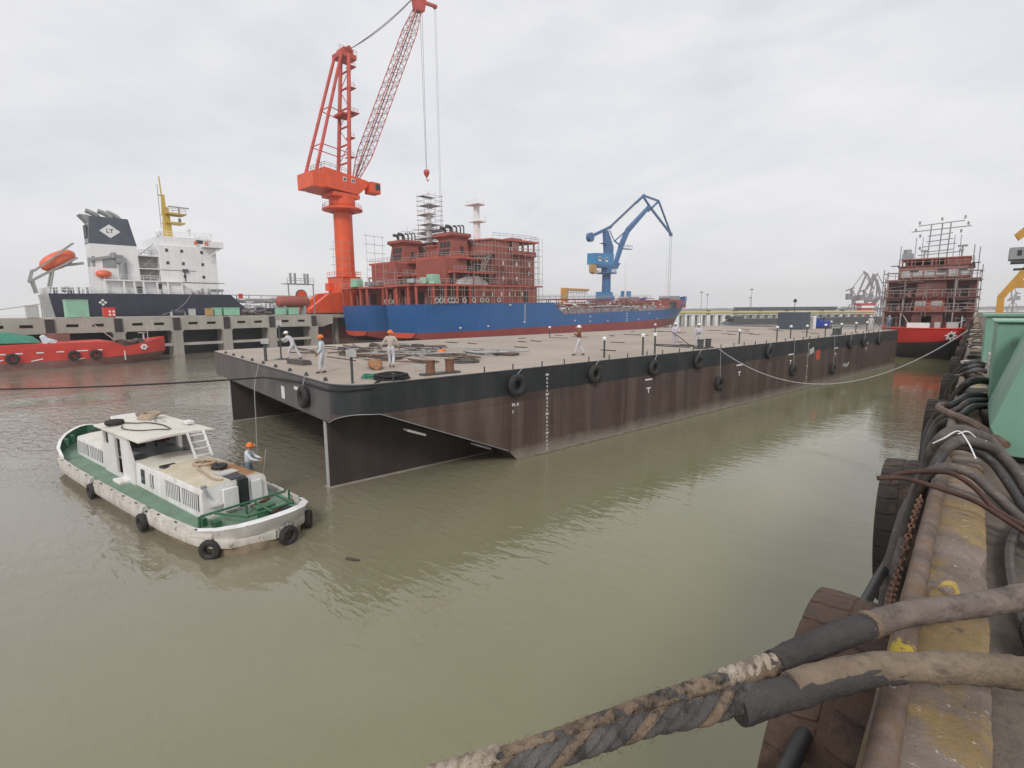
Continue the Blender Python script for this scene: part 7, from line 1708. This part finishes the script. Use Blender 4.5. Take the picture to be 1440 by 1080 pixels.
mb = MB(); mb.prism([Q(190.8, 25.6, 1.9), Q(206.5, 25.6, 1.9), Q(206.5, 31, 1.9), Q(190.8, 30.2, 1.9)], (-3.8, 0, 0)); hb_ = mb.build('machinery_house', M['cranebluel'], bc, smooth=0, bevel=.15)
for Y_ in (195.0, 200.5):
    a = Q(Y_, 28.0, 1.92); mb = MB(); mb.box(a, (.06, 2.0, 1.9)); w1 = mb.build('window', M['mark'], hb_, smooth=0)
    mb = MB(); mb.box(a + Vector((.04, 0, .3)), (.04, 1.5, .9)); mb.build('pane', M['glass'], w1, smooth=0)
mb = MB(); mb.prism([Q(194, 24.6, 1.8), Q(210, 24.6, 1.8), Q(212.5, 27.5, 1.8), Q(208.5, 26.2, 1.8), Q(194, 25.55, 1.8)], (-3.6, 0, 0)); mb.cyl((0, 0, Q(203, 22.8).z), (0, 0, Q(203, 25).z), 2.3, n=16); mb.build('turntable', M['craneblue'], bc, smooth=0)
mb = MB(); mb.prism([Q(189.4, 22.3, 1.9), Q(191.6, 21.6, 1.9), Q(193.0, 22.2, 1.9), Q(192.8, 25.5, 1.9), Q(189.4, 25.5, 1.9)], (-1.8, 0, 0)); mb.build('driver_cab', M['tan'], bc, smooth=0, bevel=.1)
# A-post tower
mb = MB(); mb.prism([Q(201.8, 30.9, .8), Q(207.8, 30.9, .8), Q(207.9, 34, .8), Q(203.4, 40.5, .8), Q(200.8, 40.5, .8)], (-1.6, 0, 0)); mb.build('a_tower', M['craneblue'], bc, smooth=0, bevel=.1)
# counter arm with round weight and tie
mb = MB(); mb.bar(Q(191, 37), Q(206.5, 42.6), .8, 1.2); mb.build('balance_arm', M['craneblue'], bc, smooth=0)
mb = MB(); mb.cyl(Q(190.2, 36.6, .9), Q(190.2, 36.6, -.9), 1.9, n=18); mb.build('counterweight', M['craneblue'], bc)
mb = MB()
for x in (-.6, .6): mb.bar(Q(205.5, 42.2, x), Q(233.5, 59.0, x), .3, .3)
mb.build('tie_chord', M['darkgrey'], bc, smooth=0)
mb = MB()
for k in range(12):
    t = (k + .5) / 12; Y_ = 205.5 + 28 * t; Z_ = 42.2 + 16.8 * t; mb.bar(Q(Y_, Z_, -.6), Q(Y_ + .9, Z_ + .5, .6), .4, .6)
mb.bar(Q(228, 55.6), Q(236, 60.4), .9, 1.0); mb.build('tie_bar', M['craneblue'], bc, smooth=0)
# main jib (deep box girder), fly jib triangle
def taper(mb, pts, wx):
    for (p, h0), (q_, h1) in zip(pts[:-1], pts[1:]):
        d = (q_ - p).normalized(); nrm = Vector((0, -d.z, d.y))
        mb.prism([p + nrm * h0 + Vector((wx, 0, 0)), p - nrm * h0 + Vector((wx, 0, 0)), q_ - nrm * h1 + Vector((wx, 0, 0)), q_ + nrm * h1 + Vector((wx, 0, 0))], (-2 * wx, 0, 0))
mb = MB(); taper(mb, [(Q(210.5, 26.2), .9), (Q(216, 36), 1.25), (Q(221, 42.5), 1.2), (Q(241.5, 56), .75)], .65); mb.build('main_jib', M['craneblue'], bc, smooth=0)
mb = MB(); mb.bar(Q(214, 35.5), Q(209.5, 37.0), .5); mb.bar(Q(209.5, 36.6), Q(219.5, 42.2), .45); mb.bar(Q(209.5, 36.8), Q(205.5, 41), .3); mb.bar(Q(216, 34), Q(224, 34.3), 2.0, .3); mb.rail([Q(217, 34.3, 1), Q(224, 34.6, 1)], 1.4, .08, 4, 2); mb.bar(Q(199, 35), Q(204, 34.8), 2, .2); mb.build('luffing_gear', M['craneblue'], bc, smooth=0)
mb = MB()
for p, q_, h0 in ((Q(234.5, 60), Q(251, 59.8), .55), (Q(251, 59.8), Q(265.5, 46), .5), (Q(235, 59.5), Q(243, 55.3), .6), (Q(243, 55.3), Q(265.5, 45.6), .75), (Q(251, 59.6), Q(240.5, 53.6), .6)): taper(mb, [(p, h0 * .75), (q_, h0 * .75)], .35)
mb.box(Q(266, 45.2), (1.2, 1.8, 1.8)); mb.build('fly_jib', M['craneblue'], bc, smooth=0)
mb = MB()
for dx in (-.5, .5): mb.cyl(Q(266.2, 44.5, dx), Q(266.2, 12, dx), .09, n=4)
mb.build('hoist_wire', M['wire'], bc, smooth=0)
# yellow gantry and white mast behind the tanker
g = empty('gantry', (-129, 190, WZ), 'yellow pipe gantry left of the blue crane foot', 'gantry')
mb = MB(); mb.bx(-1, 1, -13, -10.5, 0, 9.5); mb.bx(-.6, .6, -10.5, 6, 8.6, 9.4); mb.build('frame', M['craneyellow'], g, smooth=0)
mb = MB(); mb.rail([(0, -9, 6.8), (0, 5, 6.8)], 1.6, .12, 4, 2); mb.build('rail', M['steel'], g, smooth=0)
g = empty('ship', (-150, 150, 0), 'distant white bridge tower of a ship partly hidden right of the red superstructure', 'ship')
mb = MB(); mb.bx(-7, 7, -6, 5, 2, 22); mb.bx(-9, 9, 0, 6, 22, 24.6); mb.build('accommodation', M['white'], g, smooth=0)
mb = MB(); mb.bx(-8, 8, -60, 60, -1, 7); mb.build('hull', M['navy'], g, smooth=0)
mb = MB(); mb.rail([(9, 0, 24.6), (9, 6, 24.6), (-9, 6, 24.6)], 1.3, .1, 4, 2); mb.cyl((2, 3, 24.6), (2, 3, 29), .3); mb.build('rail', M['whitetrim'], g, smooth=0)
mb = MB()
for yy in (-4, 0): mb.bx(7, 7.05, yy, yy + .8, 18, 18.9); mb.bx(7, 7.05, yy, yy + .8, 14, 14.9)
mb.build('window', M['glass'], g, smooth=0)

# ---------------------------------------------------------------- red ship at the end of the quay
rs = empty('offshore_vessel', (-5.35, 92, 0), 'red hulled vessel with tall red oxide superstructure at the end of the basin', 'ship')
mb = MB(); mbb = MB()
def plan(w_, nose, z, Y1=48, lift=0.0): 
    P = []
    for i in range(15):
        a = math.pi * (i / 14) ; P.append(Vector((-w_ * math.cos(a), nose + (6.5 - 6.5 * math.sin(a) ** .8), z + lift * (i / 14) ** 2)))
    return [Vector((-w_, Y1, z))] + P + [Vector((w_, Y1, z + lift))]
mb.loft([plan(5.35, -1.2, 4.25), plan(5.3, -.9, 3.2, lift=.4), plan(5.15, -.4, 2.1, lift=1.1)], closed=False, cap=False); hh = mb.build('hull', M['rshipred'], rs, smooth=50)
mbb.loft([plan(5.15, -.4, 2.1, lift=1.1), plan(4.9, .5, 1.0, lift=.3), plan(4.5, 1.6, .1), plan(3.6, 3.6, -1.2)], closed=False, cap=False); mbb.build('hull_bottom', M['rshipblack'], rs, smooth=50)
mb = MB(); mb.add(plan(5.3, -1.1, 4.2), [tuple(range(17))]); mb.build('deck', M['primer'], rs, smooth=0)
mb = MB(); mb.tube(plan(5.37, -1.22, 4.27), .1, 5); mb.build('cap_rail', M['rshipred'], rs)
# white cog-like emblem on the bow quarter
ca = Vector((2.9, .12, 3.35)); nrm = Vector((.42, -.9, -.12)).normalized(); ex = Vector((.9, .42, 0)).normalized(); ey = nrm.cross(ex) * -1
if ey.z < 0: ey = -ey
mb = MB()
for k in range(8):
    a = 2 * math.pi * k / 8; c = ca + nrm * .14 + ex * (math.cos(a) * .5) + ey * (math.sin(a) * .5); d1 = ex * math.cos(a) + ey * math.sin(a); d2 = -ex * math.sin(a) + ey * math.cos(a)
    mb.prism([c - d1 * .2 - d2 * .14, c + d1 * .2 - d2 * .06, c + d1 * .2 + d2 * .06, c - d1 * .2 + d2 * .14], nrm * .05)
mb.prism([ca + nrm * .13 + ex * (.4 * math.cos(2 * math.pi * k / 16)) + ey * (.4 * math.sin(2 * math.pi * k / 16)) for k in range(16)], nrm * .06); em = mb.build('emblem', M['mark'], hh, smooth=0)
mb = MB(); mb.prism([ca + nrm * .2 + ex * (.24 * math.cos(2 * math.pi * k / 10)) + ey * (.24 * math.sin(2 * math.pi * k / 10)) for k in range(10)], nrm * .03); mb.build('emblem_centre', M['rshipblack'], em, smooth=0)
rng = random.Random(31)
def slab(x0, x1, y0, y1, z, th=.18, mat='primer', name='deck_edge'):
    mb = MB(); mb.bx(x0, x1, y0, y1, z, z + th); return mb.build(name, M[mat], rs, smooth=0)
# stepped tiers, each with a front wall set back behind an open gallery
M['primerdark'] = paint('brown_red_primer', (0.22, 0.085, 0.075), 0.65, 0.3, 0.6, rust=0.2, rustcol=(0.16, 0.10, 0.09), streak=0.4, fine=0.25)
tiers = [(-5.25, 5.2, 3.6, 4.25, 6.45), (-5.2, 5.2, 4.2, 6.45, 8.45), (-5.15, 5.2, 4.6, 8.45, 11.0), (-4.0, 4.4, 5.6, 11.2, 13.0)]
for k, (x0, x1, y0, z0, z1) in enumerate(tiers):
    mb = MB(); mb.bx(x0 + .05, x1 - .05, y0 + 1.6, 16, z0, z1); hs = mb.build('house_tier', M['primerdull'] if k in (0, 3) else M['primerdark'], rs, smooth=0)
    if k < 3:
        xc = 0.0; mb = MB(); mb.bx(xc - 1.75 + .1 * k, xc + 1.75, y0 + .5, y0 + 1.59, z0, z1 - .02); mb.build('front_bay', M['primerlight'] if k == 1 else M['primerdark'], hs, smooth=0)
    mb = MB()
    for x in (-4.2, -3.0, 2.6, 3.8):
        if x0 + .5 < x < x1 - .5: mb.bx(x - .45, x + .4, y0 + 1.54, y0 + 1.6, z0 + .15, z0 + 1.75)
    mb.build('door_opening', M['dark'], hs, smooth=0)
    slab(x0 - .15, x1 + .15, y0, 16.2, z1 - .01 + .012, .17, 'primerdark' if k % 2 else 'primerdull')
    mb = MB(); mb.rail([(x0, y0 + .1, z1 + .18), (x1, y0 + .1, z1 + .18)], 1.0, .04, 4, .9); mb.build('guard_rail', M['scaf'], rs, smooth=0)
    for x in (x0 + .1, x0 + 2.2, x1 - 2.4, x1 - .1):
        mb = MB(); mb.bx(x - .08, x + .08, y0 + .1, y0 + .28, z0, z1); mb.build('pillar', M['scaf'], rs, smooth=0)
mb = MB(); mb.bx(-1.6, -.35, 4.64, 4.695, 7.35, 8.05); mb.bx(.25, 1.5, 4.64, 4.695, 7.35, 8.05); mb.build('window', M['lightgrey'], rs, smooth=0)
mb = MB(); mb.bx(-.8, .5, 4.1, 4.19, 4.6, 5.9); mb.build('front_door', M['tan'], rs, smooth=0)
mb = MB(); mb.bar((.6, 5.0, 6.6), (3.6, 4.6, 6.75), .1); mb.bar((-2.2, 5.2, 6.6), (-1.8, 5.0, 8.6), .12); mb.bar((-1.8, 3.9, 4.3), (-3.0, 4.2, 6.4), .1); mb.bar((2.4, 3.5, 4.4), (4.2, 3.4, 5.4), .12); mb.build('stray_pipe', M['lightgrey'], rs)
# bridge: pale unpainted panels, then open gaps, then top frame
mb = MB(); mb.bx(-3.9, 4.3, 5.6, 5.8, 11.35, 12.9); bb = mb.build('bridge_front', M['primerdull'], rs, smooth=0)
mb = MB()
for i in range(6): x = -3.6 + i * 1.35; mb.bx(x, x + 1.1, 5.54, 5.595, 11.5 + .1 * (i % 2), 12.4)
mb.build('bare_panel', M['lightgrey'], bb, smooth=0)
mb = MB(); mb.bx(-2.6, -1.6, 5.48, 5.53, 12.2, 12.5); mb.bx(.6, 1.7, 5.48, 5.53, 12.1, 12.6); mb.bx(2.9, 3.8, 5.48, 5.53, 12.3, 12.5); mb.build('dark_opening', M['dark'], bb, smooth=0)
mb = MB()
for x in (-3.6, -2.5, -1.2, -.1, .3, 1.3, 1.7, 3.8): mb.bx(x - .1, x + .1, 5.7, 5.9, 12.9, 14.0)
mb.bx(1.5, 4.1, 5.75, 5.85, 13.0, 14.1); mb.bx(-3.8, 4.1, 5.6, 12, 14.0, 14.18); mb.bx(-3.8, 4, 11.8, 12, 12.9, 14); mb.build('bridge_frame', M['primer'], rs, smooth=0)
mb = MB(); mb.box((-3.1, 6.5, 14.5), (1.3, 1.3, 1.0)); mb.cyl((-3.2, 6.4, 15), (-3.2, 6.4, 15.6), .5); mb.cyl((-1.2, 6.5, 14.2), (-1.2, 6.5, 15.3), .1); mb.box((-1.2, 6.5, 15.3), (.9, .3, .2)); mb.cyl((3.0, 6.5, 14.2), (3.0, 6.5, 15.7), .1); mb.box((3.0, 6.5, 15.7), (1.1, .3, .25)); mb.box((2.9, 6.4, 15.1), (.5, .5, .3)); mb.build('roof_gear', M['grey'], rs)
mb = MB()
for x in (-.9, .35, 1.3): mb.cyl((x, 8, 14.1), (x + .1, 8, 19.2), .09, n=6)
for x in (-1.6, 2.0, 2.7, -2.4): mb.cyl((x, 8, 14.1), (x, 8, 17.4), .05, n=5)
for z, w_ in ((14.8, 2.4), (15.2, 1.6), (16.0, 1.9), (16.7, 1.5), (17.5, 1.4), (18.3, 3.4), (19.1, 2.6)): mb.cyl((.3 - w_, 8, z), (.3 + w_, 8, z + .25), .07, n=5)
for x, z in ((-2.6, 18.3), (-2.0, 17.4), (-2.2, 19.3), (3.3, 18.7), (2.6, 17.7), (2.9, 19.6), (.35, 19.6), (-1.9, 15.6)): mb.cyl((x, 8, z), (x, 8, z + .45), .12, n=6)
mb.build('antenna_mast', M['grey'], rs)
mb = MB(); mb.bx(-1.9, .6, -.2, .8, 4.25, 5.0); mb.build('deck_locker', M['whitetrim'], rs, smooth=0)
mb = MB(); mb.bx(1.1, 1.7, .4, 1.2, 4.25, 5.1); mb.bx(2.4, 3.6, 1.0, 1.9, 4.25, 5.1); mb.cyl((3.9, 1.2, 4.3), (3.9, 1.2, 5.9), .08); mb.build('deck_box', M['lightgrey'], rs, smooth=0)
mb = MB()
for i in range(40): mb.box((rng.uniform(-4.8, 4.8), rng.uniform(3.0, 6.2), rng.choice([4.3, 6.65, 8.65]) + .35), (rng.uniform(.1, .8), rng.uniform(.1, .5), rng.uniform(.2, .9)))
mb.build('loose_gear', M['primerdull'], rs, smooth=0)
M['scafdark'] = paint('dark_scaffold_steel', (0.20, 0.165, 0.155), .6, .25, 2.0)
sc_ = empty('scaffold', (-5.35, 92, 0), 'grey pole scaffold round both sides of the red vessel superstructure', 'scaffold')
mb = MB()
for x in (-5.4, 5.4):
    for y in (2.8, 5.2, 7.5): mb.cyl((x, y, 4.3), (x, y, rng.uniform(11.4, 13.6)), .05, n=4)
for z in (5.6, 6.9, 8.2, 9.5, 10.8, 12.0): 
    for x in (-5.3, 5.3): mb.cyl((x, 2.4, z), (x, 8, z), .045, n=4)
    mb.cyl((-5.5, 2.8, z), (-3.2, 2.8, z), .045, n=4); mb.cyl((3.0, 2.8, z), (5.6, 2.8, z), .045, n=4)
for i in range(9): z = rng.uniform(4.8, 12.5); x = rng.uniform(-4.8, 3.5); mb.cyl((x, 3.0, z), (x + rng.uniform(.8, 3), 3.0, z + rng.uniform(-.1, .3)), .045, n=4)
for i in range(6): x = rng.uniform(-4.6, 4.8); z = rng.uniform(4.5, 9); mb.cyl((x, 3.1, z), (x + rng.uniform(-.2, .2), 3.1, z + rng.uniform(2, 5)), .045, n=4)
for x in (-3.9, 4.3, 4.9): mb.cyl((x, 5.3, 11), (x, 5.3, 15.2 + rng.uniform(0, 1)), .05, n=4)
mb.build('poles', M['scafdark'], sc_, smooth=0)
mb = MB()
for z in (12.1, 13.2, 10.9): mb.bx(-4.9, -4.0, 5.0, 6.0, z, z + .08); mb.bx(4.2, 5.1, 5.0, 6.0, z, z + .08)
mb.build('boards', M['darkgrey'], sc_, smooth=0)

# ---------------------------------------------------------------- far background
def XY(f, d, z=0):   # far placement: bearing f (right of heading) at range d along the heading
    return Vector((-math.sin(YAW) * d + math.cos(YAW) * f, math.cos(YAW) * d + math.sin(YAW) * f, z))
fa = -YAW * -1
jet = empty('jetty', XY(0, 255), 'long jetty on white piles carrying a yellow pipeline behind the barge', 'jetty', rz=YAW)
mb = MB(); mb.bx(78, 176, -2, 2, 3.6, 4.1); mb.build('deck', M['jetty'], jet, smooth=0)
for i in range(26):
    x = 79 + i * 3.8
    mb = MB(); mb.bx(x - .5, x + .5, -1.6, -.6, -1, 3.6); mb.bx(x - .5, x + .5, .6, 1.6, -1, 3.6); mb.build('pile', M['jetty'], jet, smooth=0)
mb = MB(); mb.cyl((78, -1.4, 5.0), (176, -1.4, 4.7), .55, n=8); mb.cyl((78, -.2, 5.4), (176, -.2, 5.1), .35, n=6); mb.build('pipeline', M['pipeyellow'], jet)
mb = MB()
for x in (95, 108, 120, 133, 150, 160): mb.bx(x, x + 1.5, -1, 1, 4.1, 6.0)
mb.build('valve_house', M['darkgrey'], jet, smooth=0)
hb2 = empty('hopper_barge', XY(132, 235), 'long low black hull with a white disc lying beyond the barge', 'boat', rz=YAW)
mb = MB(); mb.prism([(-37, -4, -.5), (-33, -4, 2.3), (36, -4, 2.9), (36, -4, -.5)], (0, 8, 0)); mb.bx(-35, -29, -3, 3, 2.2, 3.4); mb.build('hull', M['darkgrey'], hb2, smooth=0)
mb = MB(); mb.cyl((-12.5, -4.15, 1.0), (-12.5, -4.02, 1.0), 1.2, n=18); mb.build('disc', M['mark'], hb2, smooth=0)
mb = MB(); mb.bx(5, 9, -4.1, -4.0, .6, 2.6); mb.bx(-30, -26, -4.1, -4, .4, 1.8); mb.build('panel', M['darkgrey'], hb2, smooth=0)
sh = empty('warehouse', XY(147, 275), 'long low blue grey flat roofed shed on the skyline behind the jetty', 'shed', rz=YAW)
mb = MB(); mb.bx(-22, 23, 0, 18, 0, 6.0); mb.build('wall', M['grey'], sh, smooth=0)
mb = MB(); mb.bx(-22.6, 23.6, -.6, 18.6, 6.0, 7.4); mb.build('roof', M['slate'], sh, smooth=0)
tg = empty('tugboat', XY(176, 265), 'small boat with a bright red wheelhouse in front of the misty cranes', 'boat', rz=YAW)
mb = MB(); mb.bx(-10, 10, -3, 3, -.5, 2.4); mb.build('hull', M['distred'], tg, smooth=0)
mb = MB(); mb.box((2.5, 0, 5.2), (6.5, 4, 5.6), top=(.8, .9)); mb.bx(-1.6, 6.6, -2.6, 2.6, 8.0, 9.0); mb.build('wheelhouse', M['distred'], tg, smooth=0)
mb = MB(); mb.bx(-.5, 5.5, -2.3, 2.3, 6.6, 7.9); mb.build('window', M['whitetrim'], tg, smooth=0)
def far_crane(f, d, s, label, flip=1, lean=1.0, group='misty harbour cranes on the horizon'):
    g = empty('harbour_crane', XY(f, d), label, 'crane', group, rz=YAW); g.scale = (s * flip, s, s)
    mb = MB()
    for x in (-6, 6): 
        for y in (-5, 5): mb.bar((x, y, 0), (x * .5, y * .5, 12), 1.4)
    mb.bx(-7, 7, -6, 6, 5, 6.5); mb.cyl((0, 0, 11), (0, 0, 18), 2.6, n=10); mb.build('portal', M['distant'], g, smooth=0)
    mb = MB(); mb.bx(-10, 6, -3, 3, 18, 23); mb.bx(-10, -7, -3, 3, 23, 26); mb.bx(5, 8, 1, 4, 16.5, 20); mb.build('machinery_house', M['distant'], g, smooth=0)
    mb = MB(); mb.bar((-3, 0, 23), (-5, 0, 33), 2.6, 2.0); mb.bar((-12, 0, 30), (-1, 0, 34), 1.8, 1.6); mb.bar((2, 0, 23), (-4, 0, 33), 1.0); mb.build('a_frame', M['distant'], g, smooth=0)
    mb = MB(); mb.bar((4, 0, 22), (14 * lean, 0, 52), 1.9, 1.6); mb.bar((-3, 0, 34), (11 * lean, 0, 55), .8); mb.bar((10 * lean, 0, 56), (17 * lean, 0, 51), 1.5); mb.bar((16 * lean, 0, 51.5), (20 * lean + 6, 0, 32), 1.4); mb.bar((10 * lean, 0, 55.5), (19 * lean + 5, 0, 33), .8); mb.build('jib', M['distant'], g, smooth=0)
    return g
far_crane(404, 620, .86, 'misty crane farthest left of the pair on the horizon', 1, 1.0)
far_crane(412, 610, .80, 'misty crane with upright jib standing close behind the leftmost one', 1, .6)
far_crane(452, 640, .84, 'misty crane with jib leaning out, right of the pair, beside the red vessel', -1, 1.0)
far_crane(448, 650, .72, 'pale misty crane half hidden behind the one beside the red vessel', 1, .3)
far_crane(905, 900, .9, 'faint crane seen under the ochre crane leg at the right edge', -1, 1.2)
far_crane(860, 900, .9, 'very faint crane right of the red vessel', -1, .5)
for f, d, h_ in ((137, 300, 17), (112, 310, 16), (123, 330, 15), (150, 330, 13)):
    g = empty('lamp_mast', XY(f, d), 'thin grey lamp mast rising faintly above the jetty', 'lamp mast', 'lamp masts along the jetty')
    mb = MB(); mb.cyl((0, 0, 0), (0, 0, h_), .18, .1, n=6); mb.build('pole', M['distant'], g)
    mb = MB(); mb.lathe([(.01, h_), (.9, h_ + .2), (.9, h_ + .5), (.01, h_ + .7)], n=8); mb.build('lamp_head', M['darkgrey'], g)
mb = MB(); 
vs = []
rr_ = random.Random(77)
far_ = MB()
for i in range(60):
    f = 420 + i * 16; far_.box(tuple(XY(f, 1250, rr_.uniform(1, 3))), (20, 30, rr_.uniform(3, 9)), rz=YAW)
o = far_.build('far_shore', M['distant'], smooth=0); tag(o, kind='structure')

mb = MB(); mb.box((0, 0, 0), (.28, .12, .08), rz=.4); mb.cyl((.05, .02, .02), (.3, .1, .05), .03)
o = mb.build('driftwood', M['hatchdark']); o.location = (-13.2, 7.6, 0.0); tag(o, 'small dark piece of driftwood floating off the barge bow', 'driftwood')
# ================================================================ separate loose pieces into parts of their own
def islands(me):
    par = list(range(len(me.vertices)))
    def find(a):
        while par[a] != a: par[a] = par[par[a]]; a = par[a]
        return a
    for e in me.edges:
        a, b = find(e.vertices[0]), find(e.vertices[1])
        if a != b: par[a] = b
    groups = {}
    for p in me.polygons: groups.setdefault(find(p.vertices[0]), []).append(p.index)
    return list(groups.values())

def separate(o, cap=100):
    me = o.data; G = islands(me)
    if len(G) < 2: return
    ext = []
    for g in G:
        a = sum(me.polygons[i].area for i in g); ext.append((a, g))
    ext.sort(key=lambda t: -t[0])
    keep = [g for _, g in ext[:cap]]; rest = [i for _, g in ext[cap:] for i in g]
    jobs = [(g, None) for g in keep] + ([(rest, 'stuff')] if rest else [])
    V = [tuple(v.co) for v in me.vertices]; sm = any(p.use_smooth for p in me.polygons)
    for n, (g, kind) in enumerate(jobs):
        idx = {}; vs = []; fs = []; ms = []
        for i in g:
            p = me.polygons[i]; f = []
            for v in p.vertices:
                if v not in idx: idx[v] = len(vs); vs.append(V[v])
                f.append(idx[v])
            fs.append(f); ms.append(p.material_index)
        m2 = bpy.data.meshes.new(me.name); m2.from_pydata(vs, [], fs)
        for m in me.materials: m2.materials.append(m)
        m2.polygons.foreach_set('material_index', ms)
        if sm:
            m2.polygons.foreach_set('use_smooth', [True] * len(fs)); m2.set_sharp_from_angle(angle=R(35))
        m2.update()
        if n == 0: o.data = m2
        else:
            c = bpy.data.objects.new(o.name.split('.')[0], m2); COL.objects.link(c)
            c.parent = o.parent; c.matrix_basis = o.matrix_basis.copy(); c.matrix_parent_inverse = o.matrix_parent_inverse.copy()
            if kind: c['kind'] = kind
SPLIT = ('switch_house', 'door_opening', 'dark_bay', 'deck_fitting', 'white_fitting', 'bulwark_stay', 'vent_pipe', 'door', 'doors', 'window_post', 'roof_box', 'bare_panel',
         'dark_opening', 'frame_mark', 'paint_patch', 'hull_mark', 'white_mark', 'saddle', 'bogie', 'stairway', 'deck_box', 'valve_house', 'louvre', 'vent_louvre', 'lifebuoy', 'dark_panel',
         'cab_window', 'window', 'pane', 'stray_pipe', 'ribs', 'antenna', 'roof_vent', 'panel', 'gangway_stow', 'loose_gear', 'portal_beam', 'bulkhead', 'stair_deck', 'deck_locker', 'upper_deck', 'red_locker', 'exhaust_pipe', 'towing_bitts', 'boards', 'windlass', 'freeing_port', 'platform')

for o in list(COL.objects):
    if o.type == 'MESH' and o.parent and o.name.split('.')[0] in SPLIT and not o.modifiers: separate(o)
